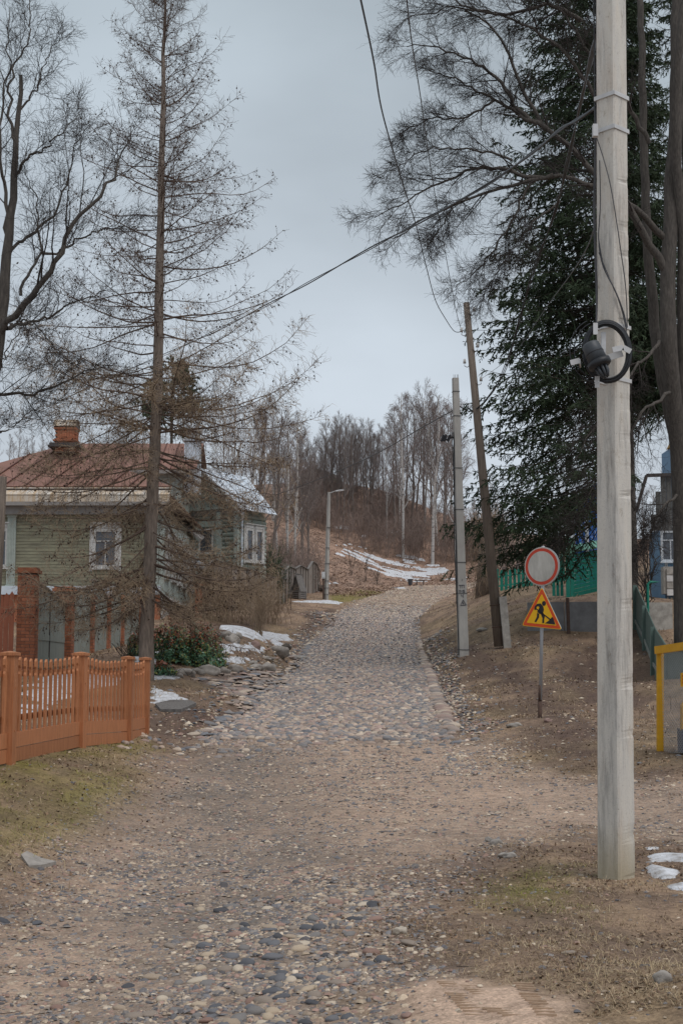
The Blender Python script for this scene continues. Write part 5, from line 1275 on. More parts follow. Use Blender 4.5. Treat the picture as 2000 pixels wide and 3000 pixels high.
M['birchtwig'] = mat('birch_twigs', (.24, .195, .18), (.165, .135, .125), .5, .95, 0)
M['brush'] = mat('brushwood', (.27, .205, .175), (.185, .14, .12), .4, .95, 0)
M['tanbrush'] = mat('dry_tan_stems', (.38, .285, .20), (.25, .185, .13), 1, .95, 0)
M['spruce'] = mat('spruce_needles', (.042, .064, .030), (.023, .037, .019), .9, .8, 0, c3=(.066, .080, .034), pos=(.4, .6))
M['sprucetwig'] = mat('dead_spruce_twigs', (.085, .068, .055), (.05, .042, .035), 1.5, .95, 0)
M['pine'] = mat('pine_needles', (.060, .085, .045), (.035, .052, .03), .8, .85, 0)
def tubemesh(name, parts, m, smooth=False):
    V, Q = join([tubes(P, R, S) for P, R, S in parts]); return make_mesh(name, V, None, m, smooth, quads=Q)
def octas(C_, r, rs, stretch=1.3):
    n = len(C_); base = np.array([[1, 0, 0], [0, 1, 0], [-1, 0, 0], [0, -1, 0], [0, 0, stretch], [0, 0, -stretch]], float)
    V = C_[:, None] + base[None] * (r * rs.uniform(.7, 1.25, n))[:, None, None]
    t_ = np.array([[0, 1, 4], [1, 2, 4], [2, 3, 4], [3, 0, 4], [1, 0, 5], [2, 1, 5], [3, 2, 5], [0, 3, 5]])
    return V.reshape(-1, 3), (np.arange(n)[:, None, None] * 6 + t_[None]).reshape(-1, 3)

# --- the larch
rs = np.random.RandomState(11)
LD = 32.0
axis = [at(424, 2000, LD), at(433, 1800, LD), at(444, 1550, LD), at(452, 1350, LD), at(460, 1150, LD), at(466, 900, LD), at(471, 650, LD), at(476, 400, LD), at(481, 130, LD), at(484, -60, LD), at(485, -190, LD)]
base = axis[0].copy(); base[2] = ground(base[0], base[1]); axis[0][2] = base[2] - .2
ax_ = np.array(axis); tt_ = np.linspace(0, 1, 31); seg_t = np.array([(p[2] - ax_[0][2]) / (ax_[-1][2] - ax_[0][2]) for p in axis])
trunk = np.stack([np.interp(tt_, seg_t, ax_[:, i]) for i in range(3)], 1); trunk[1:-1, :2] += rs.normal(size=(29, 2)) * .012
Rt = np.interp(tt_, [0, .03, .1, .5, .8, 1], [.215, .175, .155, .105, .05, .012])
larch = empty('larch_tree', base, 'tall bare larch covered in small dark cones behind the orange-brown picket fence', 'tree')
obj('trunk', tubemesh('trunk', [(trunk[None], Rt[None], 14)], M['larchbark'], True), larch)
H = ax_[-1][2]
z0 = at(1, 1790, LD)[2]; n1 = 262
zz = np.sort(rs.uniform(0, 1, n1) ** 1.05) ; zz = z0 + (H - .25 - z0) * zz
def larch_len(z):      # reach to the right in metres, from the outline in the photo
    ys = [-190, 0, 200, 400, 600, 800, 1000, 1150, 1300, 1500, 1650, 1800]; ln = [.1, .8, 1.3, 1.85, 2.25, 2.6, 3.0, 3.35, 3.35, 3.0, 2.9, 1.3]
    return np.interp(z, [at(1, y, LD)[2] for y in ys][::-1], ln[::-1])
S = np.stack([np.interp(zz, trunk[:, 2], trunk[:, i]) for i in range(3)], 1)
fr = (zz - z0) / (H - z0); az = rs.uniform(0, 2 * math.pi, n1)
el = np.interp(fr, [0, .15, .4, .7, 1], [-22, -18, -6, 14, 48]) + rs.normal(size=n1) * 8; el = np.radians(el)
D = np.stack([np.cos(az) * np.cos(el), np.sin(az) * np.cos(el), np.sin(el)], 1)
Ln = larch_len(zz) * rs.uniform(.72, 1.12, n1) * 1.2
P1, R1 = grow(S, D, Ln, np.interp(fr, [0, 1], [.032, .010]) * rs.uniform(.5, 1.05, n1), .003, 9, rs, .085, np.interp(fr, [0, .5, 1], [-.02, .02, .05]), np.interp(fr, [0, .5, 1], [.15, .15, .13]))
S2, D2, t2, r2, i2 = spawn(P1, R1, 21, .12, 1, .95, rs, flat=.5)
L2 = (.24 + .28 * Ln[i2] * (1 - t2) ** .8) * rs.uniform(.5, 1.3, len(S2)) * .62
fr2 = fr[i2]
P2, R2 = grow(S2, D2, L2, .0042, .0018, 4, rs, .14, np.interp(fr2, [0, .6, 1], [-.26, -.14, .03]), np.interp(fr2, [0, .6, 1], [-.02, .03, .09]))
S3, D3, t3, r3, i3 = spawn(P2, R2, 6, .05, 1, .7, rs)
L3 = (.15 + .5 * L2[i3] * (1 - t3)) * rs.uniform(.5, 1.3, len(S3))
P3, R3 = grow(S3, D3, L3, .0022, .0013, 2, rs, .25, np.interp(fr2[i3], [0, .6, 1], [-.25, -.1, .06]))
me = tubemesh('branches', [(P1, R1, 4), (P2, R2, 3), (P3, R3, 2)], M['larchtwig'])
obj('branches', me, larch)
# short tan twigs on the lower third
low = np.where((fr < .36))[0]; P1l, R1l = P1[low], R1[low]
S4, D4, t4, r4, i4 = spawn(P1l, R1l, 78, .14, 1, 1.1, rs, even=False)
P4, R4 = grow(S4, D4, rs.uniform(.15, .55, len(S4)), .0045, .002, 3, rs, .25, -.08)
S5, D5, t5, r5, i5 = spawn(P4, R4, 4, .2, 1, .8, rs)
P5, R5 = grow(S5, D5, rs.uniform(.06, .2, len(S5)), .0026, .0014, 2, rs, .25, 0)
o = obj('short_twigs', tubemesh('short_twigs', [(P4, R4, 3), (P5, R5, 2)], M['larchtwig2']), larch); o['kind'] = 'stuff'
hi = np.where(fr2[i3] < np.minimum(rs.uniform(.35, 1.2, len(i3)), .84))[0]; pick = rs.choice(hi, 7000); CC = P3[pick, 1] + rs.normal(size=(7000, 3)) * .01
V, T_ = octas(CC, .0160, rs); o = obj('cones', make_mesh('cones', V, None, M['cone'], tris=T_), larch); o['kind'] = 'stuff'

# --- hand-laid limbs for the two broad-leaved trees, then automatic twigs
def limb(pts, r0, r1, K=26, rs=None, jag=.02):
    P = np.array([at(*p) for p in pts]); s_ = np.concatenate([[0], np.cumsum(np.linalg.norm(np.diff(P, axis=0), axis=1))]); s_ /= s_[-1]
    t_ = np.linspace(0, 1, K); Q = np.stack([np.interp(t_, s_, P[:, i]) for i in range(3)], 1)
    for _ in range(2): Q[1:-1] = (Q[:-2] + Q[1:-1] * 2 + Q[2:]) / 4
    Q[1:-1] += rs.normal(size=(K - 2, 3)) * jag
    return Q, r0 + (r1 - r0) * t_ ** .8
def leafless(e_, limbs, rs, nb=14, L1=1.5, L2=.7, L3=.35, up=.05, ang=.8, droop=0, m=('darkbark', 'darktwig'), thin=1.0, n2=8, n3=6, n4=0, jag=.2, t0=.12):
    P = np.array([l[0] for l in limbs]); R = np.array([l[1] for l in limbs])
    obj('limbs', tubemesh('limbs', [(P, R, 9)], M[m[0]], True), e_)
    ll = np.linalg.norm(np.diff(P, axis=1), axis=2).sum(1)
    S1, D1, t1, r1, i1 = spawn(P, R, nb, t0, 1, ang, rs)
    a1 = (L1 * (1.05 - .45 * t1)) * rs.uniform(.5, 1.3, len(S1)) * np.clip(ll[i1] / 5, .5, 1.2)
    P1, R1 = grow(S1, D1, a1, np.minimum(r1 * .6, .036) * thin, .005 * thin, 7, rs, jag * .6, up, -droop)
    S2, D2, t2, r2, i2 = spawn(P1, R1, n2, .15, 1, .75, rs); a2 = L2 * (1.1 - .5 * t2) * rs.uniform(.5, 1.3, len(S2)) * np.clip(a1[i2] / L1, .4, 1.2)
    P2, R2 = grow(S2, D2, a2, .0065 * thin, .003 * thin, 5, rs, jag, up * .5 - droop, -droop)
    S3, D3, t3, r3, i3 = spawn(P2, R2, n3, .1, 1, .8, rs); a3 = L3 * (1.1 - .5 * t3) * rs.uniform(.4, 1.3, len(S3))
    P3, R3 = grow(S3, D3, a3, .0038 * thin, .002 * thin, 3, rs, jag * 1.2, 0)
    parts = [(P1, R1, 4), (P2, R2, 3), (P3, R3, 2)]
    if n4:
        S4, D4, t4, r4, i4 = spawn(P3, R3, n4, .2, 1, .8, rs); P4, R4 = grow(S4, D4, L3 * .5 * rs.uniform(.4, 1.2, len(S4)), .0026 * thin, .0016 * thin, 2, rs, .2, 0); parts.append((P4, R4, 2))
    return obj('twigs', tubemesh('twigs', parts, M[m[1]]), e_)
rs = np.random.RandomState(23)
TD = 26
tb_ = gat(-110, 1950, TD)
t1 = empty('bare_tree', tb_, 'leafless broad-leaved tree at the left edge with crooked limbs reaching up beside the larch', 'tree')
tr = limb([(-110, 2000, TD), (-90, 1700, TD), (-60, 1400, TD), (-30, 1150, TD), (0, 980, TD), (14, 860, TD), (27, 700, TD), (38, 560, TD), (48, 420, TD), (56, 330, TD), (62, 220, TD)], .26, .035, 30, rs)
obj('trunk', tubemesh('trunk', [(tr[0][None], tr[1][None], 12)], M['darkbark'], True), t1)
lm = [limb(p, a, b_, 22, rs, .03) for p, a, b_ in [
    ([(0, 985, TD), (45, 915, TD - .2), (100, 860, TD - .4), (150, 800, TD - .5), (200, 705, TD - .6), (245, 620, TD - .6), (290, 570, TD - .7), (330, 540, TD - .7), (345, 480, TD), (370, 420, TD), (385, 370, TD)], .105, .012),
    ([(62, 865, TD), (72, 820, TD), (100, 780, TD), (125, 742, TD), (118, 680, TD), (105, 610, TD), (110, 560, TD), (85, 540, TD), (70, 480, TD)], .045, .008),
    ([(125, 742, TD), (160, 738, TD), (200, 725, TD), (250, 690, TD), (320, 670, TD), (390, 640, TD)], .04, .008),
    ([(20, 962, TD), (60, 952, TD + .5), (120, 935, TD + .8), (170, 915, TD + 1), (220, 885, TD + 1), (270, 870, TD + 1), (310, 850, TD + 1)], .06, .010),
    ([(30, 740, TD), (70, 705, TD + .5), (110, 670, TD + .7), (165, 620, TD + 1), (200, 550, TD + 1), (215, 450, TD + 1), (250, 380, TD)], .05, .008),
    ([(45, 510, TD), (80, 460, TD - .3), (125, 435, TD - .5), (180, 395, TD - .5), (205, 370, TD - .5), (240, 320, TD - .5)], .045, .007),
    ([(25, 700, TD), (15, 600, TD), (8, 500, TD), (-5, 400, TD), (10, 300, TD), (30, 200, TD), (22, 120, TD), (30, 20, TD)], .06, .010),
    ([(48, 420, TD), (30, 340, TD), (28, 250, TD), (50, 190, TD), (85, 130, TD), (92, 60, TD), (88, -20, TD)], .05, .009),
    ([(55, 330, TD), (72, 310, TD), (110, 250, TD), (130, 180, TD), (150, 150, TD), (180, 110, TD)], .035, .006),
    ([(-60, 1180, TD), (-20, 1155, TD), (40, 1155, TD), (110, 1150, TD), (180, 1125, TD), (240, 1085, TD), (290, 1070, TD), (350, 1072, TD)], .055, .009),
    ([(-40, 1270, TD), (0, 1270, TD), (40, 1250, TD), (80, 1210, TD), (120, 1190, TD)], .03, .006),
    ([(50, 940, TD), (110, 950, TD - .4), (140, 990, TD - .5), (160, 1025, TD - .5), (190, 1045, TD - .6), (230, 1075, TD)], .025, .006),
    ([(-70, 1350, TD), (-40, 1180, TD), (0, 1090, TD), (20, 1020, TD - 1), (60, 980, TD - 1), (70, 900, TD - 1)], .04, .008)]]
leafless(t1, [(a, b * .72) for a, b in lm], rs, nb=15, L1=1.7, L2=.8, L3=.34, up=.10, ang=.62, n2=7, n3=5, n4=1, jag=.17, thin=.62)

rs = np.random.RandomState(31)
ND = 36
tb_ = gat(2004, 1885, 38)
t2 = empty('linden_tree', tb_, 'big bare linden at the right edge with long arching limbs reaching left over the lane', 'tree')
trs = [limb(p, a, b_, 30, rs, .015) for p, a, b_ in [
    ([(2004, 1900, 38), (2000, 1600, 38), (1994, 1400, 37.8), (1974, 1200, 37.5), (1957, 1050, 37), (1955, 850, 37), (1960, 650, 37), (1972, 450, 37), (1980, 200, 37), (1985, -150, 37)], .28, .15),
    ([(1992, 1380, 38), (1955, 1180, 38), (1922, 1020, 38), (1906, 850, 38), (1890, 600, 38), (1882, 350, 38), (1878, 100, 38), (1870, -120, 38)], .18, .08),
    ([(1996, 1330, 37.7), (1998, 1000, 37.3), (1999, 700, 37), (1975, 400, 36.5), (1990, 100, 36), (2020, -100, 36)], .18, .10)]]
obj('trunk', tubemesh('trunk', [(P[None], R[None], 14) for P, R in trs], M['darkbark'], True), t2)
LB = [([(1950, 800, 37), (1850, 620, 36.5), (1700, 460, 36), (1600, 376, ND), (1561, 332, ND), (1536, 281, ND), (1510, 210, ND), (1491, 153, ND), (1446, 83, ND), (1408, 51, ND), (1360, 30, ND)], .12, .02),
      ([(1600, 376, ND), (1529, 338, ND), (1485, 274, ND), (1446, 210, ND), (1383, 179, ND), (1330, 155, ND), (1274, 128, ND), (1191, 137, ND)], .075, .012),
      ([(1570, 365, ND), (1536, 344, ND), (1446, 293, ND), (1357, 242, ND), (1300, 222, ND), (1255, 207, ND)], .06, .010),
      ([(1950, 700, 37), (1850, 600, 36.5), (1720, 530, 36), (1619, 510, ND), (1542, 529, ND), (1478, 548, ND), (1383, 577, ND), (1306, 612, ND), (1217, 657, ND), (1150, 700, ND)], .10, .012),
      ([(1619, 512, ND), (1548, 526, ND), (1485, 491, ND), (1383, 494, ND), (1330, 515, ND), (1274, 548, ND), (1185, 593, ND), (1130, 620, ND), (1096, 638, ND)], .065, .010),
      ([(1580, 515, ND), (1542, 555, ND), (1497, 650, ND), (1446, 733, ND), (1395, 797, ND), (1332, 842, ND)], .045, .008),
      ([(1700, 60, 37), (1606, 0, ND), (1542, 29, ND), (1472, 45, ND), (1383, 26, ND), (1300, -10, ND), (1220, -20, ND)], .07, .012),
      ([(1760, 300, 36.5), (1644, 140, ND), (1561, 83, ND), (1472, 45, ND), (1350, 20, ND), (1250, 30, ND), (1180, 60, ND)], .06, .010),
      ([(1640, 590, ND), (1560, 640, ND), (1530, 700, ND), (1480, 750, ND), (1440, 830, ND), (1400, 880, ND)], .03, .006),
      ([(1900, 420, 37), (1800, 250, 36.5), (1720, 150, 36), (1660, 60, ND), (1600, -40, ND)], .07, .02),
      ([(1383, 577, ND), (1330, 600, ND), (1300, 640, ND), (1275, 690, ND), (1250, 730, ND)], .03, .006),
      ([(1446, 293, ND), (1400, 330, ND), (1330, 350, ND), (1270, 340, ND), (1210, 370, ND), (1160, 400, ND)], .035, .007),
      ([(1500, 470, ND), (1420, 440, ND), (1340, 440, ND), (1260, 430, ND), (1180, 470, ND), (1120, 520, ND)], .035, .007),
      ([(1930, 1000, 37), (1860, 1080, 36), (1790, 1180, 35.5), (1720, 1280, 35), (1680, 1350, 35)], .05, .01),
      ([(1960, 1150, 37), (1880, 1200, 36), (1820, 1330, 36), (1760, 1440, 36), (1700, 1500, 36), (1640, 1560, 36)], .05, .01),
      ([(1980, 1450, 37.5), (1930, 1500, 37), (1890, 1600, 36), (1850, 1650, 36)], .04, .008)]
leafless(t2, [limb(p, a, b_, 22, rs, .03) for p, a, b_ in LB], rs, nb=24, L1=1.3, L2=.8, L3=.40, up=-.03, ang=.55, n2=9, n3=6, n4=1, jag=.10, thin=.80)
# low thicket of the same kind behind the concrete pole
rs = np.random.RandomState(32)
tk = empty('bare_shrub', gat(1880, 1800, 48), 'dense thicket of thin bare stems between the concrete pole and the blue shed house', 'shrub')
LB = [([(1880 + rs.uniform(-25, 40), 1800, 48), (1875 + rs.uniform(-40, 60), 1600, 48), (1880 + rs.uniform(-70, 80), 1400 + rs.uniform(-80, 100), 48)], .025, .006) for k in range(8)]
leafless(tk, [limb(p, a, b_, 22, rs, .05) for p, a, b_ in LB], rs, nb=9, L1=.9, L2=.5, L3=.3, up=.1, ang=.5, n2=5, n3=3, jag=.15)

# --- spruces
def spruce(name, base, topz, rad, label, seed, zlow, dens=1.0, cols=('spruce',), nb=15, asym=0.0, pw=.75):
    rs = np.random.RandomState(seed); e_ = empty(name, base, label, 'tree'); b0 = np.array(base)
    tp_ = b0 + [0, 0, topz - b0[2]]; tl = np.linspace(0, 1, 20)[:, None]; tr_ = b0 * (1 - tl) + tp_ * tl; tr_[0, 2] -= .3
    obj('trunk', tubemesh('trunk', [(tr_[None], (.27 * (1 - tl[:, 0] * .96))[None], 12)], M['darkbark'], True), e_)
    n = int(300 * dens); z = zlow + (topz - .3 - zlow) * np.sort(rs.uniform(0, 1, n)) ** 1.15; f = (z - zlow) / (topz - zlow)
    az = rs.uniform(0, 2 * math.pi, n); el = np.radians(np.interp(f, [0, .5, 1], [-14, -6, 35]) + rs.normal(size=n) * 6)
    side = np.cos(az) > 0; z = np.where(side & (asym > 0), np.maximum(z, zlow + (topz - zlow) * asym * rs.uniform(.6, 1, n)), z); f = (z - zlow) / (topz - zlow)
    Ln = rad * (1 - f) ** pw * rs.uniform(.72, 1.1, n) * np.where(side & (asym > 0), 1 - .45 * np.cos(az), 1) + .25
    S = np.stack([np.full(n, b0[0]), np.full(n, b0[1]), z], 1); D = np.stack([np.cos(az) * np.cos(el), np.sin(az) * np.cos(el), np.sin(el)], 1)
    P1, R1 = grow(S, D, Ln, .028 * (1 - f * .7), .005, 6, rs, .04, -.065, .12)
    S2, D2, t2, r2, i2 = spawn(P1, R1, nb, .22, 1, .95, rs, flat=.75)
    L2 = (.30 + .26 * Ln[i2] * (1.05 - t2)) * rs.uniform(.6, 1.25, len(S2))
    P2, R2 = grow(S2, D2, L2, .006, .003, 3, rs, .07, -.36, -.2)
    keep = rs.uniform(0, 1, len(S2)) < np.interp(t2, [.22, .5], [.25, 1])
    P2k, R2k, L2k = P2[keep], R2[keep], L2[keep]
    S3, D3, t3, r3, i3 = spawn(P2k, R2k, 11, .05, 1, .85, rs)
    P3, _ = grow(S3, D3, (.10 + .28 * L2k[i3] * (1 - t3)) * rs.uniform(.6, 1.3, len(S3)), .01, .01, 2, rs, .1, -.14)
    n3 = len(P3); Rn = np.stack([np.full(n3, .004), rs.uniform(.013, .022, n3), np.full(n3, .001)], 1)
    n2 = len(P2k); Rn2 = np.tile(np.array([[.008, .016, .015, .003]]), (n2, 1))
    V, Q = join([tubes(P3, Rn, 2), tubes(P2k, Rn2 * 1.15, 2)]); o = obj('needles', make_mesh('needles', V, None, M[cols[0]], quads=Q), e_)
    obj('branches', tubemesh('branches', [(P1, R1, 4), (P2[~keep], R2[~keep], 2)], M['sprucetwig']), e_)
    S4, D4, t4, r4, i4 = spawn(P1, R1, 8, .05, .5, .9, rs); P4, R4 = grow(S4, D4, rs.uniform(.3, 1.1, len(S4)), .005, .002, 4, rs, .12, -.12)
    obj('dead_twigs', tubemesh('dead_twigs', [(P4, R4, 2)], M['sprucetwig']), e_)
    return e_
sp0 = gat(1792, 1850, 46.5)
spruce('spruce_tree', sp0, at(1, -1000, 46)[2], 5.35, 'huge dark green spruce with drooping branches behind the concrete pole', 41, at(1, 1515, 46)[2], 2.8, nb=19, asym=.24, pw=.85)
sp1 = gat(1850, 1790, 52.5)
spruce('spruce_tree', sp1, at(1, -400, 52)[2], 3.0, 'second dark spruce standing close behind the first, right of the concrete pole', 43, at(1, 1150, 52)[2], .8, nb=13)
sp2 = gat(2040, 1760, 58)
spruce('spruce_tree', sp2, at(1, -300, 58)[2], 4.2, 'farthest dark spruce at the right edge behind the linden trunk', 47, at(1, 1180, 58)[2], .7, nb=12)
# the low green bough that hangs in front of the wooden pole
rs = np.random.RandomState(45)

# --- pine and hillside trees, a few grown shapes reused
def tree_variant(seed, H, birch=False, nl=16, r=.11, spread=.5, thin=1.0, up=.05, low=.25):
    rs = np.random.RandomState(seed); tl = np.linspace(0, 1, 12); wob_ = np.cumsum(rs.normal(size=(12, 2)) * .09, 0) * tl[:, None] ** .5
    tr_ = np.stack([wob_[:, 0], wob_[:, 1], tl * H * .86], 1); tr_[0] = (0, 0, -.5)
    P = tr_[None]; R = (r * (1 - tl * .82))[None]
    S1, D1, t1, r1, i1 = spawn(P, R, nl, low, .97, .5, rs); a1 = spread * H * (1.22 - t1) * rs.uniform(.6, 1.15, nl) * .8
    P1, R1 = grow(S1, D1, a1, r1 * .55, .009 * thin, 7, rs, .08, up, up * (.3 if not birch else -1.5))
    S2, D2, t2, r2, i2 = spawn(P1, R1, 11, .15, 1, .5, rs); a2 = (.35 + .42 * a1[i2] * (1.1 - t2)) * rs.uniform(.6, 1.25, len(S2))
    P2, R2 = grow(S2, D2, a2, .0095 * thin, .004 * thin, 5, rs, .09, up if not birch else -.06, up if not birch else -.26)
    S3, D3, t3, r3, i3 = spawn(P2, R2, 8, .1, 1, .48, rs); a3 = (.25 + .42 * a2[i3] * (1.1 - t3)) * rs.uniform(.5, 1.2, len(S3))
    P3, R3 = grow(S3, D3, a3, .0055 * thin, .0032 * thin, 3, rs, .08, up if not birch else -.3)
    tm = tubemesh('trunk', [(P, R, 7)] + ([(P1[:, :4], R1[:, :4], 5)] if birch else []), M['birchbark' if birch else 'hilltrunk'])
    cm = tubemesh('crown', [(P1, R1, 4), (P2, R2, 3), (P3, R3, 2)], M['birchtwig' if birch else 'hilltwig'])
    return tm, cm, H
VAR = [tree_variant(101, 13, r=.15), tree_variant(102, 14, r=.13, nl=18, spread=.42), tree_variant(103, 12, r=.12, nl=14, spread=.58), tree_variant(104, 13, nl=16, spread=.36, up=.08), tree_variant(105, 11, nl=13, spread=.5, thin=.9)]
BIR = [tree_variant(201, 15, True, 16, .13, .42), tree_variant(202, 14, True, 16, .12, .36), tree_variant(203, 16, True, 18, .15, .46)]
def plant(var, p, H, rz, label, group, name='hill_tree', lean=(0, 0)):
    e_ = empty(name, p, label, 'tree', group); s_ = H / var[2]
    e_.rotation_euler = (lean[0], lean[1], rz); e_.scale = (s_, s_, s_)
    for nm, me_ in (('trunk', var[0]), ('crown', var[1])):
        o = bpy.data.objects.new(nm, me_); COL.objects.link(o); o.parent = e_
    return e_
R_ = random.Random(5)
G1 = 'bare trees along the top of the hill'
# px, top y, distance
hill = [(735, 1130, 150), (770, 1105, 155), (800, 1160, 160), (840, 1200, 150), (870, 1150, 158)]
for k in range(52):
    px = 905 + (k % 36) * 12.2 + (6 if k > 35 else 0) + R_.uniform(-5, 5)
    top = np.interp(px, [900, 960, 1010, 1060, 1110, 1150, 1200, 1280, 1340, 1400], [1290, 1205, 1190, 1195, 1215, 1150, 1110, 1110, 1130, 1330]) + R_.uniform(-12, 55)
    hill.append((px, top, R_.uniform(166, 186)))
for i, (px, top, d) in enumerate(hill):
    g = gat(px, 1400, d); H = at(px, top, d)[2] - g[2]; bir = (px > 1120 and i % 3 == 0) or px < 880
    plant((BIR if bir else VAR)[i % (3 if bir else 5)], g, H, R_.uniform(0, 6.3), 'pale-trunked bare birch with fine drooping twigs on the hillside' if bir else 'bare grey-brown tree standing on the top of the hill', 'bare birches on the hillside' if bir else G1, 'birch_tree' if bir else 'hill_tree', (R_.uniform(-.05, .05), R_.uniform(-.06, .06)))
# two taller birches behind the slim pole
for px, top, d, H_ in ((1180, 1070, 158, 0), (1265, 1078, 156, 0), (1335, 1092, 150, 0)):
    g = gat(px, 1500, d); plant(BIR[int(px) % 3], g, at(px, top, d)[2] - g[2], R_.uniform(0, 6), 'one of the three tallest birches, right above the bench, with drooping twigs', 'tallest birches above the bench', 'birch_tree')
# grove behind the larch, above house B
for i, (px, top, d) in enumerate([(655, 1120, 118), (690, 1075, 112), (725, 1110, 108), (760, 1130, 112), (790, 1120, 104), (815, 1165, 110), (840, 1150, 106), (865, 1190, 115), (885, 1210, 120), (905, 1230, 116)]):
    g = gat(px, 1600, d); plant((BIR + VAR[:2])[i % 5], g, at(px, top, d)[2] - g[2], R_.uniform(0, 6), 'slender tree with dense hanging twigs in the grove behind the gable house', 'trees of the grove behind the gable house', 'birch_tree' if i % 5 < 3 else 'grove_tree', (R_.uniform(-.03, .03), R_.uniform(-.05, .05)))
for i in range(26):
    px = -20 + i * 20 + R_.uniform(-8, 8); d = R_.uniform(178, 190); top = np.interp(px, [0, 80, 150, 300, 480], [1250, 1262, 1275, 1265, 1240]) + R_.uniform(-14, 30)
    g = gat(px, 1400, d); plant(VAR[(i * 3) % 5], g, at(px, top, d)[2] - g[2], R_.uniform(0, 6), 'bare tree of the far wood showing above the red-brown roofs', 'far bare trees above the red-brown roofs', 'far_tree')
for i in range(14):
    px = 1390 + i * 44 + R_.uniform(-15, 15); d = R_.uniform(120, 160)
    g = gat(px, 1600, d); plant(VAR[(i * 2) % 5], g, at(px, 1400 + R_.uniform(-20, 80), d)[2] - g[2], R_.uniform(0, 6), 'bare tree far behind the teal fence and the dark spruce', 'far bare trees behind the teal fence', 'far_tree')
# pine behind the larch
rs = np.random.RandomState(51); pb = gat(500, 1500, 92); ph = at(498, 1068, 92)[2]
pine = empty('pine_tree', pb, 'blue-green pine with clumped needles seen behind the larch trunk above the roofs', 'tree')
tl = np.linspace(0, 1, 12)[:, None]; tr_ = pb * (1 - tl) + np.array([pb[0], pb[1], ph]) * tl
obj('trunk', tubemesh('trunk', [(tr_[None], (.2 * (1 - tl[:, 0] * .8))[None], 10)], M['darkbark'], True), pine)
n = 60; f = rs.uniform(0, 1, n); z = at(1, 1270, 92)[2] + (ph - at(1, 1270, 92)[2]) * f; az = rs.uniform(0, 6.28, n)
P1, R1 = grow(np.stack([np.full(n, pb[0]), np.full(n, pb[1]), z], 1), np.stack([np.cos(az), np.sin(az), rs.uniform(-.1, .5, n)], 1), (2.7 * (1 - f) ** .7 + .4) * rs.uniform(.6, 1.1, n), .035, .01, 6, rs, .1, .03)
S2, D2, t2, r2, i2 = spawn(P1, R1, 12, .35, 1, .8, rs); P2, R2 = grow(S2, D2, rs.uniform(.3, .6, len(S2)), .01, .006, 3, rs, .2, .06)
S3, D3, t3, r3, i3 = spawn(P2, R2, 16, .2, 1, .8, rs); P3, _ = grow(S3, D3, rs.uniform(.10, .22, len(S3)), .01, .01, 1, rs, .1, .05)
obj('branches', tubemesh('branches', [(P1, R1, 5), (P2, R2, 3)], M['sprucetwig']), pine)
V, Q = tubes(P3, np.tile(np.array([[.03, .006]]), (len(P3), 1)), 3); obj('needles', make_mesh('needles', V, None, M['pine'], quads=Q), pine)

# --- brushwood
def bush_parts(rs, base, n, H, spread, lean=.35, sub=5, r=.008, tw=.3, up=.02, K=5):
    a = rs.uniform(0, 6.28, n); D = np.stack([np.cos(a) * lean * rs.uniform(0, 1.2, n), np.sin(a) * lean * rs.uniform(0, 1.2, n), np.ones(n)], 1)
    S = base + np.stack([rs.normal(size=n) * spread, rs.normal(size=n) * spread, np.zeros(n)], 1)
    P, R = grow(S, D, H * rs.uniform(.5, 1.15, n), r, r * .4, K, rs, .09, up, -.03)
    S2, D2, t2, r2, i2 = spawn(P, R, sub, .25, 1, .6, rs); P2, R2 = grow(S2, D2, H * tw * rs.uniform(.4, 1.2, len(S2)), r * .5, r * .3, 3, rs, .12, up)
    S3, D3, t3, r3, i3 = spawn(P2, R2, 3, .2, 1, .6, rs); P3, R3 = grow(S3, D3, H * tw * .45 * rs.uniform(.4, 1.2, len(S3)), r * .35, r * .22, 2, rs, .12, up)
    return [(P, R, 3), (P2, R2, 2), (P3, R3, 2)]
rs = np.random.RandomState(61); parts = []
for k in range(190):
    px = rs.uniform(860, 1480); d = rs.uniform(156, 180)
    if px < 1000: d = rs.uniform(164, 182)
    g = gat(px, 1550, d); parts += bush_parts(rs, g, 9, rs.uniform(2.2, 5.0), .9, .3, 7, .022, .35)
V, Q = join([tubes(*p) for p in parts]); o = obj('hillside_brushwood', make_mesh('hillside_brushwood', V, None, M['brush'], quads=Q)); tagset(o, 'brown leafless brushwood covering the slope below the hilltop trees', 'brushwood', None, 'stuff')
parts = []
for k in range(70):
    px = rs.uniform(640, 900); d = rs.uniform(96, 118); g = gat(px, 1600, d); parts += bush_parts(rs, g, 10, rs.uniform(1.8, 3.6), .7, .4, 6, .015, .35)
V, Q = join([tubes(*p) for p in parts]); o = obj('grove_undergrowth', make_mesh('grove_undergrowth', V, None, M['brush'], quads=Q)); tagset(o, 'tangled brown undergrowth behind the grey sheet fence below the grove', 'undergrowth', None, 'stuff')
for i, (px, py, d, n, H_, sp_, lab) in enumerate([(650, 1815, 60, 60, 1.9, .45, 'dry tan shrub against the grey sheet fence, the left one'), (715, 1812, 62, 70, 2.0, .45, 'dry tan shrub against the grey sheet fence, the middle one'),
        (755, 1838, 57, 34, 2.4, .10, 'narrow upright bundle of pale stems nearest the lane before the grey fence'), (790, 1800, 66, 55, 2.0, .4, 'dry tan shrub against the grey sheet fence, the right one'), (600, 1820, 62, 45, 1.6, .4, 'low dry shrub beside the thin brick post')]):
    g = gat(px, py, d); sh = empty('dry_shrub', g, lab, 'shrub', 'dry shrubs before the grey sheet fence'); V, Q = join([tubes(*p) for p in bush_parts(rs, g, n, H_, sp_, .38, 7, .012, .32)]); obj('stems', make_mesh('stems', V, None, M['tanbrush'], quads=Q), sh)
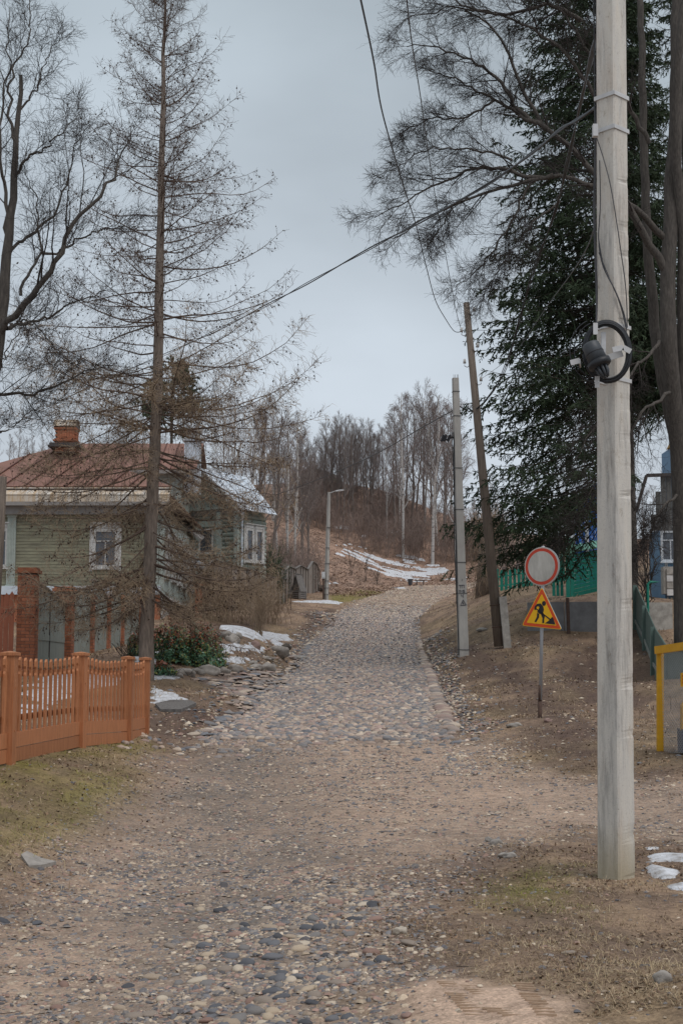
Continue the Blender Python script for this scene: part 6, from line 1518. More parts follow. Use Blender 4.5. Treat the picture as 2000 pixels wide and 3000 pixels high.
for i, (px, py, d, n, H_, sp_, lab) in enumerate([(1500, 1715, 77, 26, 2.6, .8, 'grey bare shrub behind the teal picket fence, the left one'), (1590, 1700, 78, 26, 2.6, .8, 'grey bare shrub behind the teal picket fence, the right one')]):
    g = gat(px, py, d); sh = empty('bare_shrub', g, lab, 'shrub', 'bare shrubs behind the teal picket fence'); V, Q = join([tubes(*p) for p in bush_parts(rs, g, n, H_, sp_, .6, 9, .016, .4)]); obj('stems', make_mesh('stems', V, None, M['hilltwig'], quads=Q), sh)
# old trunk wrapped in brown climber behind the wooden pole
g = gat(1412, 1740, 72); vt = empty('vine_trunk', g, 'broken trunk wrapped in brown hanging climber stems left of the leaning wooden pole', 'tree')
tpv = at(1425, 1475, 72); b = MB(); b.tube([g - [0, 0, .3], g * .5 + tpv * .5, tpv], [.38, .3, .1], 9); b.build('trunk', M['larchbark'], vt, True)
P0 = g[None] * 1.0 + rs.normal(size=(700, 3)) * [.28, .28, 0]; zt = rs.uniform(0, 1, 700) ** .8; P0 = g + (tpv - g) * zt[:, None] + rs.normal(size=(700, 3)) * (.26 + .24 * zt[:, None]) * [1, 1, .3]
P, R = grow(P0, rs.normal(size=(700, 3)) * .5 - [0, 0, 1], .8, .012, .006, 4, rs, .2, -.1); V, Q = tubes(P, R, 3); o = obj('climber_stems', make_mesh('climber_stems', V, None, M['tanbrush'], quads=Q), vt); o['kind'] = 'stuff'
# saplings on the snowy slope
for px, py, d, H_ in ((1070, 1700, 128, 2.4), (1030, 1690, 130, 2.6), (1105, 1705, 127, 1.2)):
    g = gat(px, py, d); e_ = empty('sapling', g, 'thin dark sapling on the slope below the snow, before the bench', 'tree', 'saplings on the slope left of the bench'); V, Q = join([tubes(*p) for p in bush_parts(rs, g, 3, H_, .05, .25, 5, .025, .4)]); obj('stem', make_mesh('stem', V, None, M['darktwig'], quads=Q), e_)
# juniper column right of house B
rs = np.random.RandomState(77); g = gat(795, 1760, 80); jn = empty('juniper_bush', g, 'small dark green juniper rising over the grey sheet fence', 'shrub')
V, Q = join([tubes(*p) for p in bush_parts(rs, g, 60, 3.0, .35, .12, 12, .02, .14)]); obj('foliage', make_mesh('foliage', V, None, M['pine'], quads=Q), jn)
# evergreen mahonia beside the larch
rs = np.random.RandomState(81)
def leafbush(name, g, rx, rz_, n, label, seed):
    rs = np.random.RandomState(seed); e_ = empty(name, g, label, 'shrub')
    u = norm(rs.normal(size=(n, 3))); u[:, 2] = np.abs(u[:, 2]); rr = rs.uniform(.55, 1.0, n) ** .6; lump = .5 + .95 * vnoise(u[:, 0] * 3 + 9 + seed, u[:, 2] * 3.5 + u[:, 1] * 3, 5)
    Cn = g + u * [rx, rx * .8, rz_] * (rr * lump)[:, None]; A = norm(rs.normal(size=(n, 3)) * .7 + u * .8 + [0, 0, .2]); B = norm(np.cross(A, rs.normal(size=(n, 3)))); W = np.cross(A, B)
    l = rs.uniform(.035, .06, n)[:, None]; w = l * .45
    V = np.stack([Cn - B * l, Cn + W * w, Cn + B * l, Cn - W * w], 1).reshape(-1, 3)
    hgt = (Cn[:, 2] - g[2]) / rz_; red = (rs.uniform(0, 1, n) < np.clip(hgt * 1.1 - .35, 0, .75))
    base = np.where(red[:, None], np.array([[.32, .11, .06]]), np.array([[.08, .18, .10]])); ol = rs.uniform(0, 1, n) < .25; base = np.where((ol & ~red)[:, None], np.array([[.25, .25, .07]]), base)
    col = np.repeat(base * rs.uniform(.7, 1.35, (n, 1)), 4, axis=0)
    o = obj('leaves', make_mesh('leaves', V, None, M['leafcol'], quads=np.arange(4 * n).reshape(-1, 4), cols={'Col': col}), e_); o['kind'] = 'stuff'
    P, R = grow(np.repeat(g[None], 60, 0) + rs.normal(size=(60, 3)) * [.2, .2, 0], rs.normal(size=(60, 3)) * [.8, .8, .2] + [0, 0, .9], rz_ * rs.uniform(.6, 1, 60), .008, .004, 4, rs, .1, 0)
    V, Q = tubes(P, R, 3); obj('stems', make_mesh('stems', V, None, M['darktwig'], quads=Q), e_)
M['leafcol'] = attrmat('evergreen_leaves', .35, .15, 8, 0, .5)
leafbush('mahonia_bush', gat(500, 1945, 35.5), .58, .95, 3600, 'evergreen bush with glossy green and rust-red leaves right of the larch trunk, left half', 1)
leafbush('mahonia_bush', gat(580, 1940, 36), .66, 1.02, 3900, 'evergreen bush with green and rust-red leaves before the whitewashed basement, right half', 2)
leafbush('mahonia_bush', gat(398, 1930, 36.5), .24, .62, 700, 'small dark evergreen sprig just left of the larch trunk', 3)
leafbush('mahonia_bush', gat(470, 1985, 33), .3, .3, 700, 'low dark evergreen tuft at the foot of the larch beside the snow', 4)

# every tree of a row gets its own label, counted from the left where nothing else tells it apart
ORD = 'first second third fourth fifth sixth seventh eighth ninth tenth eleventh twelfth thirteenth fourteenth fifteenth sixteenth seventeenth eighteenth nineteenth twentieth twenty-first twenty-second twenty-third twenty-fourth twenty-fifth twenty-sixth twenty-seventh twenty-eighth twenty-ninth thirtieth thirty-first thirty-second thirty-third thirty-fourth thirty-fifth thirty-sixth thirty-seventh thirty-eighth thirty-ninth fortieth forty-first forty-second forty-third forty-fourth forty-fifth forty-sixth forty-seventh forty-eighth forty-ninth fiftieth'.split()
KIND_ = {G1: 'bare grey-brown hilltop tree, %s from the left above the brushwood', 'bare birches on the hillside': 'pale-trunked drooping birch on the hillside, %s from the left',
         'tallest birches above the bench': '%s from the left of the three tallest birches above the bench', 'trees of the grove behind the gable house': 'slender tree in the grove behind the gable house, %s from the left',
         'far bare trees above the red-brown roofs': 'far bare tree above the red-brown roofs, %s from the left', 'far bare trees behind the teal fence': 'far bare tree behind teal fence and spruce, %s from the left',
         'saplings on the slope left of the bench': 'thin dark sapling on the slope left of the bench, %s from the left'}
for gname, txt in KIND_.items():
    L_ = [o for o in scene.objects if o.get('group') == gname]; L_.sort(key=lambda o: pix(*o.location)[0])
    for k, o in enumerate(L_): o['label'] = txt % ORD[k]
# ------------------------------------------------------------------ stones of the road
def ico(sub):
    p = (1 + 5 ** .5) / 2
    V = [(-1, p, 0), (1, p, 0), (-1, -p, 0), (1, -p, 0), (0, -1, p), (0, 1, p), (0, -1, -p), (0, 1, -p), (p, 0, -1), (p, 0, 1), (-p, 0, -1), (-p, 0, 1)]
    F = [(0, 11, 5), (0, 5, 1), (0, 1, 7), (0, 7, 10), (0, 10, 11), (1, 5, 9), (5, 11, 4), (11, 10, 2), (10, 7, 6), (7, 1, 8), (3, 9, 4), (3, 4, 2), (3, 2, 6), (3, 6, 8), (3, 8, 9), (4, 9, 5), (2, 4, 11), (6, 2, 10), (8, 6, 7), (9, 8, 1)]
    V = [norm(np.array(v, float)) for v in V]
    for _ in range(sub):
        c = {}; F2 = []
        def mid(a, b_):
            k = (min(a, b_), max(a, b_))
            if k not in c: V.append(norm(V[a] + V[b_])); c[k] = len(V) - 1
            return c[k]
        for a, b_, d in F:
            x, y, z = mid(a, b_), mid(b_, d), mid(d, a); F2 += [(a, x, z), (b_, y, x), (d, z, y), (x, y, z)]
        F = F2
    return np.array(V), np.array(F)
ICO0, ICO1, ICO2 = ico(0), ico(1), ico(2)
# half stones (only what stands out of the ground) for the mass
def dome():
    V = [(0, 0, 1)]
    for k in range(5): a = k * 2 * math.pi / 5; V.append((.62 * math.cos(a), .62 * math.sin(a), .76))
    for k in range(7): a = k * 2 * math.pi / 7 + .3; V.append((math.cos(a), math.sin(a), -.15))
    F = [(0, 1 + k, 1 + (k + 1) % 5) for k in range(5)]
    i = j = 0
    import itertools
    ai = [k * 2 * math.pi / 5 for k in range(6)]; aj = [k * 2 * math.pi / 7 + .3 for k in range(8)]
    while i < 5 or j < 7:
        if j >= 7 or (i < 5 and ai[i + 1] < aj[j + 1]): F.append((1 + i % 5, 6 + j % 7, 1 + (i + 1) % 5)); i += 1
        else: F.append((1 + i % 5, 6 + j % 7, 6 + (j + 1) % 7)); j += 1
    return np.array(V, float), np.array(F)
DOME = dome()
GEM = (np.array([(.6, .1, .72), (0, .62, .66), (-.6, -.05, .74), (.02, -.6, .68)] + [(math.cos(a), math.sin(a), -.15) for a in np.arange(6) * math.pi / 3 + .2]), np.array([(0, 1, 2), (0, 2, 3), (0, 4, 5), (0, 5, 1), (1, 5, 6), (1, 6, 2), (2, 6, 7), (2, 7, 3), (3, 7, 8), (3, 8, 9), (3, 9, 0), (0, 9, 4)]))
CHIP = (np.array([(.1, 0, .9)] + [(math.cos(a), math.sin(a), -.12) for a in np.arange(5) * math.pi * .4]), np.array([(0, 1 + k, 1 + (k + 1) % 5) for k in range(5)]))
PEB = np.array([(.115, .118, .13), (.165, .165, .175), (.22, .205, .195), (.30, .245, .20), (.40, .315, .235), (.50, .40, .29), (.58, .49, .38), (.33, .215, .175), (.27, .17, .135), (.08, .08, .088)])
def stone_mass(name, X, Y, Z, a, b_, h, rot, col, shape, m, parent, kind='stuff', seed=0, jit=.18):
    rs = np.random.RandomState(seed); n = len(X); V0, F0 = shape; k = len(V0)
    V = V0[None] * (1 + rs.uniform(-jit, jit, (n, k, 1))); V = V * np.stack([a, b_, h], 1)[:, None]
    c, s_ = np.cos(rot)[:, None], np.sin(rot)[:, None]; tx, ty = rs.normal(size=(2, n, 1)) * .12
    x = V[..., 0] * c - V[..., 1] * s_; y = V[..., 0] * s_ + V[..., 1] * c; z = V[..., 2] + x * tx + y * ty
    W = np.stack([x + X[:, None], y + Y[:, None], z + Z[:, None]], -1).reshape(-1, 3)
    F = (np.arange(n)[:, None, None] * k + F0[None]).reshape(-1, 3)
    o = obj(name, make_mesh(name, W, None, m, name not in ('pebbles', 'verge_stones'), tris=F, cols={'Col': np.repeat(col, k, axis=0)}), parent)
    if kind: o['kind'] = kind
    return o
M['stone'] = attrmat('road_stones', .72, .22, 60, .25, .35)
M['cobble'] = attrmat('cobble_stones', .7, .22, 25, .35, .35)
rs = np.random.RandomState(200)
# candidates spread evenly in the picture plane rather than over the ground: more of them near the camera
N = 320000
D_ = 5.9 * (27 / 5.9) ** rs.uniform(0, 1, N) ; U_ = rs.uniform(-.42, .36, N); X = U_ * D_; Y = D_
c_, road, grass, moss, cob, leaf, grey, sand, mud = ground_col(X, Y)
n1 = fbm(X * 1.6, Y * 1.6, 91, 4); n2 = fbm(X * .6, Y * .35, 93, 3)
dens = road * (.20 + .85 * grey * sstep(.40, .58, n1) + .45 * sstep(.48, .62, n2)) * (1 - sand) * (1 - .6 * mud) * (1 - .55 * sstep(.45, .6, fbm(X * .9, Y * .5, 97, 3)))
strip = np.exp(-((X - (-.15 + .04 * (Y - 7) + .25 * np.sin(Y * .7))) / .42) ** 2) * sstep(13, 8, Y); dens = dens + 1.0 * strip * (1 - sand) * sstep(.3, .5, n1)
dens += .025 * (1 - road) + .12 * (1 - sstep(0, .5, np.abs(road - .5)))
dens = dens * (1 - sand)
keep = rs.uniform(0, 1, N) < np.clip(dens * 1.25 + .10 * road, 0, 1) * .9 * (D_ / 27) ** .25
X, Y = X[keep], Y[keep]; n = len(X); fsz = strip[keep]
size = np.exp(rs.normal(size=n) * .46) * .0092 * (1 + .25 * fsz) * (1 + .03 * (Y - 6)); size = np.clip(size, .004, .042)
Z = height(X, Y) + size * .02 + sstep(-.12, .12, inpoly(X, Y, SAND)) * .03
ci = rs.choice(10, n, p=[.12, .13, .12, .15, .15, .10, .05, .08, .05, .05]); col = PEB[ci] * rs.uniform(.7, 1.2, (n, 1)) * .9 + np.array([.30, .22, .17]) * .1
a, b_, h = size * rs.uniform(.9, 1.45, n), size * rs.uniform(.65, 1.0, n), size * rs.uniform(.38, .68, n); rot = rs.uniform(0, 6.28, n)
big = np.argsort(-(size / Y) + 10 * (Y > 16))[:290]; rest = np.setdiff1d(np.arange(n), big)
nr = rest[Y[rest] < 12]; fr_ = rest[Y[rest] >= 12]
stone_mass('pebbles', X[nr], Y[nr], Z[nr], a[nr], b_[nr], h[nr], rot[nr], col[nr], GEM, M['stone'], GROUND, seed=1, jit=.27)
stone_mass('pebbles', X[fr_], Y[fr_], Z[fr_], a[fr_], b_[fr_], h[fr_], rot[fr_], col[fr_], CHIP, M['stone'], GROUND, seed=2)
pm = []
for k in range(24):
    V0 = ICO1[0] * (1 + np.random.RandomState(k).uniform(-.13, .13, (len(ICO1[0]), 1))); cc_k = np.repeat(PEB[k % 10][None] * (.85 + .02 * k % 5 * .05), len(V0), 0)
    pm.append(make_mesh('pebble', V0, None, M['stone'], True, tris=ICO1[1], cols={'Col': cc_k}))
for i in big: inst('pebble', pm[rs.randint(24)], GROUND, (X[i], Y[i], Z[i] + .002), (rs.normal() * .12, rs.normal() * .12, rot[i]), (a[i] * 1.1, b_[i] * 1.15, h[i] * 1.1))
print('pebbles', n)
# ------------------------------------------------------------------ cobbles
rows = []; y = 24.0; rs = np.random.RandomState(210)
XX_, YY_, SX, SY = [], [], [], []
while y < 92:
    dy = .098 + .035 * rs.uniform() + .0009 * (y - 24); l, r_ = float(edge_l(y)), float(edge_r(y)); x = l - rs.uniform(0, .15)
    while x < r_ + .02:
        w = rs.uniform(.09, .185) * (1 + .004 * (y - 24))
        XX_.append(x + w / 2 + rs.normal() * .008); YY_.append(y + rs.normal() * .018 + .03 * math.sin(x * 2.1 + y)); SX.append(w); SY.append(dy); x += w
    y += dy
# driveway cobbles, larger and flatter
bb_ = np.array(DRIVE); y = bb_[:, 1].min()
while y < bb_[:, 1].max():
    dy = rs.uniform(.17, .24); x = bb_[:, 0].min()
    while x < bb_[:, 0].max():
        w = rs.uniform(.22, .42)
        if inpoly(np.array([x]), np.array([y]), DRIVE)[0] > -.12 + rs.uniform(-.1, .15) and x < float(edge_l(y)) + .05: XX_.append(x + w / 2); YY_.append(y + rs.normal() * .02); SX.append(w); SY.append(dy)
        x += w
    y += dy
X, Y, SX, SY = map(np.array, (XX_, YY_, SX, SY)); n0_ = len(X)
# scattered cobbles where the paving breaks up, and the big stones of the right-hand edge
m_ = 900; ex = rs.uniform(-1, 1, m_)
Xe = np.concatenate([np.interp(rs.uniform(0, 1, m_), [0, 1], [-3.6, 2.2])]); Ye = 24.3 - np.abs(rs.normal(size=m_)) * 1.7 + np.where(Xe < -1.4, -.6, 0) - np.where(Xe < -2.2, .7, 0)
X = np.concatenate([X, Xe]); Y = np.concatenate([Y, Ye]); SX = np.concatenate([SX, rs.uniform(.06, .19, m_)]); SY = np.concatenate([SY, rs.uniform(.05, .13, m_)])
n1 = fbm(X * .8, Y * .5, 121, 3); broken = sstep(26.5, 22.5, Y + (fbm(X * .9, Y * .9, 123, 3) - .5) * 7)
keep = rs.uniform(0, 1, len(X)) > broken * .75 + .02 + .9 * sstep(82, 92, Y)
X, Y, SX, SY = X[keep], Y[keep], SX[keep], SY[keep]; n = len(X)
Z = height(X, Y) - .004 + rs.normal(size=n) * .006
mid = sstep(.0, 1.0, 1 - np.abs((X - (edge_l(Y) + edge_r(Y)) / 2) / 1.7)); CB_ = np.array([(.39, .30, .245), (.47, .365, .285), (.33, .268, .23), (.35, .255, .22), (.27, .24, .225), (.22, .21, .21), (.175, .18, .195), (.53, .44, .35)])
pr_ = np.array([.2, .16, .14, .12, .14, .10, .08, .06]); ci = rs.choice(8, n, p=pr_)
shift = (rs.uniform(0, 1, n) > mid * .8 + .15); ci = np.where(shift & (rs.uniform(0, 1, n) < .5), rs.choice([2, 4, 5, 6, 7], n), ci); col = CB_[ci] * rs.uniform(.72, 1.12, (n, 1)) * (.84 + .3 * fbm(X * .5, Y * .3, 131, 3))[:, None]
A_, B_, Hh = SX * .56, SY * .58, rs.uniform(.030, .05, n); rot = rs.normal(size=n) * .18
near = np.argsort(np.hypot(X * .6, Y) - 40 * np.minimum(SX, .13))[:230]; rest = np.setdiff1d(np.arange(n), near); mass_lo = rest[Y[rest] > 46]; mass_hi = rest[Y[rest] <= 46]
cobroot = GROUND
stone_mass('cobblestones', X[mass_hi], Y[mass_hi], Z[mass_hi], A_[mass_hi], B_[mass_hi], Hh[mass_hi], rot[mass_hi], col[mass_hi], DOME, M['cobble'], cobroot, seed=3, jit=.12)
stone_mass('cobblestones', X[mass_lo], Y[mass_lo], Z[mass_lo], A_[mass_lo], B_[mass_lo], Hh[mass_lo], rot[mass_lo], col[mass_lo], CHIP, M['cobble'], cobroot, seed=4, jit=.12)
cm_ = []
for k in range(24):
    V0 = ICO1[0] * (1 + np.random.RandomState(k + 50).uniform(-.09, .09, (len(ICO1[0]), 1)))
    cm_.append(make_mesh('cobblestone', V0, None, M['cobble'], True, tris=ICO1[1], cols={'Col': np.repeat(CB_[k % 8][None] * (.74 + .012 * k), len(V0), 0)}))
for i in near: inst('cobblestone', cm_[ci[i] + 8 * rs.randint(3)], cobroot, (X[i], Y[i], Z[i]), (rs.normal() * .06, rs.normal() * .06, rot[i]), (A_[i], B_[i], Hh[i]))
y = 25.5; kk = 0
while y < 60:
    x = float(edge_r(y)) + .03 + rs.normal() * .03; L__ = rs.uniform(.15, .26)
    inst('edge_stone', cm_[rs.choice([0, 1, 2, 3, 7, 4]) + 8 * rs.randint(3)], cobroot, (x, y, ground(x - .1, y) + .02), (rs.normal() * .1, rs.normal() * .1, rs.normal() * .25), (rs.uniform(.12, .2), L__ * .55, rs.uniform(.055, .085))); y += L__ * .95; kk += 1
y = 24.5
while y < 60:
    x = float(edge_l(y)) - .05 + rs.normal() * .08
    if not (36 < y < 43) : inst('edge_stone', cm_[rs.choice([2, 4, 5, 6, 7]) + 8 * rs.randint(3)], cobroot, (x, y, ground(x, y) + .0), (rs.normal() * .1, rs.normal() * .1, rs.normal() * .3), (rs.uniform(.11, .19), rs.uniform(.09, .14), rs.uniform(.04, .06)))
    y += rs.uniform(.2, .5)
# loose rubble: gravel far up the lane, stones along the verges
def scatter(n, fd, fx, sz, seed, name, cmul=1.0, cset=None, parent=GROUND, shape=CHIP, lift=.1):
    rs = np.random.RandomState(seed); Y = fd(rs, n); X = fx(rs, Y); s_ = np.exp(np.clip(rs.normal(size=n) * .5, -1.2, .75)) * sz(Y)
    col = (PEB if cset is None else PEB[cset])[rs.randint(0, 10 if cset is None else len(cset), n)] * rs.uniform(.8, 1.2, (n, 1)) * cmul
    return stone_mass(name, X, Y, height(X, Y) + s_ * lift, s_ * rs.uniform(.9, 1.5, n), s_ * rs.uniform(.7, 1, n), s_ * rs.uniform(.4, .7, n), rs.uniform(0, 6.28, n), col, shape, M['stone'], parent, seed=seed)
scatter(9000, lambda r, n: r.uniform(78, 126, n), lambda r, Y: edge_l(Y) + (edge_r(Y) - edge_l(Y)) * r.uniform(-.05, 1.05, len(Y)), lambda Y: .036, 301, 'gravel', 1.0, [2, 3, 4, 5, 6, 7])
scatter(2600, lambda r, n: r.uniform(24, 60, n), lambda r, Y: edge_r(Y) + .2 + np.abs(r.normal(size=len(Y))) * .35, lambda Y: .024 + .0003 * Y, 302, 'verge_stones')
scatter(2200, lambda r, n: r.uniform(24, 80, n), lambda r, Y: edge_l(Y) - .1 - np.abs(r.normal(size=len(Y))) * .5, lambda Y: .026 + .0003 * Y, 303, 'verge_stones')
scatter(1100, lambda r, n: r.uniform(14, 48, n), lambda r, Y: r.uniform(.06, .27, len(Y)) * Y, lambda Y: .010 + .0004 * Y, 304, 'verge_stones', 1.0, [2, 4, 5, 6, 1])
scatter(500, lambda r, n: r.uniform(19, 23, n), lambda r, Y: r.uniform(.07, .13, len(Y)) * Y, lambda Y: .018, 305, 'verge_stones', 1.05, [2, 4, 5, 6, 1])

# ------------------------------------------------------------------ boulders that can be told apart
def rock(name, px, py, size, label, seed, m='rock', flat=.6, d=None, rz=0, asp=1.0):
    if d is None:
        q = polyg([(px, py)])[0]; x, y = q
    else: q = at(px, py, d); x, y = q[0], q[1]
    rs = np.random.RandomState(seed); V0_ = ICO2[0]; nz = vnoise(V0_[:, 0] * 1.7 + seed, V0_[:, 1] * 1.7 + V0_[:, 2] * 1.3, seed) - .5; V = V0_ * (1 + nz * .75 + rs.uniform(-.05, .05, len(V0_)))[:, None] * [size, size * .75 * asp, size * flat]
    c, s_ = math.cos(rz), math.sin(rz); V = np.stack([V[:, 0] * c - V[:, 1] * s_, V[:, 0] * s_ + V[:, 1] * c, V[:, 2]], 1)
    me = make_mesh(name, V, None, M[m], False, tris=ICO2[1]); o = obj(name, me, None, (x, y, ground(x, y) + size * flat * .35)); tagset(o, label, 'rock'); return o
rock('boulder', 668, 1872, .26, 'brown boulder at the left end of the uppermost long snow patch', 1)
rock('boulder', 682, 1884, .19, 'angular light grey boulder in front of the uppermost snow patch', 2, flat=.9)
rock('boulder', 696, 1872, .13, 'small round grey boulder tucked against the uppermost snow patch', 3, flat=.8)
rock('boulder', 748, 1900, .17, 'pinkish boulder on the right part of the middle snow patch', 4, 'pinkrock', .8)
rock('boulder', 815, 1918, .34, 'largest mossy grey boulder beside the cobbles, right of the middle snow patch', 5, flat=.55)
rock('boulder', 838, 1903, .18, 'dark boulder sitting just above the largest mossy one', 6, 'tarp', .9)
rock('boulder', 862, 1922, .2, 'pale slanting stone right of the largest mossy boulder', 7, flat=.4)
rock('boulder', 782, 1935, .2, 'flat blue-grey stone on the leaf-covered mound below the mossy boulder', 8, flat=.35)
rock('boulder', 782, 1962, .24, 'pale grey boulder at the corner where the driveway meets the lane, right one', 9, flat=.65)
rock('boulder', 752, 1962, .18, 'grey boulder at the driveway corner, middle one of three', 10, flat=.6)
rock('boulder', 742, 1948, .15, 'small rounded stone at the driveway corner, uppermost one', 11, flat=.6)
rock('boulder', 885, 1930, .22, 'flat slab of blue-grey stone lying at the left rim of the cobbles', 12, flat=.3)
for i, (px, py, s_) in enumerate([(545, 1978, .26), (578, 1973, .2), (612, 1974, .28), (648, 1972, .22), (690, 1967, .24), (520, 1984, .12)]):
    rock('edging_stone', px, py, s_, ['big dark edging stone at the left end of the driveway rim', 'light edging stone second from left along the driveway rim', 'dark square edging stone in the middle of driveway rim', 'low brown edging stone right of the dark square one', 'rightmost mossy edging stone of the driveway rim', 'smallest edging stone leaning at the snow beside the driveway'][i], 20 + i, 'rock', .5, rz=.1, asp=.8)
rock('boulder', 1450, 2468, .055, 'small tan stone with a darker one beside it, left of the near concrete pole', 30, flat=.7)
rock('boulder', 1490, 2508, .085, 'flat blue-grey stone lying in the dirt left of the near concrete pole', 31, flat=.35)
rock('boulder', 1432, 2462, .04, 'dark knobbly stone at the left of the small stone group by near pole', 32, flat=.8)
rock('boulder', 1173, 2735, .042, 'pale cream stone, largest of the loose gravel in the foreground centre', 33, 'snow', .7).data.materials[0] = mat('cream_stone', (.5, .44, .36), (.38, .33, .27), 40, .8, .4)
rock('boulder', 1940, 2868, .045, 'dark stone at the lower right in the dry grass', 34, flat=.9)
rock('boulder', 1604, 2115, .08, 'reddish brick-like stone at the foot of the road sign post', 35, 'pinkrock', .5)
rock('boulder', 1502, 2130, .12, 'pair of pale stones on the verge left of the sign post, the left one', 36, flat=.4)
rock('boulder', 1513, 2128, .09, 'pair of pale stones on the verge left of the sign post, the right one', 37, flat=.5)
rock('boulder', 1413, 1848, .2, 'bluish stone on the muddy slope left of the leaning wooden pole', 38, flat=.4)
# half-sunk slabs
def slab_obj(name, pts, th, m, label, lift=.03):
    P = polyg(pts); n = len(P); top = [(x, y, ground(x, y) + lift + .015 * math.sin(i * 2.3)) for i, (x, y) in enumerate(P)]; bot = [(x, y, z - th) for x, y, z in top]
    b = MB(); b.add(top + bot, [tuple(range(n))[::-1], tuple(range(n, 2 * n))] + [(i, (i + 1) % n, n + (i + 1) % n, n + i) for i in range(n)]); o = b.build(name, M[m]); tagset(o, label, 'slab'); return o
slab_obj('stone_slab', [(62, 2516), (80, 2510), (120, 2520), (165, 2540), (120, 2548), (85, 2540)], .06, 'rock', 'half-buried grey stone slab in the mossy bank at the lower left')
slab_obj('bitumen_slab', [(455, 2070), (500, 2062), (560, 2058), (575, 2072), (530, 2090), (470, 2085)], .07, 'greywood', 'brown broken sheet lying on the mud below the snow by the fence end', .06)

# ------------------------------------------------------------------ snow
def snow_patch(pts, th_, label, seed, res=None, rough=.45, mode='polyg', group=None, edge=.25):
    P = polyg(pts) if mode == 'polyg' else pts; th = th_ * .5
    A = np.array(P); lo, hi = A.min(0) - .3, A.max(0) + .3; s_ = res or max(.03, float((hi - lo).max()) / 130)
    xs, ys_ = np.arange(lo[0], hi[0], s_), np.arange(lo[1], hi[1], s_ * 1.2); X, Y = np.meshgrid(xs, ys_); sc_ = max(.35, (hi - lo).max() / 6)
    f = inpoly(X, Y, P) + (fbm(X / sc_ * 2.2, Y / sc_ * 2.2, seed, 4) - .5) * rough * sc_ * 1.6
    ins = f > 0; Z = height(X, Y) + np.where(ins, th * (1 - np.exp(-np.clip(f, 0, 9) / edge)) * (.35 + 1.1 * fbm(X * 3.5, Y * 3.5, seed + 5, 4)) + .006, -.03)
    ny, nx = X.shape; idx = np.arange(ny * nx).reshape(ny, nx); q = np.stack([idx[:-1, :-1], idx[:-1, 1:], idx[1:, 1:], idx[1:, :-1]], -1).reshape(-1, 4)
    q = q[ins.ravel()[q].any(1)]; use = np.unique(q); mp = -np.ones(ny * nx, int); mp[use] = np.arange(len(use))
    o = obj('snow_patch', make_mesh('snow_patch', np.stack([X.ravel()[use], Y.ravel()[use], Z.ravel()[use]], 1), None, M['snow'], True, quads=mp[q])); tagset(o, label, 'snow', group); return o
snow_patch([(665, 1862), (700, 1856), (760, 1856), (820, 1858), (862, 1860), (840, 1874), (760, 1876), (710, 1872), (675, 1868)], .16, 'uppermost long snow patch on the garden verge left of the cobbles', 1)
snow_patch([(640, 1904), (660, 1893), (700, 1887), (745, 1888), (800, 1902), (770, 1912), (700, 1910), (650, 1910)], .15, 'middle snow patch with a pinkish boulder on it', 2)
snow_patch([(622, 1935), (660, 1925), (690, 1924), (728, 1932), (700, 1944), (655, 1942)], .10, 'smallest oval snow patch between the evergreen bush and driveway', 3)
snow_patch([(400, 1930), (425, 1905), (490, 1915), (495, 1940), (440, 1955), (400, 1950)], .15, 'snow behind the picket fence post at the foot of the larch', 4)
snow_patch([(438, 1985), (460, 1965), (500, 1972), (535, 1984), (510, 1992), (450, 1992)], .08, 'thin snow patch just right of the fence end, above the larger one', 5)
snow_patch([(438, 2000), (470, 2010), (475, 2026), (500, 2030), (548, 2046), (555, 2062), (500, 2068), (450, 2060), (438, 2030)], .09, 'larger ragged snow patch right of the fence end', 6)
snow_patch([(60, 2030), (100, 1990), (200, 1975), (300, 1970), (330, 1990), (250, 2040), (100, 2100), (50, 2110)], .12, 'snow lying in the garden, glimpsed through the picket fence', 7)
snow_patch([(845, 1761), (900, 1760), (960, 1758), (1005, 1766), (990, 1772), (930, 1766), (860, 1765)], .12, 'narrow snow strip below the well house and lamp post', 8, rough=.12)
snow_patch([(918, 1722), (945, 1718), (948, 1728), (925, 1734)], .15, 'small snow patch between well house and lamp post', 9, rough=.15)
snow_patch([(960, 1708), (985, 1706), (990, 1710), (965, 1712)], .1, 'tiny snow streak right of the lamp post, upper one', 10, rough=.1)
snow_patch([(1140, 1722), (1170, 1720), (1195, 1724), (1160, 1728)], .08, 'tiny snow streak left of the litter bin', 11, rough=.2)
snow_patch([(1884, 2482), (1925, 2480), (1935, 2488), (1895, 2492)], .02, 'thinnest snow fleck right of the near concrete pole, topmost of four', 12, rough=.1, edge=.05)
snow_patch([(1893, 2515), (1915, 2500), (1970, 2498), (2040, 2505), (2040, 2530), (1960, 2525), (1900, 2528)], .04, 'flat icy snow patch right of the near concrete pole, second from top', 13, rough=.12, edge=.08)
snow_patch([(1890, 2545), (1905, 2532), (1930, 2538), (1985, 2555), (1980, 2575), (1930, 2578), (1895, 2562)], .09, 'lumpy snow heap right of the near concrete pole, third from top', 14, rough=.10, edge=.08)
snow_patch([(1955, 2600), (1985, 2588), (2050, 2580), (2050, 2615), (1970, 2612)], .07, 'lowest snow lump cut by the right edge of the picture', 15, rough=.1, edge=.08)
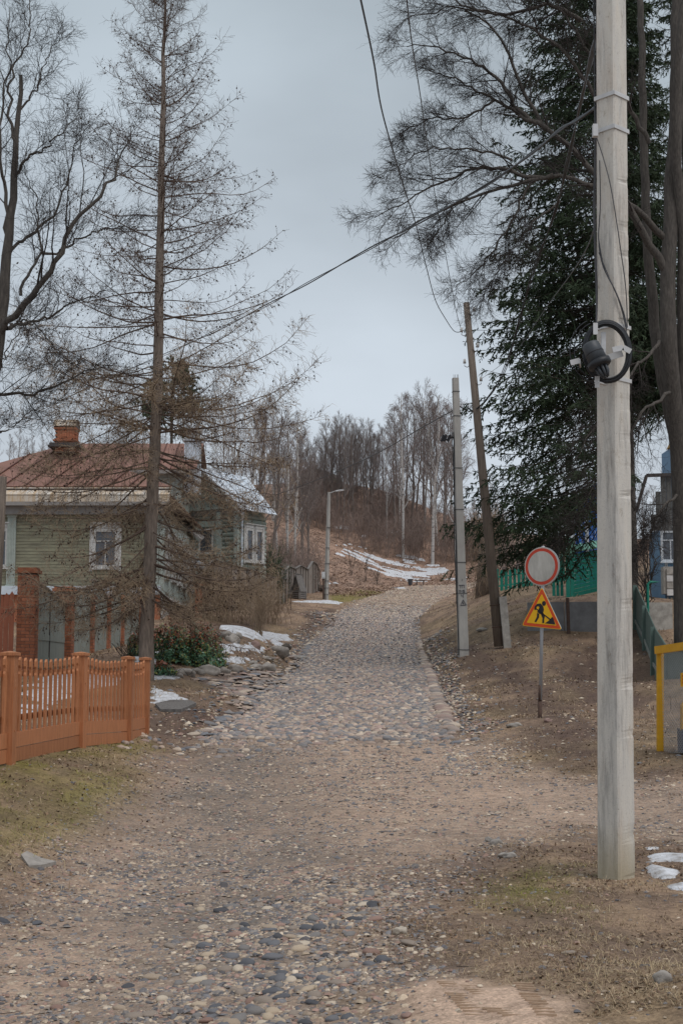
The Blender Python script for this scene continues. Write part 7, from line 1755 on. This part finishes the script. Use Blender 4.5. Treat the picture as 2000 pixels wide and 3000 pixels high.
# streaky snow on the slope: one melted field broken into streaks
P = polyg([(985, 1612), (1040, 1602), (1110, 1622), (1150, 1640), (1200, 1628), (1260, 1655), (1345, 1688), (1340, 1700), (1290, 1690), (1240, 1690), (1225, 1708), (1150, 1690), (1080, 1660), (1020, 1640)])
A = np.array(P); lo, hi = A.min(0) - 1, A.max(0) + 1; X, Y = np.meshgrid(np.arange(lo[0], hi[0], .11), np.arange(lo[1], hi[1], .22)); 
f = np.clip(inpoly(X, Y, P), -3, 2.2) * .30 + (fbm((X + .1 * Y) * .35, (Y - .35 * X) * .9, 401, 5) - .61) * 8.0; f = np.where(inpoly(X, Y, P) > -.8, f, -1); ins = f > .25
Z = height(X, Y) + np.where(ins, .10, -.05); ny, nx = X.shape; idx = np.arange(ny * nx).reshape(ny, nx); q = np.stack([idx[:-1, :-1], idx[:-1, 1:], idx[1:, 1:], idx[1:, :-1]], -1).reshape(-1, 4); q = q[ins.ravel()[q].any(1)]
use = np.unique(q); mp = -np.ones(ny * nx, int); mp[use] = np.arange(len(use))
o = obj('melting_snow', make_mesh('melting_snow', np.stack([X.ravel()[use], Y.ravel()[use], Z.ravel()[use]], 1), None, M['snow'], True, quads=mp[q])); tagset(o, 'streaky melting snow field on the brown slope above the bench', 'snow', None, 'stuff')
for i, (pts, lab) in enumerate([([(975, 1543), (1000, 1538), (1030, 1545), (1020, 1552), (985, 1550)], 'snow remnant under the brushwood, upper left of the streaky field'), ([(1057, 1568), (1068, 1566), (1073, 1573), (1060, 1574)], 'tiny snow remnant under the brushwood above the streaky field'), ([(1135, 1558), (1150, 1554), (1168, 1560), (1150, 1564)], 'faint snow remnant in the middle of the brushwood slope')]):
    snow_patch(pts, .2, lab, 50 + i, rough=.15)

# ------------------------------------------------------------------ grass, straw and leaves
def blades(name, n, fd, fx, hfun, seed, cols, label, dens=None, w=.0035, lie=1.1, parent=None, dz=0.0):
    rs = np.random.RandomState(seed); Y = fd(rs, n); X = fx(rs, Y)
    c_, road, grass, moss, cob, leaf, grey, sand, mud = ground_col(X, Y)
    k = rs.uniform(0, 1, n) < (grass * (.25 + .95 * sstep(.4, .62, fbm(X * 1.5, Y * 1.5, seed, 4))) if dens is None else dens(X, Y, road, grass, moss, mud, leaf, rs)); X, Y = X[k], Y[k]; moss = moss[k]; n = len(X)
    Z = height(X, Y) + dz; hh = hfun(Y) * np.exp(rs.normal(size=n) * .35); az = rs.uniform(0, 6.28, n); ln = np.clip(rs.normal(size=n) * .4 + lie, .1, 1.52)
    D = np.stack([np.cos(az) * np.sin(ln), np.sin(az) * np.sin(ln), np.cos(ln)], 1); S_ = np.stack([-np.sin(az), np.cos(az), np.zeros(n)], 1) * (w * (.4 + Y / 13.) if Y.max() < 35 else w * hfun(Y) / hfun(np.array([8.]))[0])[:, None]
    P = np.stack([X, Y, Z], 1); mid = P + D * hh[:, None] * .6 + [0, 0, .003]; tip = P + D * hh[:, None] - np.array([0, 0, 1.0]) * (hh * .12)[:, None]
    tip[:, 2] = np.maximum(tip[:, 2], Z + .003)
    V = np.stack([P - S_, P + S_, mid + S_ * .8, mid - S_ * .8, tip], 1).reshape(-1, 3); b0 = np.arange(n)[:, None] * 5
    cc_ = np.array(cols)[rs.randint(0, len(cols), n)] * rs.uniform(.75, 1.2, (n, 1)); gm = (rs.uniform(0, 1, n) < moss * .9); cc_[gm] = np.array([.20, .195, .045]) * rs.uniform(.7, 1.3, (gm.sum(), 1))
    o = obj(name, make_mesh(name, V, None, M['blade'], quads=b0 + np.array([[0, 1, 2, 3]]), tris=b0 + np.array([[3, 2, 4]]), cols={'Col': np.repeat(cc_, 5, axis=0)}), parent)
    if parent is None: tagset(o, label, 'grass', None, 'stuff')
    else: o['kind'] = 'stuff'
    return n
M['blade'] = attrmat('dry_grass_blades', .85, .1, 5, 0, .2)
STRAW = [(.32, .235, .14), (.42, .32, .20), (.24, .17, .105), (.19, .14, .09), (.28, .195, .125)]
fov = lambda lo, hi: (lambda r, Y: r.uniform(lo, hi, len(Y)) * Y)
blades('dry_grass', 150000, lambda r, n: 6 * (30 / 6) ** r.uniform(0, 1, n), fov(-.27, .29), lambda Y: .012 + .0022 * Y, 501, STRAW, 'flattened dry grass and moss on both verges', w=.0014, lie=1.35)
blades('dry_grass', 60000, lambda r, n: 28 * (130 / 28) ** r.uniform(0, 1, n), fov(-.25, .29), lambda Y: .07 + .0012 * Y, 502, [(.33, .24, .15), (.27, .20, .125), (.36, .27, .17)], 'short straw-coloured grass on the slopes beside the upper lane', w=.006, lie=1.35)
blades('straw_tufts', 12000, lambda r, n: r.uniform(6, 12, n), fov(.09, .28), lambda Y: .055 + 0 * Y, 503, [(.5, .4, .27), (.42, .33, .2), (.36, .28, .17)], 'longer pale straw lying at the lower right', dens=lambda X, Y, road, g, mo, mu, le, r: np.clip(g * 1.2, 0, 1) * sstep(.5, .62, fbm(X * 2, Y * 2, 9, 3)), w=.0011, lie=1.4)
blades('straw_tufts', 7000, lambda r, n: r.uniform(10, 22, n), fov(-.27, -.08), lambda Y: .06 + .001 * Y, 504, [(.5, .4, .27), (.42, .33, .2)], 'longer pale straw on the mossy bank below the picket fence', dens=lambda X, Y, road, g, mo, mu, le, r: g * sstep(.48, .6, fbm(X * 1.6, Y * 1.6, 19, 3)), w=.0018, lie=1.35)
# leaf litter
def litter(name, n, fd, fx, sz, seed, cols, label, thr=.45):
    rs = np.random.RandomState(seed); Y = fd(rs, n); X = fx(rs, Y); c_, road, grass, moss, cob, leaf, grey, sand, mud = ground_col(X, Y)
    k = rs.uniform(0, 1, n) < (grass + mud * .5 + .02) * sstep(thr, thr + .2, fbm(X * .8, Y * .8, seed, 4) + .1); X, Y = X[k], Y[k]; n = len(X)
    s_ = sz(Y) * rs.uniform(.6, 1.4, n); C0 = np.stack([X, Y, height(X, Y) + s_ * .35], 1); A = norm(rs.normal(size=(n, 3)) * [1, 1, .35]); B = norm(np.cross(A, rs.normal(size=(n, 3)) * .35 + [0, 0, 1]))
    V = np.stack([C0 - A * s_[:, None], C0 + B * (s_ * .6)[:, None], C0 + A * s_[:, None] + [0, 0, .2] * s_[:, None], C0 - B * (s_ * .6)[:, None]], 1).reshape(-1, 3)
    cc_ = np.array(cols)[rs.randint(0, len(cols), n)] * rs.uniform(.7, 1.25, (n, 1))
    o = obj(name, make_mesh(name, V, None, M['blade'], quads=np.arange(4 * n).reshape(-1, 4), cols={'Col': np.repeat(cc_, 4, axis=0)})); tagset(o, label, 'leaves', None, 'stuff')
LIT = [(.19, .12, .075), (.26, .17, .11), (.13, .085, .06), (.34, .25, .17), (.10, .07, .05)]
litter('leaf_litter', 42000, lambda r, n: 6 * (50 / 6) ** r.uniform(0, 1, n), fov(-.27, .29), lambda Y: .009 + .0005 * Y, 601, LIT, 'brown leaf scraps strewn over the verges and the muddy slope')
litter('hillside_leaf_litter', 30000, lambda r, n: r.uniform(100, 176, n), fov(-.06, .12), lambda Y: .075 + 0 * Y, 602, [(.30, .19, .13), (.22, .14, .10), (.38, .27, .20), (.15, .10, .075)], 'matted brown leaves covering the slope above the bench', .3)
# twigs on the ground
rs = np.random.RandomState(611); n = 110; Y = 6 * (26 / 6) ** rs.uniform(0, 1, n); X = rs.uniform(-.25, .27, n) * Y; P0 = np.stack([X, Y, height(X, Y) + .006], 1); Dd = rs.normal(size=(n, 3)) * [1, 1, .03]
P, R = grow(P0, Dd, rs.uniform(.04, .16, n), .0024, .0012, 3, rs, .2, 0); P[..., 2] = height(P[..., 0], P[..., 1]) + .005; P, R = P, R
V, Q = tubes(P, R, 3); o = obj('fallen_twigs', make_mesh('fallen_twigs', V, None, M['darktwig'], quads=Q)); tagset(o, 'thin dark twigs scattered over the gravel and verges', 'twigs', None, 'stuff')
# tyre tread prints in the sand: rows of small raised bars
b = MB(); tr = []
for (x0, y0, x1, y1, n) in ((1305, 2895, 1390, 2995, 15), (1370, 2900, 1410, 2930, 6), (1530, 2895, 1600, 2990, 13), (1440, 2975, 1500, 2998, 5)):
    for k in range(n):
        t_ = k / (n - 1); q = polyg([(x0 + (x1 - x0) * t_, y0 + (y1 - y0) * t_)])[0]; a_ = .25 + .1 * math.sin(k); w_ = .042
        z_ = ground(q[0], q[1]) + .03
        b.beam((q[0] - w_ * math.cos(a_), q[1] + w_ * math.sin(a_), z_ - .001), (q[0] + w_ * math.cos(a_), q[1] - w_ * math.sin(a_), z_ + .000), .008, .009)
o = b.build('tyre_tread', mat('tread_sand', (.44, .32, .225), (.38, .27, .19), 30, .95, .3), GROUND); o['kind'] = 'stuff'  # print bars coloured a little darker than the sand patch around them
